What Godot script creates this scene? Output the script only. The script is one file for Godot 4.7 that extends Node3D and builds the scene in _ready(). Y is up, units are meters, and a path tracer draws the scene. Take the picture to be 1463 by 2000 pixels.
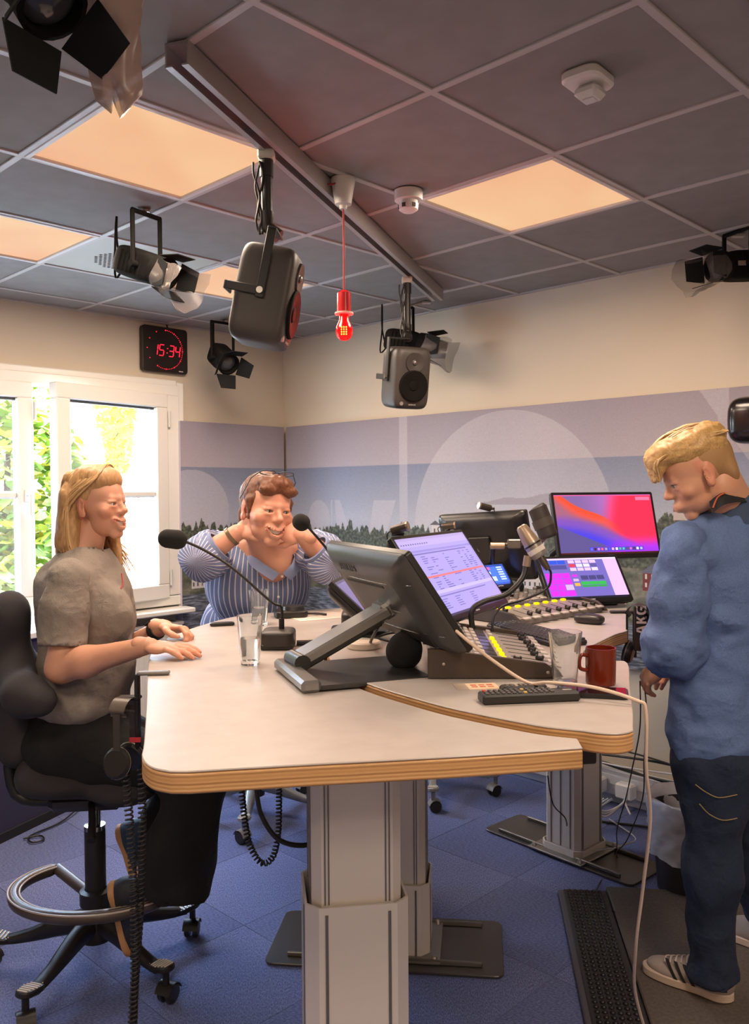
extends Node3D
# A radio studio. World: metres, y up, floor at y = 0, the camera stands over the origin and looks along -z;
# the room is turned against it by YAW, so room coordinates (a, b) run along the two walls.
const F := 1655.8
const YAW := 0.7953
const PITCH := -0.025
const ROLL := -0.0069
const EYE := 1.59
const CEIL := 2.66
const TOP := 1.10            # worktop height
const AX := 3.914            # back wall
const BX := 4.75             # window wall
var RB := Basis(Vector3.UP, YAW)
var rng := RandomNumberGenerator.new()
var used := {}
var mats := {}

func ray(px: float, py: float) -> Vector3:
	var q := Basis(Vector3.RIGHT, PITCH) * Basis(Vector3.BACK, ROLL) * Vector3((px - 731.5) / F, (1000.0 - py) / F, -1)
	return q / -q.z
func on_level(px: float, py: float, h: float) -> Vector3:      # where a pixel's ray meets the height h
	var q := ray(px, py)
	return Vector3(0, EYE, 0) + q * ((h - EYE) / q.y)
func at_depth(px: float, py: float, d: float) -> Vector3:
	return Vector3(0, EYE, 0) + ray(px, py) * d
func room(a: float, b: float, y: float) -> Vector3:
	return RB * Vector3(a, y, -b)

class MB:
	var v := PackedVector3Array()
	var n := PackedVector3Array()
	var u := PackedVector2Array()
	var c := PackedColorArray()
	var ix := PackedInt32Array()
	var xf := Transform3D.IDENTITY
	var tint := Color(1, 1, 1)
	var tinted := false
	func pt(p: Vector3, nr: Vector3, uv := Vector2.ZERO) -> int:
		v.append(xf * p)
		n.append((xf.basis * nr).normalized())
		u.append(uv)
		c.append(tint)
		return v.size() - 1
	func t3(a: int, b: int, d: int) -> void:
		ix.append(a); ix.append(d); ix.append(b)
	func face(p: Array, uv := []) -> void:                      # counter-clockwise seen from outside
		var nr := ((p[1] - p[0]) as Vector3).cross(p[2] - p[0]).normalized()
		if nr.length() < 0.5 and p.size() > 3: nr = ((p[2] - p[0]) as Vector3).cross(p[3] - p[0]).normalized()
		var k := []
		for i in p.size(): k.append(pt(p[i], nr, uv[i] if uv else Vector2.ZERO))
		for i in range(2, p.size()): t3(k[0], k[i - 1], k[i])
	func box(o: Vector3, s: Vector3, bev := 0.0) -> MB:
		var h := s / 2
		var q := h - Vector3.ONE * bev
		for ax in 3:
			for sg in [-1.0, 1.0]:
				var e := Vector3.ZERO; e[ax] = sg
				var f := Vector3.ZERO; f[(ax + 1) % 3] = sg
				var g := Vector3.ZERO; g[(ax + 2) % 3] = 1
				var cc := o + e * h[ax]
				var ff: Vector3 = f * q[(ax + 1) % 3]
				var gg: Vector3 = g * q[(ax + 2) % 3]
				face([cc - ff - gg, cc + ff - gg, cc + ff + gg, cc - ff + gg], [Vector2(0, 1), Vector2(1, 1), Vector2(1, 0), Vector2(0, 0)])
		if bev > 0:
			for ax in 3:
				var a1 := (ax + 1) % 3
				var a2 := (ax + 2) % 3
				for s1 in [-1.0, 1.0]:
					for s2 in [-1.0, 1.0]:
						var l := Vector3.ZERO; l[ax] = q[ax]
						var p := Vector3.ZERO; p[a1] = s1 * h[a1]; p[a2] = s2 * q[a2]
						var r := Vector3.ZERO; r[a1] = s1 * q[a1]; r[a2] = s2 * h[a2]
						if s1 * s2 > 0: face([o + p - l, o + r - l, o + r + l, o + p + l])
						else: face([o + r - l, o + p - l, o + p + l, o + r + l])
			for i in 8:
				var sg := Vector3(1 if i & 1 else -1, 1 if i & 2 else -1, 1 if i & 4 else -1)
				var x := o + sg * Vector3(h.x, q.y, q.z)
				var y := o + sg * Vector3(q.x, h.y, q.z)
				var z := o + sg * Vector3(q.x, q.y, h.z)
				face([x, y, z] if sg.x * sg.y * sg.z > 0 else [x, z, y])
		return self
	func grid(P: Array, cu := false, cv := false, uvs := Vector2.ONE) -> MB:   # P[i][j]; closed in i / in j; smooth
		var nu := P.size()
		var nv: int = P[0].size()
		var base := v.size()
		var eu := nu + (1 if cu else 0)
		var ev := nv + (1 if cv else 0)
		for i in eu:
			for j in ev:
				var ii := i % nu
				var jj := j % nv
				var a: Vector3 = P[(ii + 1) % nu][jj] if (cu or ii < nu - 1) else P[ii][jj]
				var b: Vector3 = P[(ii - 1 + nu) % nu][jj] if (cu or ii > 0) else P[ii][jj]
				var d: Vector3 = P[ii][(jj + 1) % nv] if (cv or jj < nv - 1) else P[ii][jj]
				var e: Vector3 = P[ii][(jj - 1 + nv) % nv] if (cv or jj > 0) else P[ii][jj]
				var nr := (a - b).cross(d - e)
				if nr.length() < 1e-12:
					var i2 := ii + 1 if ii == 0 else ii - 1
					if nu > 1:
						var d2: Vector3 = P[i2][(jj + 1) % nv]
						var e2: Vector3 = P[i2][(jj - 1 + nv) % nv]
						nr = (a - b).cross(d2 - e2)
				pt(P[ii][jj], nr.normalized(), Vector2(float(j) / (ev - 1), float(i) / (eu - 1)) * uvs)
		for i in eu - 1:
			for j in ev - 1:
				var k := base + i * ev + j
				t3(k, k + ev, k + ev + 1); t3(k, k + ev + 1, k + 1)
		return self
	func tube(path: Array, r, sides := 8, caps := true) -> MB:
		var P := []
		var m := path.size()
		var up := Vector3.UP
		var t0: Vector3 = (path[1] - path[0]).normalized()
		if absf(t0.y) > 0.9: up = Vector3.RIGHT
		var nx := t0.cross(up).normalized()
		for i in m:
			var t: Vector3 = (path[mini(i + 1, m - 1)] - path[maxi(i - 1, 0)]).normalized()
			nx = (nx - t * nx.dot(t)).normalized()
			var ny := t.cross(nx)
			var rr: float = r[i] if r is Array else r
			var ring := []
			for j in sides:
				var an := TAU * j / sides
				ring.append(path[i] + (nx * cos(an) - ny * sin(an)) * rr)
			P.append(ring)
		grid(P, false, true)
		if caps:
			var A: Array = P[0].duplicate()
			var B: Array = P[m - 1].duplicate()
			B.reverse()
			face(B); face(A)
		return self
	func lathe(pr: Array, segs := 20, arc := TAU) -> MB:           # profile of (r, y) pairs, split where it bends sharply
		var run := [pr[0]]
		for i in range(1, pr.size()):
			run.append(pr[i])
			var sharp := i == pr.size() - 1
			if not sharp:
				var d1: Vector2 = (pr[i] - pr[i - 1]).normalized()
				var d2: Vector2 = (pr[i + 1] - pr[i]).normalized()
				sharp = d1.dot(d2) < 0.8
			if sharp:
				var P := []
				for k in (segs if arc >= TAU else segs + 1):
					var an := arc * k / segs
					var col := []
					for q in run: col.append(Vector3(q.x * cos(an), q.y, q.x * sin(an)))
					P.append(col)
				grid_lathe(P, arc >= TAU)
				run = [pr[i]]
		return self
	func grid_lathe(P: Array, closed: bool) -> void:
		var nu := P.size()
		var nv: int = P[0].size()
		var base := v.size()
		var eu := nu + (1 if closed else 0)
		for i in eu:
			var ii := i % nu
			for j in nv:
				var p: Vector3 = P[ii][j]
				var d: Vector3 = P[ii][mini(j + 1, nv - 1)] - P[ii][maxi(j - 1, 0)]
				var rad := Vector3(p.x, 0, p.z)
				if rad.length() < 1e-6:
					rad = Vector3(P[ii][1 if j == 0 else j - 1].x, 0, P[ii][1 if j == 0 else j - 1].z)
				var tang := Vector3.UP.cross(rad).normalized()
				pt(p, tang.cross(d).normalized(), Vector2(float(i) / (eu - 1), float(j) / maxi(1, nv - 1)))
		for i in eu - 1:
			for j in nv - 1:
				var k := base + i * nv + j
				t3(k, k + 1, k + nv + 1); t3(k, k + nv + 1, k + nv)
	func prism(poly: PackedVector2Array, y0: float, y1: float, bev := 0.0, smooth := false) -> MB:   # outline in (x, z)
		var m := poly.size()
		var pp := poly
		var area := 0.0
		for i in m: area += pp[i].x * pp[(i + 1) % m].y - pp[(i + 1) % m].x * pp[i].y
		if area < 0:
			pp = poly.duplicate(); pp.reverse()
		var ins := PackedVector2Array()
		var out := []
		for i in m:
			var d1 := (pp[i] - pp[(i - 1 + m) % m]).normalized()
			var d2 := (pp[(i + 1) % m] - pp[i]).normalized()
			var w := Vector2(d1.y + d2.y, -d1.x - d2.x)
			w = w.normalized() if w.length() > 1e-5 else Vector2(d1.y, -d1.x)
			out.append(w)
			ins.append(pp[i] - w * bev)
		var tri := Geometry2D.triangulate_polygon(ins)
		for side in 2:
			var y := y1 if side == 0 else y0
			var nr := Vector3.UP if side == 0 else Vector3.DOWN
			var k := v.size()
			for p in ins: pt(Vector3(p.x, y, p.y), nr, p)
			for i in range(0, tri.size(), 3):
				var a := pp[tri[i + 1]] - pp[tri[i]]
				var b := pp[tri[i + 2]] - pp[tri[i]]
				var ccw := a.x * b.y - a.y * b.x > 0
				if ccw == (side == 0): t3(k + tri[i], k + tri[i + 2], k + tri[i + 1])
				else: t3(k + tri[i], k + tri[i + 1], k + tri[i + 2])
		var levels := [[y0, ins], [y0 + bev, pp], [y1 - bev, pp], [y1, ins]] if bev > 0 else [[y0, pp], [y1, pp]]
		var run := 0.0
		for i in m:
			var j := (i + 1) % m
			var len := pp[i].distance_to(pp[j])
			for l in levels.size() - 1:
				var A: PackedVector2Array = levels[l][1]
				var B: PackedVector2Array = levels[l + 1][1]
				var ya: float = levels[l][0]
				var yb: float = levels[l + 1][0]
				var q := [Vector3(A[i].x, ya, A[i].y), Vector3(B[i].x, yb, B[i].y), Vector3(B[j].x, yb, B[j].y), Vector3(A[j].x, ya, A[j].y)]
				var uvq := [Vector2(run, 1), Vector2(run, 0), Vector2(run + len, 0), Vector2(run + len, 1)]
				if smooth and l == (1 if bev > 0 else 0):
					var k := v.size()
					for e in 4:
						var w: Vector2 = out[i] if e < 2 else out[j]
						pt(q[e], Vector3(w.x, 0, w.y), uvq[e])
					t3(k, k + 1, k + 2); t3(k, k + 2, k + 3)
				else: face(q, uvq)
			run += len
		return self
	func ball(o: Vector3, r: Vector3, segs := 14, rings := 8) -> MB:
		var base := v.size()
		for i in rings + 1:
			var th := PI * i / rings
			for j in segs + 1:
				var ph := TAU * j / segs
				var d := Vector3(sin(th) * cos(ph), cos(th), sin(th) * sin(ph))
				pt(o + d * r, (d / r), Vector2(float(j) / segs, float(i) / rings))
		for i in rings:
			for j in segs:
				var k := base + i * (segs + 1) + j
				t3(k, k + 1, k + segs + 2); t3(k, k + segs + 2, k + segs + 1)
		return self
	func use(b: Basis, o := Vector3.ZERO) -> MB:
		xf = Transform3D(b, o)
		return self
	func mesh() -> ArrayMesh:
		var a := []
		a.resize(Mesh.ARRAY_MAX)
		a[Mesh.ARRAY_VERTEX] = v
		a[Mesh.ARRAY_NORMAL] = n
		a[Mesh.ARRAY_TEX_UV] = u
		if tinted: a[Mesh.ARRAY_COLOR] = c
		a[Mesh.ARRAY_INDEX] = ix
		var m := ArrayMesh.new()
		m.add_surface_from_arrays(Mesh.PRIMITIVE_TRIANGLES, a)
		return m

func part(m, called: String, mat: Material, parent: Node = self) -> MeshInstance3D:
	var o := MeshInstance3D.new()
	o.mesh = m.mesh() if m is MB else m
	o.material_override = mat
	o.name = called
	parent.add_child(o, true)
	return o
func meta(o: Node, label: String, category: String, group := "", kind := "") -> Node:
	if label: o.set_meta("label", label)
	if category: o.set_meta("category", category)
	if group: o.set_meta("group", group)
	if kind: o.set_meta("kind", kind)
	return o
func thing(called: String, label: String, category: String, at := Vector3.ZERO, turn := 0.0, group := "") -> Node3D:
	var o := Node3D.new()
	o.name = called
	add_child(o, true)
	o.transform = Transform3D(Basis(Vector3.UP, turn), at)
	meta(o, label, category, group)
	return o
func setting(called: String, label: String, category: String) -> Node3D:        # in room coordinates (a, y, -b)
	var o := thing(called, label, category, Vector3.ZERO, YAW)
	o.set_meta("kind", "structure")
	return o
func mat(hex: String, rough := 0.6, metal := 0.0) -> StandardMaterial3D:
	var key := hex + str(rough) + "/" + str(metal)
	if mats.has(key): return mats[key]
	var m := StandardMaterial3D.new()
	m.albedo_color = Color(hex)
	m.roughness = rough
	m.metallic = metal
	mats[key] = m
	return m
func glow(hex: String, e: float) -> StandardMaterial3D:
	var m := StandardMaterial3D.new()
	m.albedo_color = Color.BLACK
	m.emission_enabled = true
	m.emission = Color(hex)
	m.emission_energy_multiplier = e
	return m
func glass(hex: String, alpha: float, rough := 0.02) -> StandardMaterial3D:
	var m := StandardMaterial3D.new()
	m.transparency = BaseMaterial3D.TRANSPARENCY_ALPHA
	m.albedo_color = Color(Color(hex), alpha)
	m.roughness = rough
	return m
func grain(ca: String, cb: String, freq: float, sd: int, size := 256, oct := 4, squash := 1.0) -> ImageTexture:
	var fn := FastNoiseLite.new()
	fn.seed = sd
	fn.frequency = freq
	fn.fractal_octaves = oct
	var im := fn.get_seamless_image(size, int(size * squash))
	if squash != 1.0: im.resize(size, size)
	var A := Color(ca)
	var B := Color(cb)
	var w := PackedByteArray()
	var src := im.get_data()
	w.resize(size * size * 3)
	for i in size * size:
		var k: Color = A.lerp(B, src[i] / 255.0)
		w[i * 3] = int(k.r * 255); w[i * 3 + 1] = int(k.g * 255); w[i * 3 + 2] = int(k.b * 255)
	return ImageTexture.create_from_image(Image.create_from_data(size, size, false, Image.FORMAT_RGB8, w))
func textured(tex: Texture2D, scale: Vector3, rough := 0.7, metal := 0.0, world := false, bump := 0.0) -> StandardMaterial3D:
	var m := StandardMaterial3D.new()
	m.albedo_texture = tex
	m.uv1_triplanar = true
	m.uv1_world_triplanar = world
	m.uv1_scale = scale
	m.roughness = rough
	m.metallic = metal
	if bump > 0:
		m.heightmap_enabled = true
		m.heightmap_texture = tex
		m.heightmap_scale = bump
	return m
func cloth(ca: String, cb: String, sd: int, relief: float, tint := true) -> StandardMaterial3D:      # woven cloth with creases as relief
	var m := textured(grain(ca, cb, 0.2, sd, 256, 3), Vector3(3, 3, 3), 0.9, 0, true)
	var fn := FastNoiseLite.new()
	fn.seed = sd + 1
	fn.frequency = 0.0065
	fn.fractal_type = FastNoiseLite.FRACTAL_RIDGED
	fn.fractal_octaves = 1
	fn.domain_warp_enabled = true
	fn.domain_warp_amplitude = 30.0
	m.heightmap_enabled = true
	m.heightmap_texture = ImageTexture.create_from_image(fn.get_seamless_image(256, 256))
	m.heightmap_scale = relief
	return m
func picture(im: Image, rough := 0.5) -> StandardMaterial3D:
	var m := StandardMaterial3D.new()
	m.albedo_texture = ImageTexture.create_from_image(im)
	m.roughness = rough
	return m
func screen_mat(im: Image, e: float) -> StandardMaterial3D:
	var m := StandardMaterial3D.new()
	m.albedo_color = Color(0.01, 0.01, 0.012)
	m.roughness = 0.25
	m.emission_enabled = true
	m.emission = Color.BLACK
	m.emission_texture = ImageTexture.create_from_image(im)
	m.emission_operator = BaseMaterial3D.EMISSION_OP_ADD
	m.emission_energy_multiplier = e
	return m
func spline(p: Array, per := 6) -> Array:                              # Catmull-Rom through the points
	var out := []
	for i in p.size() - 1:
		var a: Vector3 = p[maxi(i - 1, 0)]
		var d: Vector3 = p[mini(i + 2, p.size() - 1)]
		for k in per: out.append((p[i] as Vector3).cubic_interpolate(p[i + 1], a, d, float(k) / per))
	out.append(p[p.size() - 1])
	return out
func spline2(p: Array, per := 5, closed := false) -> PackedVector2Array:
	var out := PackedVector2Array()
	var m := p.size()
	for i in (m if closed else m - 1):
		var a: Vector2 = p[(i - 1 + m) % m] if closed else p[maxi(i - 1, 0)]
		var d: Vector2 = p[(i + 2) % m] if closed else p[mini(i + 2, m - 1)]
		for k in per: out.append((p[i] as Vector2).cubic_interpolate(p[(i + 1) % m], a, d, float(k) / per))
	if not closed: out.append(p[m - 1])
	return out
func round_rect(w: float, h: float, r: float, k := 4) -> PackedVector2Array:
	var o := PackedVector2Array()
	for q in 4:
		var cx := (w / 2 - r) * (1 if q == 0 or q == 3 else -1)
		var cy := (h / 2 - r) * (1 if q < 2 else -1)
		for i in k + 1:
			var an := PI / 2 * (q + float(i) / k)
			o.append(Vector2(cx + r * cos(an), cy + r * sin(an)))
	return o
func coil(path: Array, r: float, pitch: float, wire: float, per_turn := 7) -> MB:      # a coiled cord along a path
	var c := Curve3D.new()
	for p in path: c.add_point(p)
	var L := c.get_baked_length()
	var N := int(L / pitch * per_turn)
	var out := []
	for i in N + 1:
		var s := L * i / N
		var p := c.sample_baked(s)
		var t := (c.sample_baked(minf(s + 0.005, L)) - c.sample_baked(maxf(s - 0.005, 0))).normalized()
		var nx := t.cross(Vector3(0.3, 0.1, 0.9)).normalized()
		var an := TAU * i / per_turn
		out.append(p + (nx * cos(an) + t.cross(nx) * sin(an)) * r)
	return MB.new().tube(out, wire, 4)
func lettering(text: String, size: float, mt: Material, parent: Node, called := "lettering", depth := 0.001) -> MeshInstance3D:
	var tm := TextMesh.new()
	var sf := SystemFont.new()
	sf.font_names = ["Droid Sans"]
	sf.font_weight = 700
	tm.font = sf
	tm.text = text
	tm.font_size = 32
	tm.pixel_size = size / 32.0
	tm.depth = depth
	return part(tm, called, mt, parent)
func _ready() -> void:
	rng.seed = 7
	# --- camera, sky, light ---
	var cam := Camera3D.new()
	cam.name = "camera"
	cam.fov = rad_to_deg(2.0 * atan(1000.0 / F))
	cam.transform = Transform3D(Basis(Vector3.RIGHT, PITCH) * Basis(Vector3.BACK, ROLL), Vector3(0, EYE, 0))
	cam.near = 0.05
	add_child(cam)
	cam.current = true
	var env := Environment.new()
	var sky := Sky.new()
	var sm := ProceduralSkyMaterial.new()
	sm.sky_top_color = Color(0.75, 0.86, 1.0)
	sm.sky_horizon_color = Color(0.93, 0.96, 1.0)
	sm.ground_bottom_color = Color(0.5, 0.52, 0.5)
	sm.ground_horizon_color = Color(0.93, 0.96, 1.0)
	sm.sky_energy_multiplier = 3.9
	sm.ground_energy_multiplier = 2.4
	sky.sky_material = sm
	env.background_mode = Environment.BG_SKY
	env.sky = sky
	env.tonemap_mode = Environment.TONE_MAPPER_LINEAR
	env.tonemap_exposure = 1.6
	env.sdfgi_enabled = true
	env.ssao_enabled = true
	env.ssil_enabled = true
	var we := WorldEnvironment.new()
	we.environment = env
	add_child(we)
	var sun := DirectionalLight3D.new()
	sun.name = "sun"
	sun.light_color = Color(1.0, 0.95, 0.85)
	sun.light_energy = 0.5
	sun.shadow_enabled = true
	sun.light_angular_distance = 0.5
	add_child(sun)
	sun.look_at_from_position(Vector3.ZERO, RB * Vector3(0.35, -0.6, -0.7))
	build_room()
	build_window()
	build_outside()
	build_mural()
	build_all()

func panel_light(a: float, b: float, label: String) -> void:
	var t := thing("ceiling_light_panel", label, "ceiling light", Vector3.ZERO, YAW, "square ceiling light panels")
	var fr := MB.new()
	for s in [-1.0, 1.0]:
		fr.box(Vector3(a + 0.3 + s * 0.283, CEIL + 0.004, -b - 0.3), Vector3(0.018, 0.016, 0.584), 0.002)
		fr.box(Vector3(a + 0.3, CEIL + 0.004, -b - 0.3 + s * 0.283), Vector3(0.548, 0.016, 0.018), 0.002)
	part(fr, "frame", mat("c9c4c0", 0.5), t)
	part(MB.new().box(Vector3(a + 0.3, CEIL + 0.008, -b - 0.3), Vector3(0.548, 0.006, 0.548)), "diffuser", lit_panel, t)
	var l := AreaLight3D.new()
	l.name = "panel_light"
	l.light_color = Color(1.0, 0.9, 0.8)
	l.area_size = Vector2(0.54, 0.54)
	l.light_energy = 1.75
	l.shadow_enabled = true
	l.area_range = 12.0
	l.rotation.x = -PI / 2
	l.position = Vector3(a + 0.3, CEIL - 0.006, -b - 0.3)
	t.add_child(l)
var lit_panel: StandardMaterial3D

func build_room() -> void:
	lit_panel = StandardMaterial3D.new()
	lit_panel.albedo_color = Color(0.3, 0.3, 0.3)
	lit_panel.emission_enabled = true
	lit_panel.emission = Color(1, 1, 1)
	lit_panel.emission_texture = grain("f2b284", "fdd3a0", 0.006, 4, 256, 2)
	lit_panel.emission_operator = BaseMaterial3D.EMISSION_OP_MULTIPLY
	lit_panel.emission_energy_multiplier = 0.58
	lit_panel.uv1_triplanar = true
	lit_panel.uv1_world_triplanar = true
	lit_panel.uv1_scale = Vector3(0.7, 0.7, 0.7)
	# floor: carpet tiles half a metre square, laid quarter-turned
	var fl := setting("floor", "blue-violet ribbed carpet tiles covering the studio floor", "floor")
	part(MB.new().box(Vector3(0.86, -0.07, -1.38), Vector3(6.6, 0.1, 7.2)), "screed", mat("6b6a70", 0.9), fl)
	var ribs := []
	for k in 4:
		ribs.append(textured(grain(["3b4268", "3f466d", "383f65", "424971"][k], ["7a86b5", "7f8bb9", "7682b1", "838fbd"][k], 0.09, 20 + k, 256, 3), Vector3(9, 9, 3) if k % 2 else Vector3(3, 9, 9), 0.95, 0, true, 0.12))
	var tm := MB.new().box(Vector3.ZERO, Vector3(0.498, 0.02, 0.498)).mesh()
	for i in 13:
		for j in 14:
			var o := part(tm, "carpet_tile", ribs[(i + j) % 2 + (2 if rng.randf() < 0.4 else 0)], fl)
			o.position = Vector3(-2.15 + 0.25 + i * 0.5, -0.01, 2.0 - 0.25 - j * 0.5)
	# ceiling: tiles in a bar grid
	var ce := setting("ceiling", "grey mineral tile ceiling in a pale metal bar grid", "ceiling")
	part(MB.new().box(Vector3(0.86, CEIL + 0.3, -1.38), Vector3(6.6, 0.1, 7.2)), "slab", mat("8a8a8a", 0.9), ce)
	var tmat := []
	for k in 3: tmat.append(textured(grain(["7f7a78", "7d7876", "827d7b"][k], ["878281", "85807f", "8a8584"][k], 0.03, 40 + k, 256, 3), Vector3(0.9, 0.9, 0.9), 0.9, 0, true, 0.05))
	var lights := [[1.16, 2.1], [2.36, 1.5], [1.16, 3.3], [2.36, 3.3], [1.16, -0.3], [-0.64, 0.9], [-1.24, -0.9], [0.56, -1.5]]
	var full := MB.new().box(Vector3.ZERO, Vector3(0.585, 0.018, 0.585), 0.003).mesh()
	var na := []
	var v := 1.16 - 0.6 * 6
	while v < AX: na.append(v); v += 0.6
	var nb := []
	v = 1.5 - 0.6 * 6
	while v < BX: nb.append(v); v += 0.6
	for a in na:
		for b in nb:
			var skip := false
			for l in lights: if absf(l[0] - a) < 0.1 and absf(l[1] - b) < 0.1: skip = true
			if skip: continue
			var a1 := minf(a + 0.6, AX)
			var b1 := minf(b + 0.6, BX)
			var vent := absf(a - 1.76) < 0.1 and absf(b - 3.3) < 0.1
			var o := part(full if a1 - a > 0.59 and b1 - b > 0.59 else MB.new().box(Vector3.ZERO, Vector3(a1 - a - 0.012, 0.018, b1 - b - 0.012), 0.003).mesh(), "ceiling_tile", tmat[rng.randi() % 3] if not vent else mat("a9a69c", 0.6), ce)
			o.position = Vector3((a + a1) / 2, CEIL + 0.014, -(b + b1) / 2)
			if vent:
				var ho := MB.new()
				for i in 17:
					for j in 17:
						var p := Vector2(i - 8, j - 8) * 0.022 + Vector2(0.011 * (j % 2), 0)
						if p.length() < 0.17: ho.use(Basis.IDENTITY, Vector3((a + a1) / 2 + p.x, CEIL + 0.0043, -(b + b1) / 2 + p.y)).box(Vector3.ZERO, Vector3(0.012, 0.001, 0.012))
				meta(part(ho, "vent_perforation", mat("3a3836", 0.9), ce), "", "", "", "stuff")
	for a in na: part(MB.new().box(Vector3(a, CEIL + 0.004, -1.38), Vector3(0.024, 0.01, 6.74), 0.002), "grid_bar", mat("aaa4a2", 0.5), ce)
	for b in nb: part(MB.new().box(Vector3(0.86, CEIL + 0.0035, -b), Vector3(6.1, 0.0085, 0.024), 0.002), "grid_bar", mat("aaa4a2", 0.5), ce)
	part(MB.new().box(Vector3(AX - 0.012, CEIL + 0.004, -1.38), Vector3(0.024, 0.012, 6.7), 0.002), "edge_bar", mat("aaa4a2", 0.5), ce)
	part(MB.new().box(Vector3(0.86, CEIL + 0.003, -BX + 0.012), Vector3(6.1, 0.012, 0.024), 0.002), "edge_bar", mat("aaa4a2", 0.5), ce)
	var names := ["square light panel beside the metal ceiling track", "square light panel between the white smoke detectors and back wall", "square light panel above the fixed casement window", "square light panel near the room corner, beside the perforated vent tile", "square light panel over the near end of the table", "square light panel over the room entrance", "square light panel in the rear corner of the room", "square light panel by the rear wall"]
	for i in lights.size(): panel_light(lights[i][0], lights[i][1], names[i])
	# walls
	var paint := textured(grain("c2b6a3", "cabfae", 0.35, 60, 256, 3), Vector3(2.2, 2.2, 2.2), 0.85, 0, true, 0.08)
	var wb := setting("wall_back", "cream textured wall behind the mural", "wall")
	part(MB.new().box(Vector3(AX + 0.1, 1.45, -1.38), Vector3(0.2, 3.1, 7.2)), "plaster", paint, wb)
	var wr := setting("wall_rear", "plain cream wall opposite the windows", "wall")
	part(MB.new().box(Vector3(0.86, 1.45, 2.1), Vector3(6.6, 3.1, 0.2)), "plaster", paint, wr)
	var wl := setting("wall_left", "plain cream wall opposite the mural", "wall")
	part(MB.new().box(Vector3(-2.29, 1.45, -1.38), Vector3(0.2, 3.1, 7.2)), "plaster", paint, wl)
	var ww := setting("wall_window", "cream wall around the white windows", "wall")
	var z := -BX - 0.1
	part(MB.new().box(Vector3(0.86, 0.42, z), Vector3(6.1, 0.88, 0.2)), "plaster_below_window", paint, ww)
	part(MB.new().box(Vector3(0.86, 2.63, z), Vector3(6.1, 0.7, 0.2)), "plaster_above_window", paint, ww)
	part(MB.new().box(Vector3(3.47, 1.57, z), Vector3(0.9, 1.42, 0.2)), "plaster_beside_window", paint, ww)
	part(MB.new().box(Vector3(-0.95, 1.57, z), Vector3(2.5, 1.42, 0.2)), "plaster_beside_window", paint, ww)
	# cable trunking along the back wall
	var tr := setting("trim_1", "white cable trunking along the foot of the back wall", "trunking")
	part(MB.new().box(Vector3(AX - 0.03, 0.115, -1.5), Vector3(0.06, 0.13, 5.4), 0.006), "trunking", mat("c9cbd0", 0.5), tr)
	part(MB.new().box(Vector3(AX - 0.062, 0.13, -1.5), Vector3(0.006, 0.05, 5.4), 0.002), "trunking_lid", mat("d6d8dc", 0.5), tr)
	part(MB.new().box(Vector3(AX - 0.01, 0.03, -1.5), Vector3(0.02, 0.06, 5.4), 0.003), "skirting", mat("b9bbc2", 0.5), tr)

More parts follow.
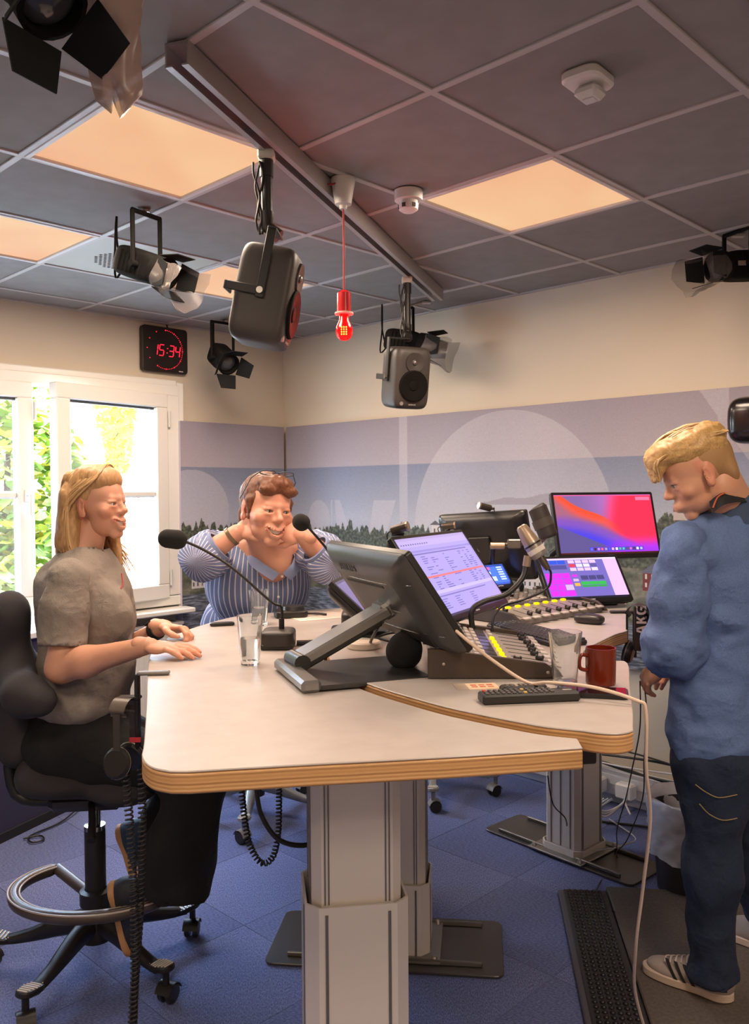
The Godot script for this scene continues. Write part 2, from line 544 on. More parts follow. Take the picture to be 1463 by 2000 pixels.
func build_window() -> void:
	var w := setting("window_1", "white framed casement windows, the right one standing ajar", "window")
	var white := mat("d9d6cf", 0.35)
	var z := -BX
	var A0 := 0.3
	var A1 := 3.01
	var y0 := 0.87
	var y1 := 2.27
	var f := MB.new()
	f.box(Vector3((A0 + A1) / 2, y1 - 0.035, z + 0.0), Vector3(A1 - A0, 0.07, 0.12), 0.006)
	f.box(Vector3((A0 + A1) / 2, y0 + 0.03, z + 0.0), Vector3(A1 - A0, 0.06, 0.12), 0.006)
	for a in [A0 + 0.045, A1 - 0.045]: f.box(Vector3(a, (y0 + y1) / 2, z), Vector3(0.09, y1 - y0 - 0.13, 0.12), 0.006)
	part(f, "window_frame", white, w)
	var ar := MB.new()
	ar.box(Vector3(A1 + 0.012, (y0 + y1) / 2, z + 0.03), Vector3(0.05, y1 - y0 + 0.04, 0.05), 0.006)
	ar.box(Vector3((A0 + A1) / 2, y1 + 0.012, z + 0.03), Vector3(A1 - A0 - 0.03, 0.04, 0.05), 0.006)
	part(ar, "architrave", white, w)
	var reveal := MB.new()
	reveal.box(Vector3(1.645, y1 + 0.0, z - 0.14), Vector3(2.8, 0.03, 0.14))
	reveal.box(Vector3(1.645, y0 - 0.01, z - 0.16), Vector3(2.8, 0.04, 0.2))
	part(reveal, "outer_reveal", mat("b8b6b0", 0.7), w)
	for k in 2: part(MB.new().box(Vector3([2.055, 1.14][k], 1.57, z - 0.035), Vector3(0.05, 1.28, 0.05), 0.004), "mullion", white, w)
	# three casements: [left, right, opening angle]
	for cs in [[0.4, 1.12, 0.0], [1.16, 2.06, 0.0], [2.12, 2.915, 0.16]]:
		var c := Node3D.new()
		c.name = "casement"
		w.add_child(c, true)
		c.transform = Transform3D(Basis(Vector3.UP, cs[2]), Vector3(cs[1], 0, z + 0.03))
		var W: float = cs[1] - cs[0]
		var s := MB.new()
		s.box(Vector3(-W / 2, 2.165, 0), Vector3(W, 0.09, 0.075), 0.006)
		s.box(Vector3(-W / 2, 0.965, 0), Vector3(W, 0.09, 0.075), 0.006)
		for a in [-0.045, -W + 0.045]: s.box(Vector3(a, 1.565, 0), Vector3(0.09, 1.11, 0.075), 0.006)
		var st := part(s, "sash", white, c)
		part(MB.new().box(Vector3(-W / 2, 1.58, 0.0), Vector3(W - 0.18, 0.045, 0.05), 0.012), "glazing_bar", white, c)
		part(MB.new().box(Vector3(-W / 2, 2.113, -0.005), Vector3(W - 0.18, 0.015, 0.03)), "glazing_bead", mat("55585a", 0.5), c)
		part(MB.new().box(Vector3(-W / 2, 1.85, -0.01), Vector3(W - 0.17, 0.52, 0.008)), "pane", glass("ffffff", 0.06), c)
		part(MB.new().box(Vector3(-W / 2, 1.285, -0.01), Vector3(W - 0.17, 0.56, 0.008)), "pane", glass("ffffff", 0.06), c)
		var h := MB.new()
		h.use(Basis.IDENTITY, Vector3(-0.045 if cs[2] == 0 else -W + 0.045, 1.555, 0.04)).box(Vector3(0, 0.02, 0.004), Vector3(0.03, 0.07, 0.01), 0.003)
		h.tube([Vector3(0, 0.03, 0.005), Vector3(0, 0.03, 0.04), Vector3(0, 0.02, 0.045), Vector3(0, -0.09, 0.045)], 0.009, 8)
		part(h, "handle", mat("d5d5d2", 0.3), c)
		for y in [1.05, 2.05]: part(MB.new().use(Basis.IDENTITY, Vector3(0.004, y, 0.045)).lathe([Vector2(0.0, -0.05), Vector2(0.009, -0.05), Vector2(0.009, 0.05), Vector2(0.0, 0.05)], 10), "hinge", mat("c8c6c0", 0.35), c)
	var sl := setting("trim_2", "white window sill board under the casements", "window sill")
	part(MB.new().box(Vector3(1.66, 0.845, z + 0.06), Vector3(2.74, 0.03, 0.26), 0.006), "sill_board", white, sl)

func leaf_tree(called: String, label: String, at: Vector3, R: Vector3, count: int, cols: Array, size: float) -> void:
	var t := thing(called, label, "bush", at)
	var m := MB.new()
	m.tinted = true
	for i in count:
		var d := Vector3(rng.randfn(), rng.randfn(), rng.randfn()).normalized()
		var p := d * R * pow(rng.randf_range(0.15, 1.0), 0.4) + Vector3(0, R.y, 0)
		p += Vector3(sin(p.y * 5 + p.x * 3), cos(p.x * 4), sin(p.z * 4 + p.y * 2)) * 0.12
		var b := Basis.from_euler(Vector3(rng.randf_range(-1.0, 1.0), rng.randf_range(0, TAU), rng.randf_range(-0.8, 0.8)))
		var s := size * rng.randf_range(0.6, 1.3)
		m.tint = Color(cols[rng.randi() % cols.size()]).srgb_to_linear()
		m.use(b, p)
		m.face([Vector3(-s, 0, 0), Vector3(-0.4 * s, 0.15 * s, 0.6 * s), Vector3(0.5 * s, 0.2 * s, 0.55 * s), Vector3(1.1 * s, 0, 0), Vector3(0.5 * s, 0.15 * s, -0.55 * s), Vector3(-0.4 * s, 0.15 * s, -0.6 * s)])
	var lm := StandardMaterial3D.new()
	lm.vertex_color_use_as_albedo = true
	lm.roughness = 0.6
	lm.backlight_enabled = true
	lm.backlight = Color(0.1, 0.13, 0.02)
	meta(part(m, "foliage", lm, t), "", "", "", "stuff")
	var br := MB.new()
	for k in 7:
		var e := Vector3(rng.randf_range(-0.7, 0.7) * R.x, rng.randf_range(1.0, 1.7) * R.y, rng.randf_range(-0.6, 0.6) * R.z)
		br.tube(spline([Vector3(0.1 * k - 0.3, -0.6, 0), Vector3(e.x * 0.4, e.y * 0.5, e.z * 0.3), e], 5), [0.035, 0.034, 0.033, 0.032, 0.03, 0.028, 0.026, 0.023, 0.02, 0.015, 0.01], 6)
	part(br, "branches", mat("5b4a35", 0.9), t)

func build_outside() -> void:
	leaf_tree("green_bush", "sunlit green and yellow bush outside the left window", room(1.05, 6.6, 0.3), Vector3(1.35, 1.35, 0.9), 7500, ["627e2e", "768a38", "48632a", "a88a22", "8aa04c", "37501f", "b07a22", "a0b06a"], 0.075)
	leaf_tree("young_tree", "thin yellow-green tree outside the ajar window", room(3.05, 7.6, 0.4), Vector3(0.95, 1.15, 0.7), 3200, ["7f9a34", "9aa238", "64802c", "a89a2a", "a9b470"], 0.07)
	var ta := thing("yellow_poplar", "tall yellow tree top beyond the ajar window", "tree", room(6.35, 11.6, 0.0))
	var pm := MB.new()
	pm.tinted = true
	for i in 900:
		var y := rng.randf_range(1.9, 4.3)
		var r := 0.26 * (1.0 - 0.4 * absf(y - 3.0))
		pm.tint = Color(["b8a418", "ac9a16", "c0ae2a", "a09a20"][rng.randi() % 4]).srgb_to_linear()
		var s := rng.randf_range(0.05, 0.1)
		pm.use(Basis.from_euler(Vector3(rng.randf() * 3, rng.randf() * 6, rng.randf() * 3)), Vector3(rng.randf_range(-r, r), y, rng.randf_range(-r, r)))
		pm.face([Vector3(-s, 0, 0), Vector3(0, 0, s * 0.7), Vector3(s, 0, 0), Vector3(0, 0, -s * 0.7)])
	var lm := StandardMaterial3D.new()
	lm.vertex_color_use_as_albedo = true
	lm.backlight_enabled = true
	lm.backlight = Color(0.3, 0.27, 0.03)
	meta(part(pm, "foliage", lm, ta), "", "", "", "stuff")
	part(MB.new().tube([Vector3(0, -1, 0), Vector3(0.03, 1.0, 0), Vector3(0, 2.6, 0)], [0.08, 0.06, 0.03], 8), "trunk", mat("6b5a40", 0.9), ta)
	# a red lattice mast far behind the ajar window
	var ma := thing("lattice_mast", "thin red steel mast far beyond the ajar window", "mast", room(7.55, 13.4, 0.0))
	for s in 4: part(MB.new().tube([Vector3(0.16 * (1 if s & 1 else -1), -1, 0.16 * (1 if s & 2 else -1)), Vector3(0.1 * (1 if s & 1 else -1), 4.6, 0.1 * (1 if s & 2 else -1))], 0.03, 5), "upright", mat("b2532f", 0.7), ma)
	var lat := MB.new()
	for k in 16:
		var y := -0.6 + k * 0.33
		lat.tube([Vector3(-0.14, y, 0.14), Vector3(0.14, y + 0.33, 0.14)], 0.016, 4)
		lat.tube([Vector3(0.14, y, 0.14), Vector3(-0.14, y, 0.14)], 0.016, 4)
	part(lat, "lattice", mat("b2532f", 0.7), ma)
	var gr := setting("ground_outside", "pale paved ground outside the windows", "ground")
	part(MB.new().box(Vector3(3, -1.05, -12.5), Vector3(30, 0.1, 15)), "paving", mat("c8c6bd", 0.9), gr)
# a smooth union of tapered capsules ["c", a, b, ra, rb] and ellipsoids ["e", centre, radii, basis], meshed as surface nets;
# cuts: [point, outward normal] planes that trim it, subs: the same shapes carved out; wob: (p) -> added distance
func sdf(prims: Array, cell: float, soft: float, cuts := [], subs := [], wob = null, colf = null, uvf = null, mb: MB = null) -> MB:
	var lo := Vector3.ONE * 1e9
	var hi := -lo
	var bx := []
	var reach := soft * 4.0 + cell * 2
	for p in prims:
		var l: Vector3
		var h: Vector3
		if p[0] == "c":
			var rm := maxf(p[3], p[4])
			l = (p[1] as Vector3).min(p[2]) - Vector3.ONE * rm
			h = (p[1] as Vector3).max(p[2]) + Vector3.ONE * rm
		else:
			var rr: Vector3 = p[2]
			if p.size() > 3:
				var bb: Basis = p[3]
				rr = (bb.x * rr.x).abs() + (bb.y * rr.y).abs() + (bb.z * rr.z).abs()
			l = (p[1] as Vector3) - rr
			h = (p[1] as Vector3) + rr
		bx.append([l - Vector3.ONE * reach, h + Vector3.ONE * reach])
		lo = lo.min(l); hi = hi.max(h)
	lo -= Vector3.ONE * (cell * 3 + soft * 1.5)
	hi += Vector3.ONE * (cell * 3 + soft * 1.5)
	var nx := int((hi.x - lo.x) / cell) + 2
	var ny := int((hi.y - lo.y) / cell) + 2
	var nz := int((hi.z - lo.z) / cell) + 2
	var S := PackedFloat32Array()
	S.resize(nx * ny * nz)
	var inv := 1.0 / soft
	for q in prims.size():
		var p: Array = prims[q]
		var i0 := maxi(0, int((bx[q][0].x - lo.x) / cell)); var i1 := mini(nx - 1, int((bx[q][1].x - lo.x) / cell) + 1)
		var j0 := maxi(0, int((bx[q][0].y - lo.y) / cell)); var j1 := mini(ny - 1, int((bx[q][1].y - lo.y) / cell) + 1)
		var k0 := maxi(0, int((bx[q][0].z - lo.z) / cell)); var k1 := mini(nz - 1, int((bx[q][1].z - lo.z) / cell) + 1)
		var cap: bool = p[0] == "c"
		var a: Vector3 = p[1]
		var ba := Vector3.ZERO
		var bl := 1.0
		var ra := 0.0
		var dr := 0.0
		var er := Vector3.ONE
		var ei := Basis.IDENTITY
		var turned := false
		var em := 1.0
		if cap:
			ba = (p[2] as Vector3) - a
			bl = maxf(ba.length_squared(), 1e-9)
			ra = p[3]; dr = p[4] - p[3]
		else:
			er = p[2]
			em = minf(er.x, minf(er.y, er.z))
			if p.size() > 3:
				turned = true
				ei = (p[3] as Basis).transposed()
		for k in range(k0, k1 + 1):
			for j in range(j0, j1 + 1):
				var row := (k * ny + j) * nx
				for i in range(i0, i1 + 1):
					var w := Vector3(lo.x + i * cell, lo.y + j * cell, lo.z + k * cell) - a
					var d: float
					if cap:
						var h := clampf(w.dot(ba) / bl, 0.0, 1.0)
						d = (w - ba * h).length() - ra - dr * h
					else:
						if turned: w = ei * w
						var e := (w / er)
						var el := e.length()
						var e2 := (e / er).length()
						d = el * (el - 1.0) / e2 if e2 > 1e-6 else -em
					if d < reach: S[row + i] += exp(-d * inv)
	for i in S.size(): S[i] = -soft * log(S[i]) if S[i] > 1e-12 else 1.0
	if wob != null:
		for k in nz:
			for j in ny:
				for i in nx:
					var at := (k * ny + j) * nx + i
					if absf(S[at]) < 0.04: S[at] += wob.call(Vector3(lo.x + i * cell, lo.y + j * cell, lo.z + k * cell))
	for p in subs:
		var rm: Vector3 = Vector3.ONE * maxf(p[3], p[4]) if p[0] == "c" else Vector3.ONE * maxf(p[2].x, maxf(p[2].y, p[2].z))
		var l: Vector3 = (p[1].min(p[2]) if p[0] == "c" else p[1]) - rm - Vector3.ONE * 0.02 - lo
		var h2: Vector3 = (p[1].max(p[2]) if p[0] == "c" else p[1]) + rm + Vector3.ONE * 0.02 - lo
		for k in range(maxi(0, int(l.z / cell)), mini(nz, int(h2.z / cell) + 2)):
			for j in range(maxi(0, int(l.y / cell)), mini(ny, int(h2.y / cell) + 2)):
				for i in range(maxi(0, int(l.x / cell)), mini(nx, int(h2.x / cell) + 2)):
					var at := (k * ny + j) * nx + i
					if S[at] > 0.02: continue
					var w: Vector3 = Vector3(lo.x + i * cell, lo.y + j * cell, lo.z + k * cell) - p[1]
					var d: float
					if p[0] == "c":
						var ba: Vector3 = p[2] - p[1]
						var h := clampf(w.dot(ba) / ba.length_squared(), 0, 1)
						d = (w - ba * h).length() - lerpf(p[3], p[4], h)
					else:
						if p.size() > 3: w = (p[3] as Basis).transposed() * w
						var e: Vector3 = w / p[2]
						d = e.length() * (e.length() - 1.0) / maxf((e / p[2]).length(), 1e-6)
					if d < 0.02:
						var x := clampf(0.5 - 0.5 * (S[at] + d) / 0.0025, 0, 1)
						S[at] = lerpf(S[at], -d, x) + 0.0025 * x * (1 - x)
	for c in cuts:
		for k in nz:
			for j in ny:
				for i in nx:
					var at := (k * ny + j) * nx + i
					S[at] = maxf(S[at], (Vector3(lo.x + i * cell, lo.y + j * cell, lo.z + k * cell) - c[0]).dot(c[1]))
	# surface nets
	if mb == null: mb = MB.new()
	if colf != null: mb.tinted = true
	var id := PackedInt32Array()
	id.resize(nx * ny * nz)
	id.fill(-1)
	var sx := 1
	var sy := nx
	var sz := nx * ny
	var off := [0, sx, sy, sx + sy, sz, sx + sz, sy + sz, sx + sy + sz]
	var edges := [[0, 1], [2, 3], [4, 5], [6, 7], [0, 2], [1, 3], [4, 6], [5, 7], [0, 4], [1, 5], [2, 6], [3, 7]]
	var cpos := []
	for c in 8: cpos.append(Vector3(c & 1, (c >> 1) & 1, (c >> 2) & 1))
	for k in nz - 1:
		for j in ny - 1:
			for i in nx - 1:
				var at := k * sz + j * sy + i
				var s0 := S[at] < 0
				if (S[at + 1] < 0) == s0 and (S[at + sy] < 0) == s0 and (S[at + sz] < 0) == s0 and (S[at + sy + 1] < 0) == s0 and (S[at + sz + 1] < 0) == s0 and (S[at + sy + sz] < 0) == s0 and (S[at + sy + sz + 1] < 0) == s0: continue
				var acc := Vector3.ZERO
				var cnt := 0
				for e in edges:
					var fa := S[at + off[e[0]]]
					var fb := S[at + off[e[1]]]
					if (fa < 0) != (fb < 0):
						acc += (cpos[e[0]] as Vector3).lerp(cpos[e[1]], fa / (fa - fb))
						cnt += 1
				acc /= cnt
				var gx := S[at + 1] - S[at] + S[at + sy + 1] - S[at + sy] + S[at + sz + 1] - S[at + sz] + S[at + sy + sz + 1] - S[at + sy + sz]
				var gy := S[at + sy] - S[at] + S[at + sy + 1] - S[at + 1] + S[at + sz + sy] - S[at + sz] + S[at + sy + sz + 1] - S[at + sz + 1]
				var gz := S[at + sz] - S[at] + S[at + sz + 1] - S[at + 1] + S[at + sz + sy] - S[at + sy] + S[at + sy + sz + 1] - S[at + sy + 1]
				var p := lo + (Vector3(i, j, k) + acc) * cell
				if colf != null: mb.tint = colf.call(p)
				id[at] = mb.pt(p, Vector3(gx, gy, gz).normalized(), uvf.call(p) if uvf != null else Vector2(p.x, p.y))
	for k in range(1, nz - 1):
		for j in range(1, ny - 1):
			for i in range(1, nx - 1):
				var at := k * sz + j * sy + i
				var s0 := S[at] < 0
				if (S[at + 1] < 0) != s0:
					var a := id[at - sy - sz]; var b := id[at - sz]; var c := id[at]; var d := id[at - sy]
					if s0: mb.t3(a, b, c); mb.t3(a, c, d)
					else: mb.t3(a, c, b); mb.t3(a, d, c)
				if (S[at + sy] < 0) != s0:
					var a := id[at - sx - sz]; var b := id[at - sz]; var c := id[at]; var d := id[at - sx]
					if s0: mb.t3(a, c, b); mb.t3(a, d, c)
					else: mb.t3(a, b, c); mb.t3(a, c, d)
				if (S[at + sz] < 0) != s0:
					var a := id[at - sx - sy]; var b := id[at - sy]; var c := id[at]; var d := id[at - sx]
					if s0: mb.t3(a, b, c); mb.t3(a, c, d)
					else: mb.t3(a, c, b); mb.t3(a, d, c)
	return mb
func hsh(i: int, j: int) -> float:
	var q := sin(i * 127.1 + j * 311.7) * 43758.5453
	return q - floor(q)
func paint_print(w: int, h: int, s0: float, s1: float, wide: bool) -> Image:     # a printed sea view, s runs along the wall, heights 0.7 to 2.045
	var n1 := FastNoiseLite.new(); n1.seed = 3; n1.frequency = 2.2
	var n2 := FastNoiseLite.new(); n2.seed = 9; n2.frequency = 16.0; n2.fractal_octaves = 5
	var by := PackedByteArray()
	by.resize(w * h * 3)
	var sky0 := Color("a39aa8"); var sky1 := Color("b9b1bb")
	var sea0 := Color("8790ab"); var sea1 := Color("bcc2d3")
	var HX := []; var HY := []; var HW := []; var HH := []; var RED := []
	for c in 16:
		HX.append(0.12 + c * 0.24 + (hsh(c, 1) - 0.5) * 0.1); HY.append(0.95 + hsh(c, 2) * 0.17)
		HW.append(0.05 + hsh(c, 3) * 0.05); HH.append(0.05 + hsh(c, 4) * 0.04); RED.append(hsh(c, 5) < 0.35)
	var near := []
	var shore := []
	for i in w:
		var s := lerpf(s0, s1, (i + 0.5) / w)
		var l := []
		for c in 16: if absf(s - HX[c]) < HW[c] + 0.02: l.append(c)
		near.append(l)
		shore.append(1.345 + 0.05 * n1.get_noise_1d(s * 1.7) + 0.07 * n2.get_noise_1d(s * 1.1) + (0.1 if wide and s > 2.45 else 0.0) + (0.03 if not wide else 0.0))
	for j in h:
		var y := 2.045 - 1.345 * (j + 0.5) / h
		for i in w:
			var s := lerpf(s0, s1, (i + 0.5) / w)
			var k: Color
			var fine := n2.get_noise_2d(s * 1.4, y * 4.0)
			if y > 1.75: k = sky1.lerp(sky0, clampf((y - 1.75) / 0.3, 0, 1))
			else: k = sea0.lerp(sea1, clampf((1.75 - y) / 0.34 + fine * 0.08, 0, 1))
			if wide and y < 1.6 and y > 1.4:
				# island and far shore
				var isl := 1.515 + 0.055 * exp(-pow((s - 2.18) / 0.16, 2)) + 0.03 * exp(-pow((s - 1.9) / 0.12, 2)) + 0.004 * fine
				if y < isl and y > 1.508 and s > 1.68 and s < 2.62: k = Color("7c7c8c")
				if y < 1.508 and y > 1.44 and s > 1.9 and s < 1.99 and y < 1.46 + 0.03 * (1 - absf(s - 1.945) / 0.045): k = Color("d9a59c")
			# overprinted letter shapes
			var veil := false
			if wide and y > 1.05:
				var q := Vector2(s - 1.89, y - 1.36)
				veil = q.length() < 0.672 or (s > 1.09 and s < 1.16 and y > 1.2) or (s > 3.07 and s < 3.12 and y > 1.1) or absf((s - 3.035) + (y - 2.03) * 0.68) < 0.04 and y > 1.3
				veil = veil or Vector2((s - 0.34) / 0.11, (y - 1.4) / 0.13).length() < 1.0 or (s > 0.46 and s < 0.475 and y > 1.2 and y < 1.53)
				veil = veil or (y < 1.53 and y > 1.2 and s > 0.81 - (y - 1.25) * -0.2 and s < 1.06 - (1.53 - y) * 0.4) or (y < 1.53 and y > 1.2 and s > 0.5 + (1.53 - y) * 0.1 and s < 0.55 + (1.53 - y) * 0.45)
			elif y > 1.05:
				veil = Vector2((s - 0.08) / 0.29, (y - 1.47) / 0.265).length() < 1.0
				var e := absf(absf(s - 0.62) + absf(y - 1.47) * 0.55 - 0.14)
				if e < 0.007 and s < 0.62 and absf(y - 1.47) < 0.2: veil = true
			if veil: k = k.lerp(Color("d6d2dc"), 0.5)
			# wooded shore
			var tree: float = shore[i]
			if y < tree:
				var g := 0.5 + 0.9 * n2.get_noise_2d(s * 2.2, y * 2.2)
				k = Color("2c332e").lerp(Color("77806c"), clampf(g, 0, 1))
				if y < 1.2:
					k = Color("4b5344").lerp(Color("a39d8c"), clampf(0.5 + 1.2 * n1.get_noise_2d(s * 2.5, y * 6.0), 0, 1)).lerp(k, 0.35)
				if y < 0.93: k = Color("3c4350").lerp(Color("9aa3b4"), clampf(0.45 + 1.3 * n2.get_noise_2d(s * 0.5, y * 5.0), 0, 1))
			# houses along the shore
			if y < 1.3:
				for c in near[i]:
					var dx: float = absf(s - HX[c])
					var hy: float = HY[c]
					var hw: float = HW[c]
					var hh: float = HH[c]
					if y < hy or y > hy + hh + 0.06: continue
					if y < hy + hh:
						if dx < hw:
							k = Color("7c2f36") if RED[c] else Color("d9d7d6")
							var wx := fposmod(s - HX[c] + hw, 0.032)
							if wx > 0.011 and wx < 0.021 and fposmod(y - hy, 0.04) > 0.016: k = Color("e6e2df") if RED[c] else Color("4a4d55")
					elif (y - hy - hh) < 0.06 * (1 - dx / (hw + 0.015)): k = Color("5a4a4c") if hsh(c, 6) < 0.6 else Color("6a6f86")
			if wide:
				if absf(s - 1.38) < 0.03 and y > 1.31 and y < 1.385: k = Color("dcdad9") if absf(s - 1.375) > 0.006 or y > 1.36 else Color("55565e")
				if y >= 1.385 and y < 1.41 and absf(s - 1.38) < 0.04 * (1.41 - y) / 0.025: k = Color("5c5a62")
				if s > 2.86 and s < 3.02 and y > 1.44 and y < 1.5: k = Color("c9bdb8") if y < 1.48 else Color("8a5f57")
				if s > 2.78 and s < 3.02 and y > 0.75 and y < 1.0: k = Color("5b2330") if fposmod(s, 0.05) > 0.012 or y > 0.93 else Color("cfcccf")
				if absf(y - 0.95 - absf(s - 2.9) * -0.5) < 0.008 and s > 2.76 and s < 3.04: k = Color("d9d6d8")
			var d := 0.82 + 0.05 * hsh(i, j)
			var at := (j * w + i) * 3
			by[at] = int(clampf(k.r * d, 0, 1) * 255); by[at + 1] = int(clampf(k.g * d, 0, 1) * 255); by[at + 2] = int(clampf(k.b * d, 0, 1) * 255)
	return Image.create_from_data(w, h, false, Image.FORMAT_RGB8, by)

func build_mural() -> void:
	var side := mat("b9b4c4", 0.6)
	var t := thing("mural_panel", "printed seascape panel on the short wall beside the window", "mural", Vector3.ZERO, YAW)
	part(MB.new().box(Vector3(3.425, 1.3725, -BX + 0.0405), Vector3(0.85, 1.345, 0.079), 0.002), "board", side, t)
	var f := MB.new()
	f.face([Vector3(3.0, 0.7, -BX + 0.081), Vector3(3.85, 0.7, -BX + 0.081), Vector3(3.85, 2.045, -BX + 0.081), Vector3(3.0, 2.045, -BX + 0.081)], [Vector2(0, 1), Vector2(1, 1), Vector2(1, 0), Vector2(0, 0)])
	part(f, "print", picture(paint_print(240, 376, 0.0, 0.85, false), 0.55), t)
	t = thing("mural_panel", "long printed seascape panel with pale letter shapes on the back wall", "mural", Vector3.ZERO, YAW)
	part(MB.new().box(Vector3(AX - 0.0225, 1.3725, -2.77), Vector3(0.043, 1.345, 3.79), 0.002), "board", side, t)
	f = MB.new()
	f.face([Vector3(AX - 0.046, 0.7, -4.665), Vector3(AX - 0.046, 0.7, -0.875), Vector3(AX - 0.046, 2.045, -0.875), Vector3(AX - 0.046, 2.045, -4.665)], [Vector2(0, 1), Vector2(1, 1), Vector2(1, 0), Vector2(0, 0)])
	part(f, "print", picture(paint_print(1060, 376, 0.0, 3.79, true), 0.55), t)
func outline(p: Array) -> PackedVector2Array:          # (x, depth) pairs to (x, z)
	var o := PackedVector2Array()
	for q in p: o.append(Vector2(q.x, -q.y))
	return o
var ply: StandardMaterial3D
func ply_wood() -> StandardMaterial3D:
	if ply: return ply
	var fn := FastNoiseLite.new()
	fn.seed = 5
	fn.frequency = 0.02
	var im := Image.create(256, 256, false, Image.FORMAT_RGB8)
	var bands := ["b88c5c", "c39866", "a0754a", "c79d6c", "b08554", "caa273", "a67b4e", "c09562"]
	for y in 256:
		for x in 256:
			var l := (y / 256.0 * 8.0) + fn.get_noise_2d(x * 0.6, 40) * 0.15
			var k := Color(bands[posmod(int(l), 8)]).lerp(Color(bands[posmod(int(l) + 1, 8)]), smoothstep(0.75, 1.0, l - floor(l)))
			k = k.lerp(Color("7d5129"), clampf(fn.get_noise_2d(x * 1.5, y * 22.0) * 0.5, 0, 0.3))
			im.set_pixel(x, y, k)
	ply = textured(ImageTexture.create_from_image(im), Vector3(6, 36, 6), 0.45, 0, true)
	return ply
func leg_column(root: Node3D, o: Vector3, turn: float, y_sleeve: float, plate: Vector2, plate_off: Vector3) -> void:
	var alu := mat("d4cdc6", 0.42, 0.15)
	var dark := mat("77736f", 0.4, 0.6)
	var b := Basis(Vector3.UP, turn)
	var leg := Node3D.new()
	leg.name = "leg"
	root.add_child(leg, true)
	var oct := func(w: float, d: float, c: float) -> PackedVector2Array:
		return PackedVector2Array([Vector2(-w + c, -d), Vector2(w - c, -d), Vector2(w, -d + c), Vector2(w, d - c), Vector2(w - c, d), Vector2(-w + c, d), Vector2(-w, d - c), Vector2(-w, -d + c)])
	part(MB.new().use(b, o).prism(oct.call(0.098, 0.09, 0.02), y_sleeve - 0.05, 1.02), "inner_column", alu, leg)
	for s in [-1.0, 1.0]:
		for q in [0.062, 0.07]: part(MB.new().use(b, o).box(Vector3(s * q, (y_sleeve + 1.02) / 2, 0.0905), Vector3(0.003, 1.02 - y_sleeve, 0.003)), "column_groove", dark, leg)
		for q in [-0.05, 0.0, 0.05]: part(MB.new().use(b, o).box(Vector3(s * 0.0985, (y_sleeve + 1.02) / 2, q), Vector3(0.003, 1.02 - y_sleeve, 0.004)), "column_groove", dark, leg)
	var sl := MB.new().use(b, o)
	var P: PackedVector2Array = oct.call(0.113, 0.105, 0.028)
	var Q: PackedVector2Array = oct.call(0.108, 0.1, 0.026)
	for i in 8:
		var j := (i + 1) % 8
		sl.face([Vector3(P[i].x, 0.012, P[i].y), Vector3(P[i].x, y_sleeve, P[i].y), Vector3(P[j].x, y_sleeve, P[j].y), Vector3(P[j].x, 0.012, P[j].y)])
		sl.face([Vector3(Q[j].x, 0.012, Q[j].y), Vector3(Q[j].x, y_sleeve, Q[j].y), Vector3(Q[i].x, y_sleeve, Q[i].y), Vector3(Q[i].x, 0.012, Q[i].y)])
		sl.face([Vector3(P[i].x, y_sleeve, P[i].y), Vector3(Q[i].x, y_sleeve, Q[i].y), Vector3(Q[j].x, y_sleeve, Q[j].y), Vector3(P[j].x, y_sleeve, P[j].y)])
	part(sl, "outer_sleeve", alu, leg)
	if y_sleeve > 0.1:
		for s in [-1.0, 1.0]:
			part(MB.new().use(b, o).box(Vector3(s * 0.068, y_sleeve / 2, 0.1055), Vector3(0.006, y_sleeve - 0.03, 0.004)), "sleeve_groove", dark, leg)
			part(MB.new().use(b, o).box(Vector3(s * 0.113, y_sleeve / 2, 0.05), Vector3(0.004, y_sleeve - 0.03, 0.006)), "sleeve_groove", dark, leg)
	var bp := MB.new().use(b, o + b * plate_off)
	bp.prism(round_rect(plate.x, plate.y, 0.03), 0.003, 0.012, 0.002)
	part(bp, "base_plate", mat("55504e", 0.35, 0.6), leg)
	for s in [-1.0, 1.0]:
		var lip := MB.new().use(b, o + b * plate_off)
		if plate.x > plate.y: lip.box(Vector3(0, 0.02, s * (plate.y / 2 - 0.05)), Vector3(plate.x - 0.14, 0.016, 0.012), 0.003)
		else: lip.box(Vector3(s * (plate.x / 2 - 0.03), 0.02, 0), Vector3(0.012, 0.016, plate.y - 0.14), 0.003)
		part(lip, "stiffening_rib", mat("77736f", 0.3, 0.8), leg)
	for s in 4: part(MB.new().use(b, o + b * Vector3(0.13 * (1 if s & 1 else -1), 0.012, 0.12 * (1 if s & 2 else -1))).lathe([Vector2(0.012, 0), Vector2(0.012, 0.012), Vector2(0.007, 0.022), Vector2(0, 0.024)], 8), "bolt", mat("a9a6a2", 0.3, 0.9), leg)
	part(MB.new().use(b, o).box(Vector3(0, 0.018, 0), Vector3(0.3, 0.008, 0.28), 0.002), "foot_flange", mat("8f8b88", 0.3, 0.8), leg)

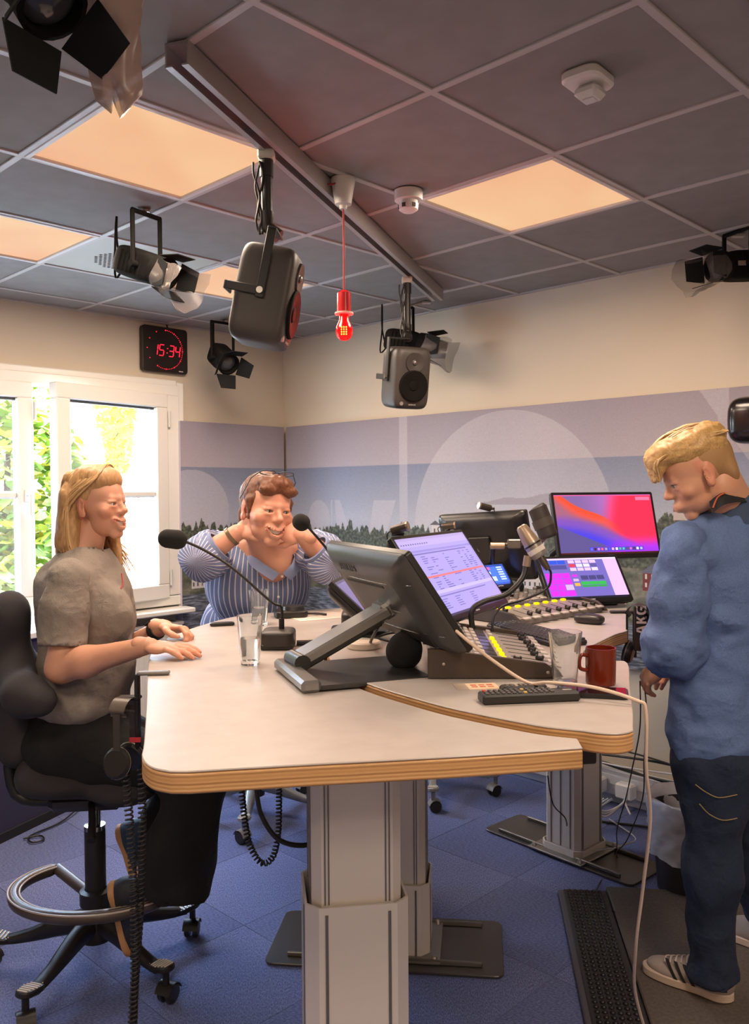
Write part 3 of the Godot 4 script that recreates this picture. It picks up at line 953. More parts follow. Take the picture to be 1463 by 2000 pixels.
func build_tables() -> void:
	var lam := textured(grain("a59c97", "afa7a2", 0.02, 77, 256, 5), Vector3(2, 2, 2), 0.38, 0, true)
	var steel := mat("2b2724", 0.5, 0.4)
	# the lower table: a long left edge, a straight front, and a concave side that takes the other table's arc
	var arc := [Vector2(0.408, 1.664), Vector2(0.341, 1.694), Vector2(0.281, 1.74), Vector2(0.224, 1.789), Vector2(0.153, 1.857), Vector2(0.078, 1.949), Vector2(-0.005, 2.062), Vector2(-0.075, 2.2), Vector2(-0.125, 2.38), Vector2(-0.15, 2.62), Vector2(-0.135, 2.9), Vector2(-0.08, 3.2), Vector2(0.02, 3.5), Vector2(0.12, 3.74)]
	var p := spline2([Vector2(0.392, 1.598), Vector2(0.156, 1.553), Vector2(-0.124, 1.512), Vector2(-0.33, 1.478)], 2)
	p.append_array(spline2([Vector2(-0.362, 1.479), Vector2(-0.402, 1.503), Vector2(-0.434, 1.56), Vector2(-0.455, 1.65), Vector2(-0.525, 1.928), Vector2(-0.643, 2.387), Vector2(-0.69, 2.62), Vector2(-0.7, 2.85), Vector2(-0.665, 3.02), Vector2(-0.58, 3.27), Vector2(-0.5, 3.37), Vector2(-0.38, 3.44), Vector2(-0.2, 3.52), Vector2(0.05, 3.62)], 4))
	var back := spline2(arc, 3)
	back.reverse()
	var shift := PackedVector2Array()
	for q in back: shift.append(q + Vector2(-0.012, -0.008))
	p.append_array(shift)
	var t := thing("studio_table", "large greige table with plywood edge where the smiling woman rests her hands", "table")
	var o1 := outline(p)
	part(MB.new().prism(o1, TOP - 0.004, TOP, 0.0015, true), "laminate_top", lam, t)
	part(MB.new().prism(o1, TOP - 0.042, TOP - 0.0042, 0.003, true), "plywood_core", ply_wood(), t)
	var fr := MB.new().use(Basis(Vector3.UP, 0.16), Vector3(0.02, 0, -1.74))
	fr.box(Vector3(0.06, 1.036, 0), Vector3(0.76, 0.042, 0.1), 0.003)
	fr.box(Vector3(-0.05, 1.036, -0.75), Vector3(0.1, 0.042, 1.4), 0.003)
	part(fr, "under_frame", steel, t)
	part(MB.new().use(Basis.IDENTITY, Vector3(-0.26, 1.03, -1.72)).box(Vector3.ZERO, Vector3(0.12, 0.05, 0.14), 0.006), "control_box", mat("2a2522", 0.6), t)
	leg_column(t, Vector3(-0.055, 0, -1.9), 0.14, 0.70, Vector2(0.8, 0.36), Vector3(0, 0, 0))
	leg_column(t, Vector3(0.075, 0, -2.93), -0.12, 0.26, Vector2(0.8, 0.36), Vector3(-0.04, 0, 0))
	# the raised crescent table
	t = thing("crescent_table", "raised crescent worktop with plywood edge carrying the mixing desks", "table")
	var c := PackedVector2Array(back)
	c.reverse()
	var near := spline2([Vector2(0.408, 1.664), Vector2(0.44, 1.646), Vector2(0.475, 1.642), Vector2(0.505, 1.66), Vector2(0.516, 1.69), Vector2(0.553, 1.813), Vector2(0.616, 2.044), Vector2(0.69, 2.31), Vector2(0.66, 2.345), Vector2(0.615, 2.38), Vector2(0.605, 2.454), Vector2(0.64, 2.54), Vector2(0.7, 2.637), Vector2(0.79, 2.775), Vector2(0.846, 2.84), Vector2(0.87, 2.92), Vector2(1.03, 3.47), Vector2(1.0, 3.53), Vector2(0.85, 3.9), Vector2(0.6, 3.98), Vector2(0.16, 3.86)], 4)
	var far: Vector2 = c[c.size() - 1]
	near.reverse()
	var q2 := PackedVector2Array(c)
	for i in near.size() - 1: q2.append(near[i])
	var o2 := outline(q2)
	var H2 := TOP + 0.014
	part(MB.new().prism(o2, H2 - 0.004, H2, 0.0015, true), "laminate_top", lam, t)
	part(MB.new().prism(o2, H2 - 0.042, H2 - 0.0042, 0.003, true), "plywood_core", ply_wood(), t)
	var f2 := MB.new()
	f2.use(Basis(Vector3.UP, 0.16), Vector3(0.4, 1.05, -2.05)).box(Vector3.ZERO, Vector3(0.14, 0.042, 0.3), 0.003)
	f2.use(Basis(Vector3.UP, -0.35), Vector3(0.5, 1.05, -2.9)).box(Vector3.ZERO, Vector3(0.1, 0.042, 1.7), 0.003)
	part(f2, "under_frame", steel, t)
	leg_column(t, Vector3(0.87, 0, -3.7), 0.72, 0.05, Vector2(0.27, 0.78), Vector3(0.0, 0, -0.02))

func star_base(ch: Node3D, body: Material, cap: Material, R: float, turn: float) -> void:
	for k in 5:
		var an := turn + TAU * k / 5
		var b := Basis(Vector3.UP, an)
		var arm := MB.new().use(b)
		var P := []
		for i in 7:
			var s := i / 6.0
			var y: float = [0.165, 0.155, 0.145, 0.13, 0.115, 0.105, 0.1][i]
			var hh: float = [0.035, 0.034, 0.031, 0.026, 0.02, 0.016, 0.012][i]
			var hw: float = [0.028, 0.027, 0.025, 0.023, 0.02, 0.02, 0.022][i]
			var ring := []
			for q in [[-1, -0.6], [-1, 0.6], [-0.5, 1], [0.5, 1], [1, 0.6], [1, -0.6], [0.5, -1], [-0.5, -1]]:
				ring.append(Vector3(q[0] * hw, y + q[1] * hh, -(0.03 + s * (R - 0.06))))
			P.append(ring)
		arm.grid(P, false, true)
		part(arm, "base_arm", body, ch)
		var cp := MB.new().use(b * Basis(Vector3.RIGHT, 0.18), b * Vector3(0, 0.106, -R + 0.02))
		cp.prism(round_rect(0.058, 0.095, 0.028), -0.006, 0.012, 0.004, true)
		var cpn := part(cp, "arm_cap", body, ch)
		var rb := MB.new().use(b * Basis(Vector3.RIGHT, 0.18), b * Vector3(0, 0.106, -R + 0.02))
		for i in 7: rb.box(Vector3(0, 0.0135, -0.036 + i * 0.012), Vector3(0.052 - absf(i - 3) * 0.006, 0.004, 0.005), 0.001)
		part(rb, "grip_rib", cap, cpn)
		var ca := Node3D.new()
		ca.name = "caster"
		ch.add_child(ca, true)
		var cb := Basis(Vector3.UP, an + 0.9 + k)
		var co := b * Vector3(0, 0, -R)
		part(MB.new().use(cb, co).tube([Vector3(0, 0.1, 0), Vector3(0, 0.06, 0)], 0.011, 8), "stem", body, ca)
		for s in [-1.0, 1.0]:
			part(MB.new().use(cb * Basis(Vector3.BACK, PI / 2), co + cb * Vector3(s * 0.015, 0.03, 0.01)).lathe([Vector2(0, -0.009), Vector2(0.026, -0.009), Vector2(0.03, -0.005), Vector2(0.03, 0.005), Vector2(0.026, 0.009), Vector2(0, 0.009)], 18), "wheel", mat("2a2827", 0.4), ca)
		var hood := MB.new().use(cb, co)
		var HP := []
		for i in 7:
			var a2 := PI * (0.05 + 0.9 * i / 6.0)
			HP.append([Vector3(-0.027, 0.03 + 0.034 * sin(a2), 0.01 + 0.034 * cos(a2)), Vector3(0.027, 0.03 + 0.034 * sin(a2), 0.01 + 0.034 * cos(a2))])
		hood.grid(HP)
		part(hood, "hood", body, ca)

var seat_mesh: ArrayMesh
var back_mesh: ArrayMesh
func saddle_chair(label: String, at: Vector3, turn: float, base_turn: float, seat_y: float, pale: bool) -> Node3D:
	var ch := thing("saddle_chair", label, "chair", at, turn, "saddle seat office chairs")
	var black := mat("1f1c1b", 0.4)
	var fab := textured(grain("262326", "3a363a", 0.2, 31, 128, 3), Vector3(14, 14, 14), 0.95, 0, true)
	star_base(ch, mat("8d8c8a", 0.4, 0.3) if pale else black, mat("cfc6bd", 0.5) if not pale else mat("b9b5ae", 0.5), 0.345, base_turn)
	part(MB.new().lathe([Vector2(0, 0.1), Vector2(0.05, 0.1), Vector2(0.052, 0.19), Vector2(0.038, 0.22), Vector2(0.034, 0.24), Vector2(0.034, 0.48), Vector2(0, 0.48)], 18), "gas_column", black, ch)
	part(MB.new().lathe([Vector2(0, 0.47), Vector2(0.0345, 0.47), Vector2(0.0345, 0.485), Vector2(0.02, 0.487), Vector2(0.02, seat_y - 0.1), Vector2(0, seat_y - 0.1)], 16), "piston", mat("c9c4be", 0.18, 1.0), ch)
	# foot ring with ribs
	if not pale:
		var ring := Node3D.new()
		ring.name = "foot_ring"
		ch.add_child(ring, true)
		ring.rotation.y = -PI / 2 - 0.15
		var rp := func(s: float, r: float) -> Vector3:
			return Vector3(sin(s) * r * 1.12, 0.27, -cos(s) * r * 0.86)
		var loop := []
		for i in 49: loop.append(rp.call(-2.35 + 4.7 * i / 48.0, 0.235))
		loop = [Vector3(-0.045, 0.245, 0.03)] + loop + [Vector3(0.045, 0.245, 0.03)]
		part(MB.new().tube(loop, 0.02, 10), "ring", mat("4b403a", 0.35), ring)
		for k in 4:
			var lp := []
			for i in 49: lp.append(rp.call(-2.3 + 4.6 * i / 48.0, 0.218 + k * 0.011) + Vector3(0, 0.0175 - absf(k - 1.5) * 0.003, 0))
			part(MB.new().tube(lp, 0.0035, 5), "grip_rib", mat("b8aaa0", 0.45), ring)
		part(MB.new().lathe([Vector2(0.036, 0.215), Vector2(0.052, 0.22), Vector2(0.052, 0.265), Vector2(0.036, 0.27)], 16), "collar", black, ring)
	var y := seat_y
	# seat: saddle that spreads into two lobes in front
	if seat_mesh == null: seat_mesh = sdf([
		["e", Vector3(0, -0.035, 0.08), Vector3(0.19, 0.06, 0.15)], ["e", Vector3(0, -0.045, -0.06), Vector3(0.13, 0.055, 0.16)],
		["e", Vector3(0.11, -0.06, -0.12), Vector3(0.1, 0.05, 0.1)], ["e", Vector3(-0.11, -0.06, -0.12), Vector3(0.1, 0.05, 0.1)],
		["e", Vector3(0, -0.02, 0.17), Vector3(0.15, 0.06, 0.06)]], 0.013, 0.02).mesh()
	part(seat_mesh, "seat", fab, ch).position.y = y
	part(MB.new().box(Vector3(0, y - 0.125, 0.02), Vector3(0.12, 0.06, 0.24), 0.02), "tilt_mechanism", black, ch)
	part(MB.new().tube([Vector3(0.05, y - 0.12, 0.0), Vector3(0.13, y - 0.15, -0.02), Vector3(0.2, y - 0.19, -0.03)], [0.01, 0.012, 0.014], 8), "lever", black, ch)
	part(MB.new().tube(spline([Vector3(0, y - 0.13, 0.1), Vector3(0, y - 0.1, 0.25), Vector3(0, y + 0.1, 0.27)], 5), 0.02, 8), "back_bracket", black, ch)
	# back: tall spine with two side wings
	if back_mesh == null: back_mesh = sdf([
		["c", Vector3(0, 0.06, 0.235), Vector3(0, 0.24, 0.245), 0.075, 0.05], ["c", Vector3(0, 0.24, 0.245), Vector3(0, 0.5, 0.26), 0.045, 0.05],
		["e", Vector3(0, 0.49, 0.26), Vector3(0.075, 0.07, 0.045)],
		["c", Vector3(0, 0.3, 0.25), Vector3(0.2, 0.27, 0.16), 0.055, 0.055], ["c", Vector3(0, 0.3, 0.25), Vector3(-0.2, 0.27, 0.16), 0.055, 0.055],
		["c", Vector3(0.2, 0.27, 0.16), Vector3(0.25, 0.265, 0.1), 0.05, 0.045], ["c", Vector3(-0.2, 0.27, 0.16), Vector3(-0.25, 0.265, 0.1), 0.05, 0.045]], 0.014, 0.025).mesh()
	part(back_mesh, "backrest", fab, ch).position.y = y
	return ch

func build_chairs() -> void:
	saddle_chair("black saddle chair with ribbed foot ring carrying the woman in the grey t-shirt", Vector3(-0.94, 0, -2.80), -PI / 2 + 0.12, 0.52, 0.70, false)
	saddle_chair("dark saddle chair on a pale grey star base behind the woman in stripes", Vector3(-0.60, 0, -4.14), PI - 0.25, 0.25, 0.66, true)
	saddle_chair("empty dark saddle chair between the crescent table and the mural", Vector3(0.3, 0, -4.5), PI + 0.3, 0.9, 0.7, true)
	var wc := thing("wall_camera", "black studio camera on a bracket at the mural, behind the man", "camera", room(AX - 0.047, 1.39, 1.78), YAW)
	part(MB.new().box(Vector3(-0.006, 0, 0), Vector3(0.012, 0.1, 0.1), 0.003), "wall_plate", mat("1f1c1b", 0.4), wc)
	part(MB.new().tube([Vector3(-0.01, 0, 0), Vector3(-0.1, 0.0, 0.0), Vector3(-0.14, 0.02, 0)], 0.018, 8), "bracket_arm", mat("1f1c1b", 0.4), wc)
	part(softbox(Vector3(-0.15, 0.1, 0), Vector3(0.085, 0.1, 0.085), 0.6), "head", mat("1a1819", 0.2), wc)
	part(MB.new().ball(Vector3(-0.21, 0.03, 0.055), Vector3.ONE * 0.006, 8, 6), "status_lamp", glow("ffe0a0", 1.2), wc)
	# low counter under the windows, turned a little away from the wall
	var an := 0.38
	var cb := thing("low_counter", "low counter with dark violet felt front and white top under the windows", "counter", Vector3(-1.708, 0, -3.804), YAW + an)
	part(MB.new().box(Vector3(-0.6, 0.46, -0.21), Vector3(2.4, 0.88, 0.4), 0.004), "body", textured(grain("2e2a45", "3d3859", 0.3, 88, 128, 3), Vector3(8, 8, 8), 0.95, 0, true), cb)
	part(MB.new().box(Vector3(-0.6, 0.02, -0.2), Vector3(2.36, 0.045, 0.4)), "plinth", mat("1c1a22", 0.8), cb)
	part(MB.new().box(Vector3(-0.6, 0.918, -0.2), Vector3(2.44, 0.03, 0.44), 0.004), "counter_top", mat("c9c7c6", 0.4), cb)
	var sg := thing("paper_sign", "small white paper sign on the violet counter front", "sign", Vector3(-1.708, 0, -3.804), YAW + an)
	part(MB.new().box(Vector3(-0.04, 0.585, -0.005), Vector3(0.2, 0.06, 0.004)), "sheet", mat("cfcac4", 0.7), sg)
	part(MB.new().box(Vector3(-0.02, 0.59, -0.002), Vector3(0.1, 0.02, 0.002)), "print", mat("8a8078", 0.7), sg)
	# radiator under the right window
	var ra := thing("radiator", "white panel radiator below the ajar window", "radiator", Vector3.ZERO, YAW)
	var w := mat("d6d3cc", 0.4)
	part(MB.new().box(Vector3(2.68, 0.45, -BX + 0.07), Vector3(0.62, 0.6, 0.06), 0.008), "panel", w, ra)
	for i in 18: part(MB.new().box(Vector3(2.4 + i * 0.0335, 0.45, -BX + 0.101), Vector3(0.016, 0.54, 0.006), 0.002), "flute", w, ra)
	part(MB.new().box(Vector3(2.68, 0.76, -BX + 0.07), Vector3(0.62, 0.02, 0.09), 0.004), "top_grille", w, ra)
	for i in 14: part(MB.new().box(Vector3(2.43 + i * 0.039, 0.7705, -BX + 0.07), Vector3(0.022, 0.003, 0.05)), "grille_slot", mat("6d6b68", 0.8), ra)
func softbox(o: Vector3, h: Vector3, e := 0.35, m: MB = null, segs := 28, rings := 18) -> MB:      # rounded box (superellipsoid)
	if m == null: m = MB.new()
	var P := []
	for i in rings + 1:
		var th := -PI / 2 + PI * i / rings
		var cy := signf(sin(th)) * pow(absf(sin(th)), e)
		var cr := pow(maxf(cos(th), 0.0), e)
		var ring := []
		for j in segs:
			var ph := TAU * j / segs
			ring.append(o + Vector3(cr * signf(cos(ph)) * pow(absf(cos(ph)), e) * h.x, cy * h.y, -cr * signf(sin(ph)) * pow(absf(sin(ph)), e) * h.z))
		P.append(ring)
	P.reverse()
	return m.grid(P, false, true)
func dull(hex: String) -> StandardMaterial3D:              # painted black with little sheen
	var m: StandardMaterial3D = mat(hex, 0.75).duplicate() if not mats.has("dull" + hex) else mats["dull" + hex]
	m.metallic_specular = 0.2
	mats["dull" + hex] = m
	return m
func facing(z: Vector3, up := Vector3.UP) -> Basis:             # basis whose z axis points along z
	var zz := z.normalized()
	var x := up.cross(zz).normalized()
	return Basis(x, zz.cross(x), zz)

func loudspeaker(label: String, pole_top: Vector3, centre: Vector3, front: Vector3, side: float) -> void:
	var t := thing("loudspeaker", label, "loudspeaker", pole_top, 0, "grey studio monitors on ceiling poles")
	var b := facing(front)
	var o := centre - pole_top
	var shell := mat("3b3633", 0.5)
	var black := mat("191716", 0.5)
	var H := Vector3(0.094, 0.145, 0.085)
	part(softbox(Vector3.ZERO, H, 0.3, MB.new().use(b, o)), "cabinet", shell, t)
	var fb := b.z * H.z
	part(MB.new().use(b * Basis(Vector3.RIGHT, PI / 2), o + fb - b.y * 0.035).lathe([Vector2(0.074, -0.012), Vector2(0.073, 0.006), Vector2(0.068, 0.009), Vector2(0.06, 0.007), Vector2(0.054, 0.0085), Vector2(0.024, 0.002), Vector2(0.02, 0.006), Vector2(0.0, 0.0075)], 28), "woofer", dull("161413"), t)
	part(MB.new().use(b * Basis(Vector3.RIGHT, PI / 2), o + fb + b.y * 0.072).lathe([Vector2(0.048, -0.012), Vector2(0.046, 0.005), Vector2(0.03, 0.003), Vector2(0.014, 0.0), Vector2(0.011, 0.002), Vector2(0.0, 0.004)], 24), "tweeter", mat("3a3532", 0.45), t)
	part(MB.new().use(b * Basis(Vector3.RIGHT, PI / 2), o + fb + b.y * 0.072 + b.z * 0.004).ball(Vector3.ZERO, Vector3(0.011, 0.006, 0.011), 12, 6), "dome", mat("8a8480", 0.3, 0.8), t)
	part(MB.new().use(b * Basis(Vector3.RIGHT, PI / 2), o + fb - b.y * 0.118 - b.x * 0.055 - b.z * 0.004).lathe([Vector2(0, 0.004), Vector2(0.009, 0.004), Vector2(0.009, -0.004)], 12), "power_knob", mat("a7a09a", 0.4, 0.5), t)
	var lg := lettering("GENELEC", 0.009, mat("9a9590", 0.5), t, "lettering", 0.002)
	lg.transform = Transform3D(b, o + b.z * (H.z + 0.0) - b.y * 0.122)
	# bracket: an L of flat bar at one side and a cross piece behind
	var s := b.x * side
	var hub := o + s * (H.x + 0.006)
	var br := MB.new()
	br.use(b, hub + b.y * 0.08).box(Vector3.ZERO, Vector3(0.008, 0.2, 0.026), 0.002)
	br.use(b, hub - b.z * 0.05 + b.y * 0.0).box(Vector3.ZERO, Vector3(0.008, 0.026, 0.11), 0.002)
	br.use(b, o + b.y * 0.182 + s * 0.05).box(Vector3.ZERO, Vector3(0.11, 0.008, 0.026), 0.002)
	br.use(b, o - b.z * 0.104 + s * 0.07).box(Vector3.ZERO, Vector3(0.07, 0.026, 0.008), 0.002)
	part(br, "bracket", black, t)
	part(MB.new().use(b * Basis(Vector3.BACK, -PI / 2 * side), hub).lathe([Vector2(0, 0.012), Vector2(0.01, 0.012), Vector2(0.01, 0.0)], 10), "pivot_bolt", mat("8e8984", 0.3, 0.9), t)
	var top := o + b.y * 0.186
	part(MB.new().tube([Vector3.ZERO, Vector3(0, top.y * 0.5, 0), Vector3(0, top.y + 0.04, 0)], 0.0165, 12), "pole", mat("1c1a19", 0.4), t)
	part(MB.new().tube([Vector3(0, top.y + 0.075, 0), Vector3(0, top.y + 0.03, 0), top], 0.021, 10), "ball_joint", black, t)
	part(MB.new().tube([Vector3(0, -0.02, 0), Vector3(0, -0.07, 0)], 0.021, 10), "pole_collar", black, t)
	part(MB.new().box(Vector3(0, -0.005, 0), Vector3(0.05, 0.03, 0.05), 0.005), "pole_clamp", mat("c3bcb4", 0.5), t)
	for k in 3:
		var w := []
		for i in 8:
			var f := i / 7.0
			w.append(Vector3(-0.018 - 0.006 * k + 0.01 * sin(f * 9 + k * 2), -0.03 + f * (top.y + 0.03), 0.016 + 0.006 * cos(f * 7 + k)).lerp(top - b.z * 0.05, f * f * 0.6))
		part(MB.new().tube(spline(w, 3), 0.0035, 5), "cable", black, t)

func spotlight(label: String, clamp_at: Vector3, centre: Vector3, aim: Vector3, L: float, R: float, sheet: bool, flare: float) -> Node3D:
	var t := thing("spotlight", label, "spotlight", clamp_at, 0, "black theatre spotlights under the ceiling")
	var black := dull("141312")
	var b := facing(aim)
	var o := centre - clamp_at
	part(softbox(Vector3(0, 0, -0.04 * L / 0.26), Vector3(R, R * 1.1, L / 2), 0.45, MB.new().use(b, o)), "lamp_body", black, t)
	var fin := MB.new().use(b, o)
	for k in 6: fin.box(Vector3(0, 0, -L * 0.42 + k * L * 0.1), Vector3(R * 2.08, R * 1.5, L * 0.025), 0.002)
	part(fin, "cooling_fins", dull("121110"), t)
	part(MB.new().use(b * Basis(Vector3.RIGHT, PI / 2), o + b.z * L * 0.36).lathe([Vector2(R * 0.7, -0.03), Vector2(R * 1.12, -0.02), Vector2(R * 1.15, 0.03), Vector2(R * 0.95, 0.035), Vector2(R * 0.9, 0.0), Vector2(0, -0.01)], 20), "lens_ring", black, t)
	part(MB.new().use(b * Basis(Vector3.RIGHT, PI / 2), o + b.z * (L * 0.36 + 0.01)).lathe([Vector2(R * 0.88, 0.0), Vector2(R * 0.5, 0.015), Vector2(0, 0.02)], 18), "lens", mat("3b3a3c", 0.1), t)
	part(MB.new().use(b, o + b.x * R * 1.03 - b.z * L * 0.05).box(Vector3.ZERO, Vector3(0.003, R * 0.35, L * 0.5)), "rating_label", mat("8d7a72", 0.6), t)
	# four barn doors
	for k in 4:
		var q := b * Basis(Vector3.BACK, PI / 2 * k)
		var hinge := o + b.z * (L * 0.36 + 0.03) + q.y * R * 1.1
		var dir := (b.z * cos(flare) + q.y * sin(flare)).normalized()
		var w := R * (1.0 if k % 2 else 1.15)
		var l := R * 1.5
		var m := MB.new()
		var pa := [hinge - q.x * w, hinge + q.x * w, hinge + q.x * w * 0.75 + dir * l, hinge - q.x * w * 0.75 + dir * l]
		var th := dir.cross(q.x).normalized() * 0.0015
		var up := []; var dn := []
		for p in pa: up.append(p + th); dn.append(p - th)
		m.face([up[0], up[3], up[2], up[1]]); m.face([dn[0], dn[1], dn[2], dn[3]])
		for i in 4: m.face([dn[i], up[i], up[(i + 1) % 4], dn[(i + 1) % 4]])
		part(m, "barn_door", dull("1b1c1d"), t)
	# yoke
	var yo := MB.new()
	var side := Vector3.UP.cross(b.z).normalized() * (R * 1.3)
	var topc := Vector3(o.x, o.y + maxf(R * 2.6, -o.y - 0.03), o.z)
	for s in [-1.0, 1.0]: yo.tube([o + side * s, o + side * s + Vector3(0, R * 0.5, 0), topc + side * s], 0.009, 6)
	yo.tube([topc + side * 1.05, topc - side * 1.05], 0.009, 6)
	part(yo, "yoke", black, t)
	for s in [-1.0, 1.0]: part(MB.new().tube([o + side * s * 0.75, o + side * s * 1.2], 0.014, 8), "tilt_knob", black, t)
	part(MB.new().tube([topc, Vector3(0, -0.0, 0)], 0.007, 6), "hanging_bolt", mat("a09a94", 0.3, 0.8), t)
	part(MB.new().box(Vector3(0, -0.006, 0), Vector3(0.05, 0.012, 0.03), 0.002), "grid_clip", mat("b5b0aa", 0.4, 0.5), t)
	if sheet:
		var P := []
		for i in 11:
			var ring := []
			for j in 13:
				var s := (i / 10.0)
				var an := -2.3 + 4.6 * j / 12.0
				var rad := R * (1.3 + 0.45 * s + 0.16 * sin(an * 5 + i * 0.9) * s)
				ring.append(o + b.z * (L * 0.36 + 0.015 + s * R * 2.6 + 0.012 * sin(an * 3 + 1)) + (b.x * sin(an) - b.y * cos(an)) * rad + Vector3(0, -0.02 * s, 0))
			P.append(ring)
		var sm := StandardMaterial3D.new()
		sm.albedo_color = Color(0.42, 0.39, 0.38, 0.45)
		sm.transparency = BaseMaterial3D.TRANSPARENCY_ALPHA
		sm.roughness = 0.35
		part(MB.new().grid(P), "diffusion_sheet", sm, t)
	for k in 2:
		part(MB.new().tube(spline([o - b.z * L * 0.5, o - b.z * (L * 0.62 + 0.04 * k) + Vector3(0, -0.05 - 0.03 * k, 0), o - b.z * (L * 0.75) + Vector3(0, 0.06, 0.02 * k), Vector3(o.x - b.z.x * L * 0.75, -0.01, o.z - b.z.z * L * 0.75)], 5), 0.0045, 5), "power_cable", black, t)
	return t

func build_ceiling_gear() -> void:
	# strut track
	var A := Vector3(-0.462, 0, -2.038)
	var B := Vector3(0.345, 0, -4.551)
	var t := thing("ceiling_track", "pale metal channel track running diagonally under the ceiling", "track", Vector3(A.x, CEIL, A.z))
	var b := facing((A - B))
	var len := A.distance_to(B)
	var tr := MB.new().use(b, Vector3.ZERO)
	var mid := -len / 2
	tr.box(Vector3(0, -0.004, mid), Vector3(0.062, 0.006, len))
	for s in [-1.0, 1.0]:
		tr.box(Vector3(s * 0.0295, -0.03, mid), Vector3(0.004, 0.056, len))
		tr.box(Vector3(s * 0.022, -0.057, mid), Vector3(0.018, 0.004, len))
	part(tr, "channel", mat("a8a3a2", 0.35, 0.5), t)
	for k in 5: part(MB.new().use(b).tube([Vector3(0, 0.005, -0.3 - k * 0.5), Vector3(0, -0.02, -0.3 - k * 0.5)], 0.008, 6), "fixing_bolt", mat("8a8580", 0.3, 0.8), t)
	loudspeaker("large grey loudspeaker glowing red at its edge beside the red bulb", Vector3(-0.316, 2.6, -2.561), Vector3(-0.318, 2.17, -2.56), Vector3(0.96, -0.2, 0.07), -1.0)
	loudspeaker("grey loudspeaker showing its round woofer, hung at the far end of the track", Vector3(0.163, 2.6, -4.076), Vector3(0.152, 2.125, -4.04), Vector3(0.42, -0.16, 0.9), -1.0)
	# pendant with a red bulb
	var p := thing("pendant_lamp", "bare red bulb on a red cord under a white ceiling cup", "pendant lamp", Vector3(-0.1, CEIL, -2.933))
	part(MB.new().lathe([Vector2(0.0, -0.105), Vector2(0.012, -0.104), Vector2(0.014, -0.092), Vector2(0.028, -0.088), Vector2(0.043, -0.004), Vector2(0.041, 0.0), Vector2(0, 0.0)], 24), "ceiling_cup", mat("cfc8c2", 0.45), p)
	part(MB.new().tube([Vector3(0, -0.1, 0), Vector3(0.001, -0.25, 0), Vector3(0, -0.385, 0)], 0.0035, 8), "cord", mat("8d1a1c", 0.6), p)
	part(MB.new().tube(spline([Vector3(-0.09, -0.002, 0.02), Vector3(-0.085, -0.02, 0.03), Vector3(-0.04, -0.03, 0.03), Vector3(0, -0.012, 0.02), Vector3(0, -0.002, 0.0)], 5), 0.0035, 6), "loose_cord", mat("8d1a1c", 0.6), p)
	part(MB.new().lathe([Vector2(0, -0.38), Vector2(0.014, -0.382), Vector2(0.023, -0.39), Vector2(0.024, -0.455), Vector2(0.0, -0.457)], 20), "socket", mat("a3161b", 0.25), p)
	part(MB.new().lathe([Vector2(0.0, -0.456), Vector2(0.032, -0.456), Vector2(0.032, -0.462), Vector2(0.0, -0.463)], 20), "socket_ring", mat("d2a59c", 0.4), p)
	var bm := StandardMaterial3D.new()
	bm.albedo_color = Color(0.9, 0.05, 0.05)
	bm.emission_enabled = true
	bm.emission = Color(1.0, 0.03, 0.03)
	bm.emission_energy_multiplier = 1.1
	bm.roughness = 0.15
	part(MB.new().lathe([Vector2(0.0, -0.553), Vector2(0.014, -0.55), Vector2(0.025, -0.54), Vector2(0.0295, -0.522), Vector2(0.027, -0.504), Vector2(0.018, -0.486), Vector2(0.0155, -0.463)], 24), "bulb", bm, p)
	var fl := MB.new()
	for i in 3:
		for j in 4: fl.ball(Vector3(-0.008 + i * 0.008, -0.535 + j * 0.008, 0.0285 - absf(i - 1) * 0.001), Vector3(0.0026, 0.003, 0.0015), 6, 4)
	part(fl, "filament", glow("ffb43a", 2.5), p)
	var ol := OmniLight3D.new()
	ol.name = "bulb_light"
	ol.light_color = Color(1.0, 0.05, 0.05)
	ol.light_energy = 0.08
	ol.light_size = 0.03
	ol.omni_range = 8.0
	ol.shadow_enabled = true
	ol.position = Vector3(0, -0.52, 0)
	p.add_child(ol)
	# detectors
	var w := mat("cfc9c6", 0.4)
	var d := thing("smoke_detector", "round white smoke detector beside the right light panel", "smoke detector", Vector3(0.129, CEIL, -3.06))
	part(MB.new().lathe([Vector2(0, -0.045), Vector2(0.03, -0.045), Vector2(0.034, -0.035), Vector2(0.05, -0.033), Vector2(0.052, -0.005), Vector2(0.052, 0), Vector2(0, 0)], 24), "base", w, d)
	part(MB.new().lathe([Vector2(0, -0.075), Vector2(0.022, -0.074), Vector2(0.034, -0.066), Vector2(0.036, -0.058), Vector2(0.036, -0.045)], 20), "sensor_head", w, d)
	for k in 6: part(MB.new().use(Basis(Vector3.UP, k * TAU / 6), Vector3.ZERO).box(Vector3(0.034, -0.056, 0), Vector3(0.006, 0.014, 0.014)), "vent_slot", mat("4a4644", 0.8), d)
	d = thing("alarm_beacon", "square white alarm unit with clear lens in a ceiling tile", "alarm", Vector3(0.561, CEIL + 0.004, -2.226), 0.85)
	part(MB.new().prism(round_rect(0.13, 0.105, 0.03, 6), -0.028, 0.0, 0.006, true), "housing", w, d)
	var cl := StandardMaterial3D.new()
	cl.albedo_color = Color(0.75, 0.74, 0.74)
	cl.roughness = 0.08
	part(MB.new().use(Basis.IDENTITY, Vector3(0.008, 0, 0.002)).prism(round_rect(0.066, 0.066, 0.014, 5), -0.062, -0.028, 0.012, true), "lens", cl, d)
	part(MB.new().box(Vector3(0.008, -0.063, 0.002), Vector3(0.03, 0.002, 0.03)), "lens_window", mat("b9b4b2", 0.1), d)
	d = thing("round_air_vent", "round ringed air vent in a ceiling tile", "air vent", Vector3(0.93, CEIL + 0.004, -1.83))
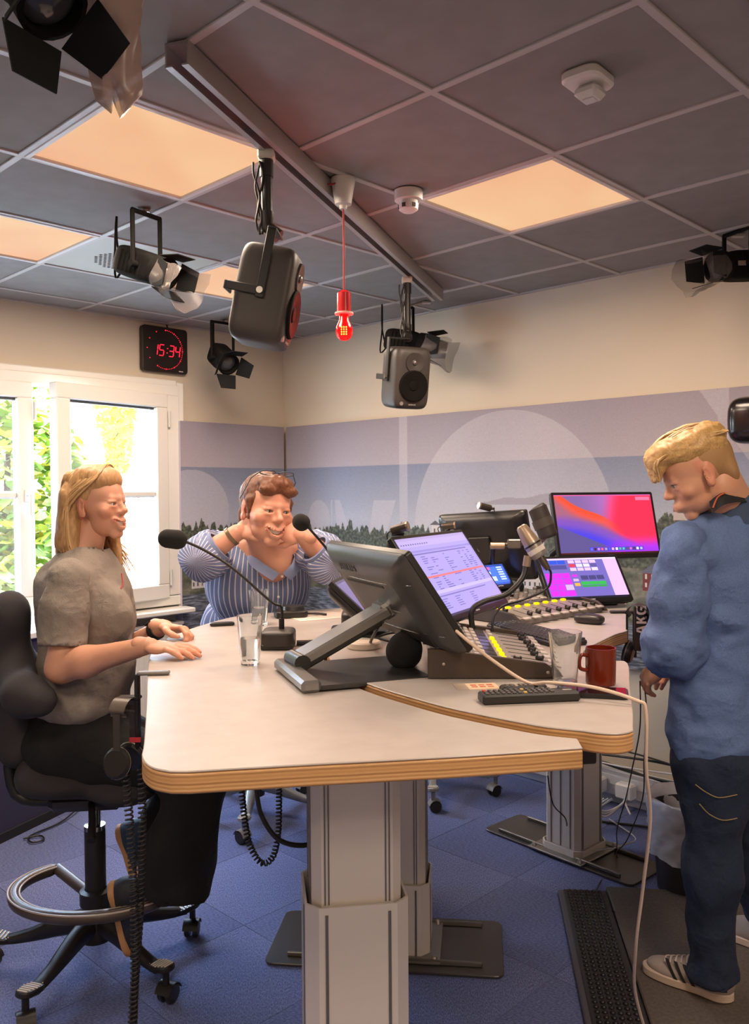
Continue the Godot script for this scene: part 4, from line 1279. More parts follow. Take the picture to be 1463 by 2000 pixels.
	for k in 7: part(MB.new().lathe([Vector2(0.012 + k * 0.016, 0), Vector2(0.02 + k * 0.016, -0.01), Vector2(0.024 + k * 0.016, 0)], 28), "vent_ring", mat("77706f", 0.5), d)
	# spotlights
	spotlight("black spotlight with crumpled diffusion sheet beside the left ceiling light", Vector3(-0.867, CEIL, -3.237), at_depth(287, 522, 3.2), Vector3(0.8, -0.36, 0.5), 0.23, 0.052, true, 0.3)
	spotlight("small black spotlight with open barn doors beside the clock", Vector3(-0.93, CEIL, -5.32), at_depth(435, 700, 5.25), Vector3(0.55, -0.55, 0.6), 0.16, 0.06, false, 0.7)
	spotlight("black spotlight at the back wall beside the woofer loudspeaker", Vector3(0.301, CEIL, -4.83), at_depth(800, 670, 4.8), Vector3(0.9, -0.2, 0.3), 0.22, 0.06, true, 0.3)
	spotlight("black spotlight with pale sheet under the ceiling near the standing man", Vector3(1.541, CEIL, -3.6), at_depth(1440, 520, 3.55), Vector3(-0.85, -0.1, 0.35), 0.26, 0.055, true, 0.2)
	var sp := spotlight("large black spotlight wrapped in clear plastic near the left light panel", Vector3(-0.86, CEIL, -1.42), at_depth(52, -62, 1.5), Vector3(0.5, -0.75, 0.25), 0.2, 0.055, false, 0.6)
	var pl := StandardMaterial3D.new()
	pl.albedo_color = Color(0.62, 0.52, 0.47, 0.62)
	pl.transparency = BaseMaterial3D.TRANSPARENCY_ALPHA
	pl.roughness = 0.3
	var P := []
	for i in 15:
		var ring := []
		var s := i / 14.0
		for j in 16:
			var an := TAU * j / 16
			var c := at_depth(222 + 8 * s, -60 + 265 * s, 1.6) - sp.position
			var r := lerpf(0.055, 0.036, s) * (1.0 + 0.16 * sin(an * 4 + s * 9) + 0.1 * sin(an * 7 - s * 5))
			if i == 14: r *= 0.35
			ring.append(c + Vector3(cos(an) * r, 0.02 * sin(an * 3) * s, -sin(an) * r))
		P.append(ring)
	P.reverse()
	part(MB.new().grid(P, false, true), "plastic_wrap", pl, sp)
	# clock
	var ck := thing("digital_clock", "black square wall clock with red digits reading 15:34", "clock", room(2.925, BX - 0.002, 2.49), YAW)
	part(MB.new().use(Basis(Vector3.RIGHT, PI / 2), Vector3(0, 0, 0.022)).prism(round_rect(0.325, 0.285, 0.022, 5), -0.02, 0.02, 0.004, true), "case", mat("1d1413", 0.35), ck)
	var red := glow("ff2038", 1.3)
	var segs := {"0": "abcdef", "1": "bc", "5": "acdfg", "3": "abcdg", "4": "bcfg"}
	var x := -0.075
	for ch in "15:34":
		var m := MB.new()
		var slant := Basis(Vector3(1, 0, 0), Vector3(0.14, 1, 0), Vector3(0, 0, 1))
		m.use(slant, Vector3(x, -0.005, 0.044))
		if ch == ":":
			for y in [-0.014, 0.014]: m.box(Vector3(-0.004, y, 0), Vector3(0.006, 0.006, 0.002))
			x += 0.026
		else:
			for s in segs[ch]:
				var q: Array = {"a": [0, 0.034, 1], "b": [0.016, 0.017, 0], "c": [0.016, -0.017, 0], "d": [0, -0.034, 1], "e": [-0.016, -0.017, 0], "f": [-0.016, 0.017, 0], "g": [0, 0, 1]}[s]
				m.box(Vector3(q[0], q[1], 0), Vector3(0.027, 0.0055, 0.002) if q[2] else Vector3(0.0055, 0.029, 0.002))
			x += 0.045
		part(m, "digit", red, ck)
	var dots := MB.new()
	for k in 36:
		var an := PI / 2 - TAU * k / 60.0
		var big := k % 5 == 0
		dots.ball(Vector3(cos(an) * 0.122, sin(an) * 0.122, 0.0435), Vector3.ONE * (0.0042 if big else 0.0026), 6, 4)
	for k in [40, 45, 50, 55]:
		var an: float = PI / 2 - TAU * k / 60.0
		dots.ball(Vector3(cos(an) * 0.132, sin(an) * 0.122, 0.0435), Vector3.ONE * 0.0034, 6, 4)
	meta(part(dots, "second_dots", red, ck), "", "", "", "stuff")
	part(MB.new().box(Vector3(0.11, -0.128, 0.043), Vector3(0.03, 0.006, 0.001)), "maker_mark", mat("b9b4b0", 0.5), ck)
	part(MB.new().tube(spline([Vector3(0.04, 0.14, 0.01), Vector3(0.03, 0.165, 0.01), Vector3(0.05, 0.172, 0.012)], 4), 0.005, 6), "power_cable", mat("1d1413", 0.5), ck)
const H2 := TOP + 0.014
func v3(x: float, y: float, d: float) -> Vector3:          # x right, height, depth from the camera
	return Vector3(x, y, -d)
func image_fill(w: int, h: int, c: String) -> Image:
	var im := Image.create(w, h, false, Image.FORMAT_RGB8)
	im.fill(Color(c))
	return im
func rect(im: Image, x: float, y: float, w: float, h: float, c: String) -> void:
	im.fill_rect(Rect2i(int(x), int(y), maxi(1, int(w)), maxi(1, int(h))), Color(c))
func img_list() -> Image:
	var im := image_fill(480, 280, "a597e0")
	rect(im, 0, 0, 480, 34, "b7a4d8")
	for k in 12: rect(im, 14 + k * 15, 22, 8, 5, "5c5390")
	rect(im, 0, 48, 480, 8, "8d80c4"); rect(im, 0, 60, 430, 5, "6d629f")
	for r in 15:
		var y := 72 + r * 8 + (8 if r > 8 else 0)
		for c in [6, 90, 150, 240, 350, 390, 420]:
			if hsh(r, c) < 0.8: rect(im, c, y, 10 + 40 * hsh(c, r) * (0.5 if c > 300 else 1.0), 3, "6258a0")
	rect(im, 0, 144, 470, 7, "e06a55")
	rect(im, 0, 196, 480, 12, "c0b2f2")
	rect(im, 0, 216, 400, 4, "6d629f")
	for r in 5:
		for c in [60, 150, 260]: rect(im, c, 228 + r * 8, 22 + 20 * hsh(r, c), 3, "6d62ac")
	return im
func img_touch() -> Image:
	var im := image_fill(320, 180, "6f62b0")
	rect(im, 0, 0, 320, 8, "e6c8ee"); rect(im, 262, 8, 58, 172, "dcb2ea")
	rect(im, 2, 10, 30, 18, "c9c3e6"); rect(im, 36, 10, 32, 18, "2f50c8"); rect(im, 70, 10, 32, 18, "2f50c8")
	rect(im, 4, 32, 98, 20, "4d4888")
	for r in 4:
		for c in 3: rect(im, 4 + c * 34, 70 + r * 27, 32, 25, "d42be0" if not (r == 2 and c == 2) else "c8a8e0")
	for r in 3:
		for c in 4: rect(im, 114 + c * 30, 10 + r * 18, 26, 15, ("d8b8d8" if r != 1 else ["d03a4c", "d8d0e8", "d8d0e8", "5b5290"][c]) if not (r == 2 and c == 3) else "d8c8e4")
	rect(im, 112, 78, 22, 12, "d42be0"); rect(im, 112, 98, 22, 12, "c9a8d6"); rect(im, 112, 118, 22, 14, "e6a83a")
	for c in 3:
		rect(im, 146 + c * 33, 84, 30, 20, "453f70")
		rect(im, 140 + c * 35, 112, 33, 15, "2fae3c"); rect(im, 140 + c * 35, 129, 33, 9, "2c9a38")
	return im
func img_wallpaper() -> Image:
	var im := Image.create(256, 144, false, Image.FORMAT_RGB8)
	var a := Color("6c5a8e"); var b := Color("e8472c"); var c := Color("b065b8"); var d := Color("f02848"); var e := Color("2a3acc"); var f := Color("4a5070"); var g := Color("8a2ee8")
	for y in 144:
		for x in 256:
			var u := x / 256.0
			var v := y / 144.0
			var k := a.lerp(c, smoothstep(0.15, 0.75, u - v * 0.1)).lerp(d, smoothstep(0.45, 0.8, u + v * 0.25 - 0.1 * sin(u * 6)))
			var w1 := v - (u * 1.15 - 0.12 + 0.06 * sin(u * 9))
			k = k.lerp(b.lerp(Color("8f5a70"), smoothstep(0.02, 0.3, w1)), smoothstep(0.0, 0.02, w1) * (1.0 - smoothstep(0.4, 0.72, u)))
			var w2 := v - (0.42 + 0.9 * pow(u, 1.7) - 0.12 * u)
			k = k.lerp(Color("6a4aa8").lerp(e, smoothstep(0.05, 0.25, w2)), smoothstep(-0.12, 0.06, w2))
			var w3 := v - (0.52 + 0.75 * u)
			k = k.lerp(f, smoothstep(0.0, 0.03, w3) * 0.8)
			k = k.lerp(g, smoothstep(0.68, 0.98, v) * smoothstep(0.4, 0.6, u))
			im.set_pixel(x, y, k)
	rect(im, 0, 0, 256, 3, "c85a90")
	rect(im, 214, 6, 38, 9, "e86a90")
	rect(im, 74, 131, 142, 10, "4038b8")
	for i in 15: rect(im, 77 + i * 9.3, 133, 6, 6, ["3a6ad8", "26282c", "b07ac8", "d85a78", "8a90b0", "3a4ad0", "e8a0b8", "f0eef4", "3aa890", "38b0a8", "4a4a58", "c060a8", "38304a", "eef0f4", "a8b0d0"][i])
	return im
func img_panel() -> Image:
	var im := image_fill(96, 72, "3a58b8")
	rect(im, 8, 8, 30, 12, "e03a30"); rect(im, 8, 26, 12, 10, "d8dcf0"); rect(im, 26, 26, 8, 10, "d8dcf0"); rect(im, 60, 6, 30, 60, "2c468e")
	for i in 6: rect(im, 64, 9 + i * 9.5, 22, 6, "c8d0ee")
	rect(im, 8, 46, 40, 18, "c8ccea")
	return im

# a monitor: tl = its upper left corner for whoever faces the screen, xd = direction to its right, tilt = leaning back
func monitor(called: String, label: String, tl: Vector3, xd: Vector3, w: float, h: float, tilt: float, base: Vector3, im: Image, e: float, silver: bool) -> Node3D:
	var t := thing(called, label, "monitor", base)
	var X := xd.normalized()
	var nh := X.cross(Vector3.UP)
	var N := (nh * cos(tilt) + Vector3.UP * sin(tilt)).normalized()
	var b := Basis(X, N.cross(X), N)
	var c := tl - base + X * w / 2 - b.y * h / 2
	var black := mat("1b1a1b", 0.35)
	var shell := mat("3c3c3d", 0.36, 0.1) if silver else black
	part(MB.new().use(b * Basis(Vector3.RIGHT, PI / 2), c).prism(round_rect(w, h, 0.008), -0.009, 0.009, 0.002, true), "bezel", black, t)
	var bk := MB.new()
	var P := []
	for k in 5:
		var s: float = [1.0, 0.98, 0.9, 0.78, 0.6][k]
		var z: float = [-0.009, -0.02, -0.032, -0.042, -0.046][k]
		var ring := []
		for q in round_rect(w * s, h * s, 0.02, 4): ring.append(Vector3(q.x, q.y, z))
		P.append(ring)
	bk.use(b, c).grid(P, false, true)
	var last: Array = P[4].duplicate()
	last.reverse()
	bk.face(last)
	part(bk, "back_shell", shell, t)
	var sc := MB.new().use(b, c + N * 0.0095)
	var m := 0.012
	sc.face([Vector3(-w / 2 + m, -h / 2 + m * 2.2, 0), Vector3(w / 2 - m, -h / 2 + m * 2.2, 0), Vector3(w / 2 - m, h / 2 - m, 0), Vector3(-w / 2 + m, h / 2 - m, 0)], [Vector2(0, 1), Vector2(1, 1), Vector2(1, 0), Vector2(0, 0)])
	part(sc, "screen", screen_mat(im, e) if im else mat("0d0d10", 0.12), t)
	part(MB.new().use(b, c + N * 0.0095 - b.y * (h / 2 - m)).box(Vector3.ZERO, Vector3(0.03, 0.004, 0.001)), "maker_mark", mat("b9b6b4", 0.4), t)
	t.set_meta("frame", Transform3D(b, c))
	if im:
		var l := AreaLight3D.new()
		l.name = "screen_light"
		l.area_size = Vector2(w - 0.03, h - 0.04)
		l.light_color = im.get_pixel(im.get_width() / 2, im.get_height() / 2)
		l.light_energy = 0.06 * e
		l.area_range = 6.0
		l.shadow_enabled = true
		l.transform = Transform3D(b, c + N * 0.012)
		t.add_child(l)
	return t
func simple_stand(t: Node3D, off: Vector3) -> void:
	var fr: Transform3D = t.get_meta("frame")
	var black := mat("1b1a1b", 0.35)
	var foot := fr.origin + fr.basis.z * -0.05
	part(MB.new().prism(round_rect(0.2, 0.15, 0.02), 0.0, 0.012, 0.003, true), "stand_base", black, t)
	part(MB.new().tube(spline([Vector3(off.x, 0.012, off.z), Vector3(off.x, foot.y * 0.6, off.z), foot], 4), 0.016, 8), "stand_neck", black, t)
	part(MB.new().use(fr.basis, fr.origin - fr.basis.z * 0.048).box(Vector3.ZERO, Vector3(0.1, 0.1, 0.02), 0.004), "mount_plate", black, t)
	t.remove_meta("frame")
func clip_camera(label: String, p: Vector3, dir: Vector3, on: Vector3) -> void:
	var t := thing("clip_camera", label, "camera", on, 0, "small cameras clipped on the monitors")
	var q := p - on
	var d := dir.normalized() * 0.028
	part(MB.new().tube([q - d, q - d * 0.9, q + d * 0.9, q + d], [0.011, 0.014, 0.014, 0.013], 14), "barrel", mat("4a443d", 0.35, 0.5), t)
	part(MB.new().tube([q + d * 0.82, q + d * 1.04], 0.0148, 14), "lens_ring", mat("9a8c78", 0.35, 0.6), t)
	part(MB.new().tube([q, Vector3(0, 0.012, 0)], 0.005, 6), "neck", mat("1b1a1b", 0.4), t)
	part(MB.new().box(Vector3(0, 0.006, 0), Vector3(0.04, 0.012, 0.026), 0.003), "clip", mat("1b1a1b", 0.4), t)
	part(MB.new().tube(spline([q - d, q - d * 1.6 + Vector3(0, -0.01, 0), Vector3(-0.02, -0.05, -0.03)], 4), 0.002, 5), "cable", mat("1b1a1b", 0.5), t)
func foam(label: String, base: Vector3, path: Array, tip: Vector3, dir: Vector3, L: float, R: float, boxed: bool) -> Node3D:
	var t := thing("gooseneck_microphone", label, "microphone", base)
	var black := mat("191818", 0.4)
	var p := []
	for q in path: p.append(q - base)
	part(MB.new().tube(spline(p, 6), 0.0045, 8), "gooseneck", black, t)
	var d := dir.normalized()
	var o := tip - base
	var fm := textured(grain("0c0b0b", "2c2a2a", 0.3, 12, 128, 2), Vector3(20, 20, 20), 1.0, 0, true, 0.2)
	part(sdf([["c", o - d * (L / 2 - R), o + d * (L / 2 - R), R, R * 0.96]], 0.006, 0.004), "foam_windscreen", fm, t)
	if boxed:
		part(softbox(Vector3(0, 0.03, 0), Vector3(0.052, 0.028, 0.062), 0.35), "base", mat("2c2826", 0.45), t)
		part(MB.new().box(Vector3(0, 0.009, 0), Vector3(0.098, 0.018, 0.118), 0.003), "base_foot", mat("211e1c", 0.5), t)
		part(MB.new().tube([p[0] - Vector3(0, 0.04, 0), p[0] + Vector3(0, 0.03, 0)], 0.009, 10), "neck_socket", black, t)
	return t

func mixer(label: String, o: Vector3, xd: Vector3, Lx: float, Lz: float, n: int) -> void:
	var X := xd.normalized()
	var Z := X.cross(Vector3.UP)                       # toward the near side
	var b := Basis(X, Vector3.UP, Z)
	var t := thing("mixing_desk", label, "mixing desk", o, 0, "broadcast mixing desks")
	var hi := 0.064
	var lo := 0.022
	var panel := mat("8d8580", 0.45, 0.2)
	# wedge: high at local x = 0, low at x = Lx, channels toward -z
	var m := MB.new().use(b)
	var pr := [Vector2(0, 0), Vector2(Lx, 0), Vector2(Lx, lo), Vector2(0.02, hi), Vector2(0, hi - 0.01)]
	var A := []; var B := []
	for p in pr: A.append(Vector3(p.x, p.y, 0)); B.append(Vector3(p.x, p.y, -Lz))
	for i in pr.size():
		var j := (i + 1) % pr.size()
		m.face([A[j], A[i], B[i], B[j]])
	part(m, "body", panel, t)
	for s in 2:
		var ck := MB.new().use(b, b * Vector3(0, 0, 0.007 if s == 0 else -Lz - 0.007))
		var P := PackedVector2Array([Vector2(-0.01, 0), Vector2(Lx * 0.92, 0), Vector2(Lx * 1.06, 0.004), Vector2(Lx * 1.02, lo * 0.8), Vector2(0.92 * Lx, lo + 0.016), Vector2(0.02, hi + 0.01), Vector2(-0.01, hi + 0.01)])
		ck.xf = Transform3D(b * Basis(Vector3.RIGHT, -PI / 2), b * Vector3(0, 0, 0.007 if s == 0 else -Lz - 0.007))
		var Pm := PackedVector2Array()
		for q in P: Pm.append(Vector2(q.x, q.y))
		ck.prism(Pm, -0.007, 0.007, 0.0015)
		part(ck, "side_cheek", mat("3d3129", 0.45), t)
		for x in [0.03, Lx * 0.94]: part(MB.new().use(b * Basis(Vector3.RIGHT, PI / 2), b * Vector3(x, lerpf(hi, lo, x / Lx) * 0.6, (0.0145 if s == 0 else -Lz - 0.0145))).ball(Vector3.ZERO, Vector3(0.005, 0.002, 0.005), 8, 4), "screw", mat("a8a09a", 0.3, 0.8), t)
	var sl := atan2(hi - lo, Lx - 0.02)
	var sb := b * Basis(Vector3.BACK, -sl)
	var so := b * Vector3(0.02, hi, 0)
	var cw := Lz / n
	var knob := mat("8f8c88", 0.4, 0.3)
	var dk := mat("1e1c1c", 0.5)
	var pale := mat("b5ada6", 0.45)
	var on := glow("ffc400", 1.15)
	for i in n:
		var z := -cw * (i + 0.5)
		var at := func(x: float, y := 0.0) -> Vector3: return so + sb * Vector3(x, y, z)
		part(MB.new().use(sb, at.call(0.145 * Lx / 0.33, 0.001)).box(Vector3.ZERO, Vector3(Lx * 0.001 + 0.036, 0.003, cw * 0.8)), "channel_display", mat("4a4645", 0.15), t)
		for k in 2: part(MB.new().use(sb, at.call((0.03 + k * 0.045) * Lx / 0.33, 0.0)).lathe([Vector2(0.011, 0), Vector2(0.0095, 0.018), Vector2(0.008, 0.02), Vector2(0, 0.02)], 12), "rotary_knob", knob, t)
		for k in 2: part(MB.new().use(sb, at.call((0.105 + k * 0.02) * Lx / 0.33, 0.002)).box(Vector3.ZERO, Vector3(0.013, 0.007, cw * 0.55), 0.0015), "button", pale, t)
		part(MB.new().use(sb, at.call(0.18 * Lx / 0.33, 0.003)).box(Vector3.ZERO, Vector3(0.013, 0.008, cw * 0.42), 0.0015), "lit_button", on if i < n - 2 or n > 8 else pale, t)
		part(MB.new().use(sb, at.call(0.26 * Lx / 0.33, 0.0005)).box(Vector3.ZERO, Vector3(0.1, 0.0015, 0.003)), "fader_slot", mat("3a3634", 0.6), t)
		var fx := 0.215 if i == 0 else 0.29 - 0.012 * hsh(i, 3)
		var fd := MB.new().use(sb, at.call(fx * Lx / 0.33, 0.006))
		fd.box(Vector3(0, 0, 0), Vector3(0.022, 0.011, 0.011), 0.003)
		fd.box(Vector3(-0.008, 0.005, 0), Vector3(0.006, 0.006, 0.011), 0.002)
		fd.box(Vector3(0.008, 0.005, 0), Vector3(0.006, 0.006, 0.011), 0.002)
		part(fd, "fader_cap", dk, t)
		part(MB.new().use(sb, at.call(Lx * 0.97, 0.002)).box(Vector3.ZERO, Vector3(0.018, 0.005, cw * 0.6), 0.001), "button", pale, t)

func glass_mat() -> StandardMaterial3D:
	if mats.has("clear"): return mats["clear"]
	var m := StandardMaterial3D.new()
	m.albedo_color = Color(0.97, 0.98, 0.98, 0.04)
	m.transparency = BaseMaterial3D.TRANSPARENCY_ALPHA
	m.refraction_enabled = true
	m.refraction_scale = 0.045
	m.roughness = 0.02
	mats["clear"] = m
	return m
func tumbler(label: String, at: Vector3, h: float, r0: float, r1: float, fill: float) -> void:
	var t := thing("drinking_glass", label, "glass", at, 0, "clear drinking glasses on the tables")
	var w := 0.0025
	part(MB.new().lathe([Vector2(0, 0), Vector2(r0, 0), Vector2(r0 + 0.001, 0.004), Vector2(r1, h), Vector2(r1 - w, h), Vector2(r0 - w, 0.012), Vector2(0, 0.011)], 28), "tumbler", glass_mat(), t)
	if fill > 0:
		var rt := lerpf(r0, r1, fill / h) - w - 0.0006
		var wm := StandardMaterial3D.new()
		wm.albedo_color = Color(0.96, 0.98, 0.98, 0.04)
		wm.transparency = BaseMaterial3D.TRANSPARENCY_ALPHA
		wm.refraction_enabled = true
		wm.refraction_scale = 0.033
		wm.roughness = 0.01
		part(MB.new().lathe([Vector2(0, 0.0125), Vector2(r0 - w - 0.0008, 0.0128), Vector2(rt, fill), Vector2(0, fill)], 28), "water", wm, t)
func headphones(label: String, hook: Vector3, b: Basis, silver: bool) -> Node3D:
	var t := thing("headphones", label, "headphones", hook)
	var black := mat("1a1817", 0.4)
	var band := []
	for i in 21:
		var an := PI * i / 20.0
		band.append(b * Vector3(cos(an) * (0.028 if sin(an) < 0.3 else 0.04), -0.045 + sin(an) * 0.045 - (1 - sin(an)) * 0.0, 0))
	var P := []
	for q in band: P.append([q + b.z * -0.024, q + b.z * 0.024])
	var Q := []
	for q in band: Q.append([q * 0.93 + b.z * 0.024, q * 0.93 + b.z * -0.024])
	part(MB.new().grid(P).grid(Q), "headband", mat("5b524b", 0.4) if silver else black, t)
	for s in [-1.0, 1.0]:
		part(MB.new().use(b).box(Vector3(s * 0.036, -0.085, 0), Vector3(0.004, 0.1, 0.022), 0.0015), "slider_arm", mat("4a443f", 0.35, 0.4) if silver else black, t)
		var cup := MB.new().use(b * Basis(Vector3.BACK, PI / 2 + s * 0.25), b * Vector3(s * 0.034, -0.165, 0))
		cup.lathe([Vector2(0, -0.02), Vector2(0.03, -0.019), Vector2(0.04, -0.008), Vector2(0.041, 0.006), Vector2(0.034, 0.012), Vector2(0, 0.013)], 22)
		var cu := part(cup, "ear_cup", black, t)
		part(MB.new().use(b * Basis(Vector3.BACK, PI / 2 + s * 0.25), b * Vector3(s * 0.034, -0.165, 0)).lathe([Vector2(0.0412, 0.0), Vector2(0.0425, 0.002), Vector2(0.0412, 0.004)], 22), "trim_ring", mat("a59a90", 0.3, 0.7), cu)
	return t
func cable(label: String, pts: Array, r: float, m: Material, called := "cable", sides := 6, group := "") -> void:
	var t := thing(called, label, "cable", pts[0], 0, group)
	var q := []
	for p in pts: q.append(p - pts[0])
	part(MB.new().tube(spline(q, 7), r, sides), "cord", m, t)

func build_gear() -> void:
	var black := mat("1b1a1a", 0.4)
	# --- monitors ---
	var f0 := v3(-0.136, 1.444, 2.47)
	var f1 := v3(0.077, 1.444, 2.0)
	var base := v3(-0.05, TOP, 2.24)
	var t := monitor("touch_monitor", "grey monitor seen from behind on a slanted arm stand, nearest the table front", f1, (f0 - f1), 0.51, 0.305, deg_to_rad(35), base, null, 1.0, true)
	var fr: Transform3D = t.get_meta("frame")
	t.remove_meta("frame")
	for q in [[0.075, -0.0462], [-0.02, -0.0466], [-0.085, -0.0462]]:
		var seam := MB.new().use(fr.basis, fr.origin)
		var W: float = 0.235 if absf(q[0]) > 0.05 else 0.17
		var sp := []
		for i in 9: sp.append(Vector3(lerpf(-W, W, i / 8.0), q[0], q[1] - 0.0005 + 0.014 * pow(absf(i - 4) / 4.0, 3)))
		seam.tube(sp, 0.0016, 5)
		part(seam, "seam_strip", mat("a5a4a2", 0.25, 0.8), t)
	part(MB.new().use(fr.basis, fr.origin).box(Vector3(0.03, 0.062, -0.0445), Vector3(0.24, 0.01, 0.006), 0.002), "vent_slot", mat("141314", 0.6), t)
	var lg := lettering("PHILIPS", 0.03, mat("1d1c1c", 0.4), t, "lettering", 0.001)
	lg.transform = Transform3D(fr.basis * Basis(Vector3.UP, PI) * Basis(Vector3.RIGHT, -0.14), fr.origin + fr.basis * Vector3(0.09, 0.108, -0.0448))
	var up := fr.origin - fr.basis.z * 0.05 - fr.basis.y * 0.02
	var dn := v3(-0.2, 1.145, 2.25) - base
	var ab := facing((dn - up), fr.basis.x)           # z runs down the arm
	var wide := fr.basis.x
	var ax := (dn - up).normalized()
	var an := ax.cross(wide).normalized()
	var armb := Basis(wide, an, ax) if wide.cross(an).dot(ax) > 0 else Basis(wide, -an, ax)
	var L := up.distance_to(dn)
	part(MB.new().use(armb, (up + dn) / 2).box(Vector3(0, 0, 0), Vector3(0.085, 0.03, L), 0.006), "arm", mat("8a8886", 0.3, 0.6), t)
	part(MB.new().use(armb, (up + dn) / 2 - armb.y * 0.0).box(Vector3(0, 0.018, 0.02), Vector3(0.07, 0.016, L * 0.9), 0.004), "arm_inner", mat("232221", 0.4), t)
	part(MB.new().use(armb, up).box(Vector3(0, 0, -0.01), Vector3(0.07, 0.045, 0.06), 0.008), "arm_head", mat("a4a3a1", 0.25, 0.7), t)
	part(MB.new().use(armb, dn).tube([Vector3(-0.045, 0, 0.01), Vector3(0.045, 0, 0.01)], 0.022, 12), "hinge", mat("232221", 0.4), t)
	var bp := MB.new().use(Basis(Vector3.UP, 0.34), Vector3(0.0, 0, 0))
	bp.prism(round_rect(0.31, 0.3, 0.02), 0.004, 0.016, 0.003, true)
	part(bp, "stand_base", mat("353332", 0.35, 0.3), t)
	var fo := MB.new().use(Basis(Vector3.UP, 0.34), Vector3(0, 0, 0))
	fo.box(Vector3(-0.165, 0.016, 0), Vector3(0.05, 0.03, 0.31), 0.008)
	part(fo, "stand_foot", mat("807e7c", 0.3, 0.6), t)
	var pw := MB.new().use(fr.basis, fr.origin)
	pw.box(Vector3(-0.14, -0.1, -0.036), Vector3(0.07, 0.05, 0.02), 0.004)
	part(pw, "port_recess", mat("121112", 0.6), t)
	# screens facing the operator
	t = monitor("touch_monitor", "tilted monitor showing a lilac programme list with an orange row", v3(0.04, 1.446, 2.55), v3(0.26, 0, 0.47), 0.545, 0.31, deg_to_rad(35), v3(0.17, H2, 2.86), img_list(), 0.75, false)
	simple_stand(t, Vector3(0, 0, 0))
	t = monitor("small_monitor", "low tilted monitor with dim lilac screen behind the slanted arm", v3(-0.143, 1.306, 2.62), v3(0.2, 0, 0.98), 0.32, 0.2, deg_to_rad(48), v3(-0.05, H2, 2.86), image_fill(8, 8, "6d5f8c"), 0.5, false)
	simple_stand(t, Vector3(0, 0, 0))
	t = monitor("black_monitor", "black monitor turned away, camera clipped on its top edge", at_depth(1028, 995, 3.35), at_depth(870, 1005, 3.6) - at_depth(1028, 995, 3.35), 0.42, 0.285, deg_to_rad(12), v3(0.42, H2, 3.72), null, 1.0, false)
	simple_stand(t, Vector3(0, 0, 0))
	t = monitor("wide_monitor", "monitor with a red and blue wave wallpaper against the mural", at_depth(1073, 963, 3.62), v3(0.94, 0, 0.25), 0.49, 0.292, deg_to_rad(16), v3(0.78, H2, 3.82), img_wallpaper(), 0.95, false)
	simple_stand(t, Vector3(0.02, 0, 0))
	t = monitor("touch_screen", "low touch screen with magenta and green buttons below the wallpaper monitor", at_depth(1044, 1090, 3.44), v3(0.94, 0, 0.25), 0.368, 0.22, deg_to_rad(38), v3(0.9, H2, 3.54), img_touch(), 0.9, false)
	simple_stand(t, Vector3(0, 0, 0))
	t = monitor("desk_display", "small beige framed console display beside the lilac list monitor", at_depth(925, 1103, 3.3), v3(0.6, 0, 0.5), 0.16, 0.12, deg_to_rad(35), v3(0.46, H2 + 0.06, 3.37), img_panel(), 0.8, false)
	simple_stand(t, Vector3(0, 0, 0))
	clip_camera("small bronze camera clipped on the lilac list monitor", at_depth(781, 1032, 2.6), Vector3(0.8, 0.25, 0.3), at_depth(777, 1046, 2.63))
	clip_camera("small bronze camera between the list monitor and the black monitor", at_depth(876, 1027, 3.5), Vector3(0.9, 0.1, 0.2), at_depth(878, 1040, 3.53))
	clip_camera("small silver camera on top of the black monitor", at_depth(947, 990, 3.42), Vector3(-0.8, 0.2, 0.3), at_depth(956, 996, 3.46))
	# --- microphones ---
	foam("gooseneck microphone pointing at the woman in the grey t-shirt", v3(-0.305, TOP, 2.66), [v3(-0.295, 1.16, 2.66), v3(-0.296, 1.225, 2.66), at_depth(528, 1174, 2.65), at_depth(455, 1110, 2.62), at_depth(400, 1075, 2.6), at_depth(358, 1056, 2.58)], at_depth(337, 1053, 2.57), Vector3(-1, 0.12, 0.1), 0.09, 0.03, true)
	foam("gooseneck microphone in front of the woman in the striped shirt", v3(-0.07, TOP, 3.05), [v3(-0.06, 1.16, 3.05), v3(-0.06, 1.21, 3.05), at_depth(665, 1110, 3.05), at_depth(635, 1068, 3.03), at_depth(602, 1030, 3.0)], at_depth(588, 1020, 3.0), Vector3(-0.7, 0.5, 0.6), 0.068, 0.031, true)
	t = foam("round black foam microphone resting by the slanted monitor stand", v3(0.08, H2, 2.29), [at_depth(795, 1245, 2.3), at_depth(775, 1215, 2.32), at_depth(748, 1215, 2.36), at_depth(730, 1240, 2.42), v3(-0.02, TOP + 0.012, 2.6)], at_depth(790, 1270, 2.28), Vector3(0.2, 0.7, 0.4), 0.108, 0.05, false)
	# desk microphone with a metal body
	t = thing("condenser_microphone", "silver condenser microphone on a thick black gooseneck base", "microphone", v3(0.33, H2, 2.6))
	var o := t.position
	part(MB.new().prism(spline2([Vector2(-0.05, -0.03), Vector2(0.03, -0.032), Vector2(0.09, -0.026), Vector2(0.1, 0), Vector2(0.09, 0.026), Vector2(0.03, 0.032), Vector2(-0.05, 0.03), Vector2(-0.062, 0)], 4, true), 0, 0.03, 0.006, true), "base", mat("242122", 0.4), t)
	var gn := [v3(0.304, H2 + 0.025, 2.6) - o, at_depth(921, 1195, 2.6) - o, at_depth(945, 1175, 2.61) - o, at_depth(990, 1160, 2.63) - o, at_depth(1020, 1130, 2.65) - o, at_depth(1028, 1103, 2.66) - o]
	part(MB.new().tube(spline(gn, 6), 0.009, 10), "gooseneck", black, t)
	part(MB.new().tube([at_depth(1028, 1106, 2.66) - o, at_depth(1031, 1086, 2.66) - o], 0.0125, 12), "neck_joint", mat("a4917f", 0.35, 0.5), t)
	var ma := at_depth(1017, 1027, 2.67) - o
	var mbt := at_depth(1062, 1098, 2.65) - o
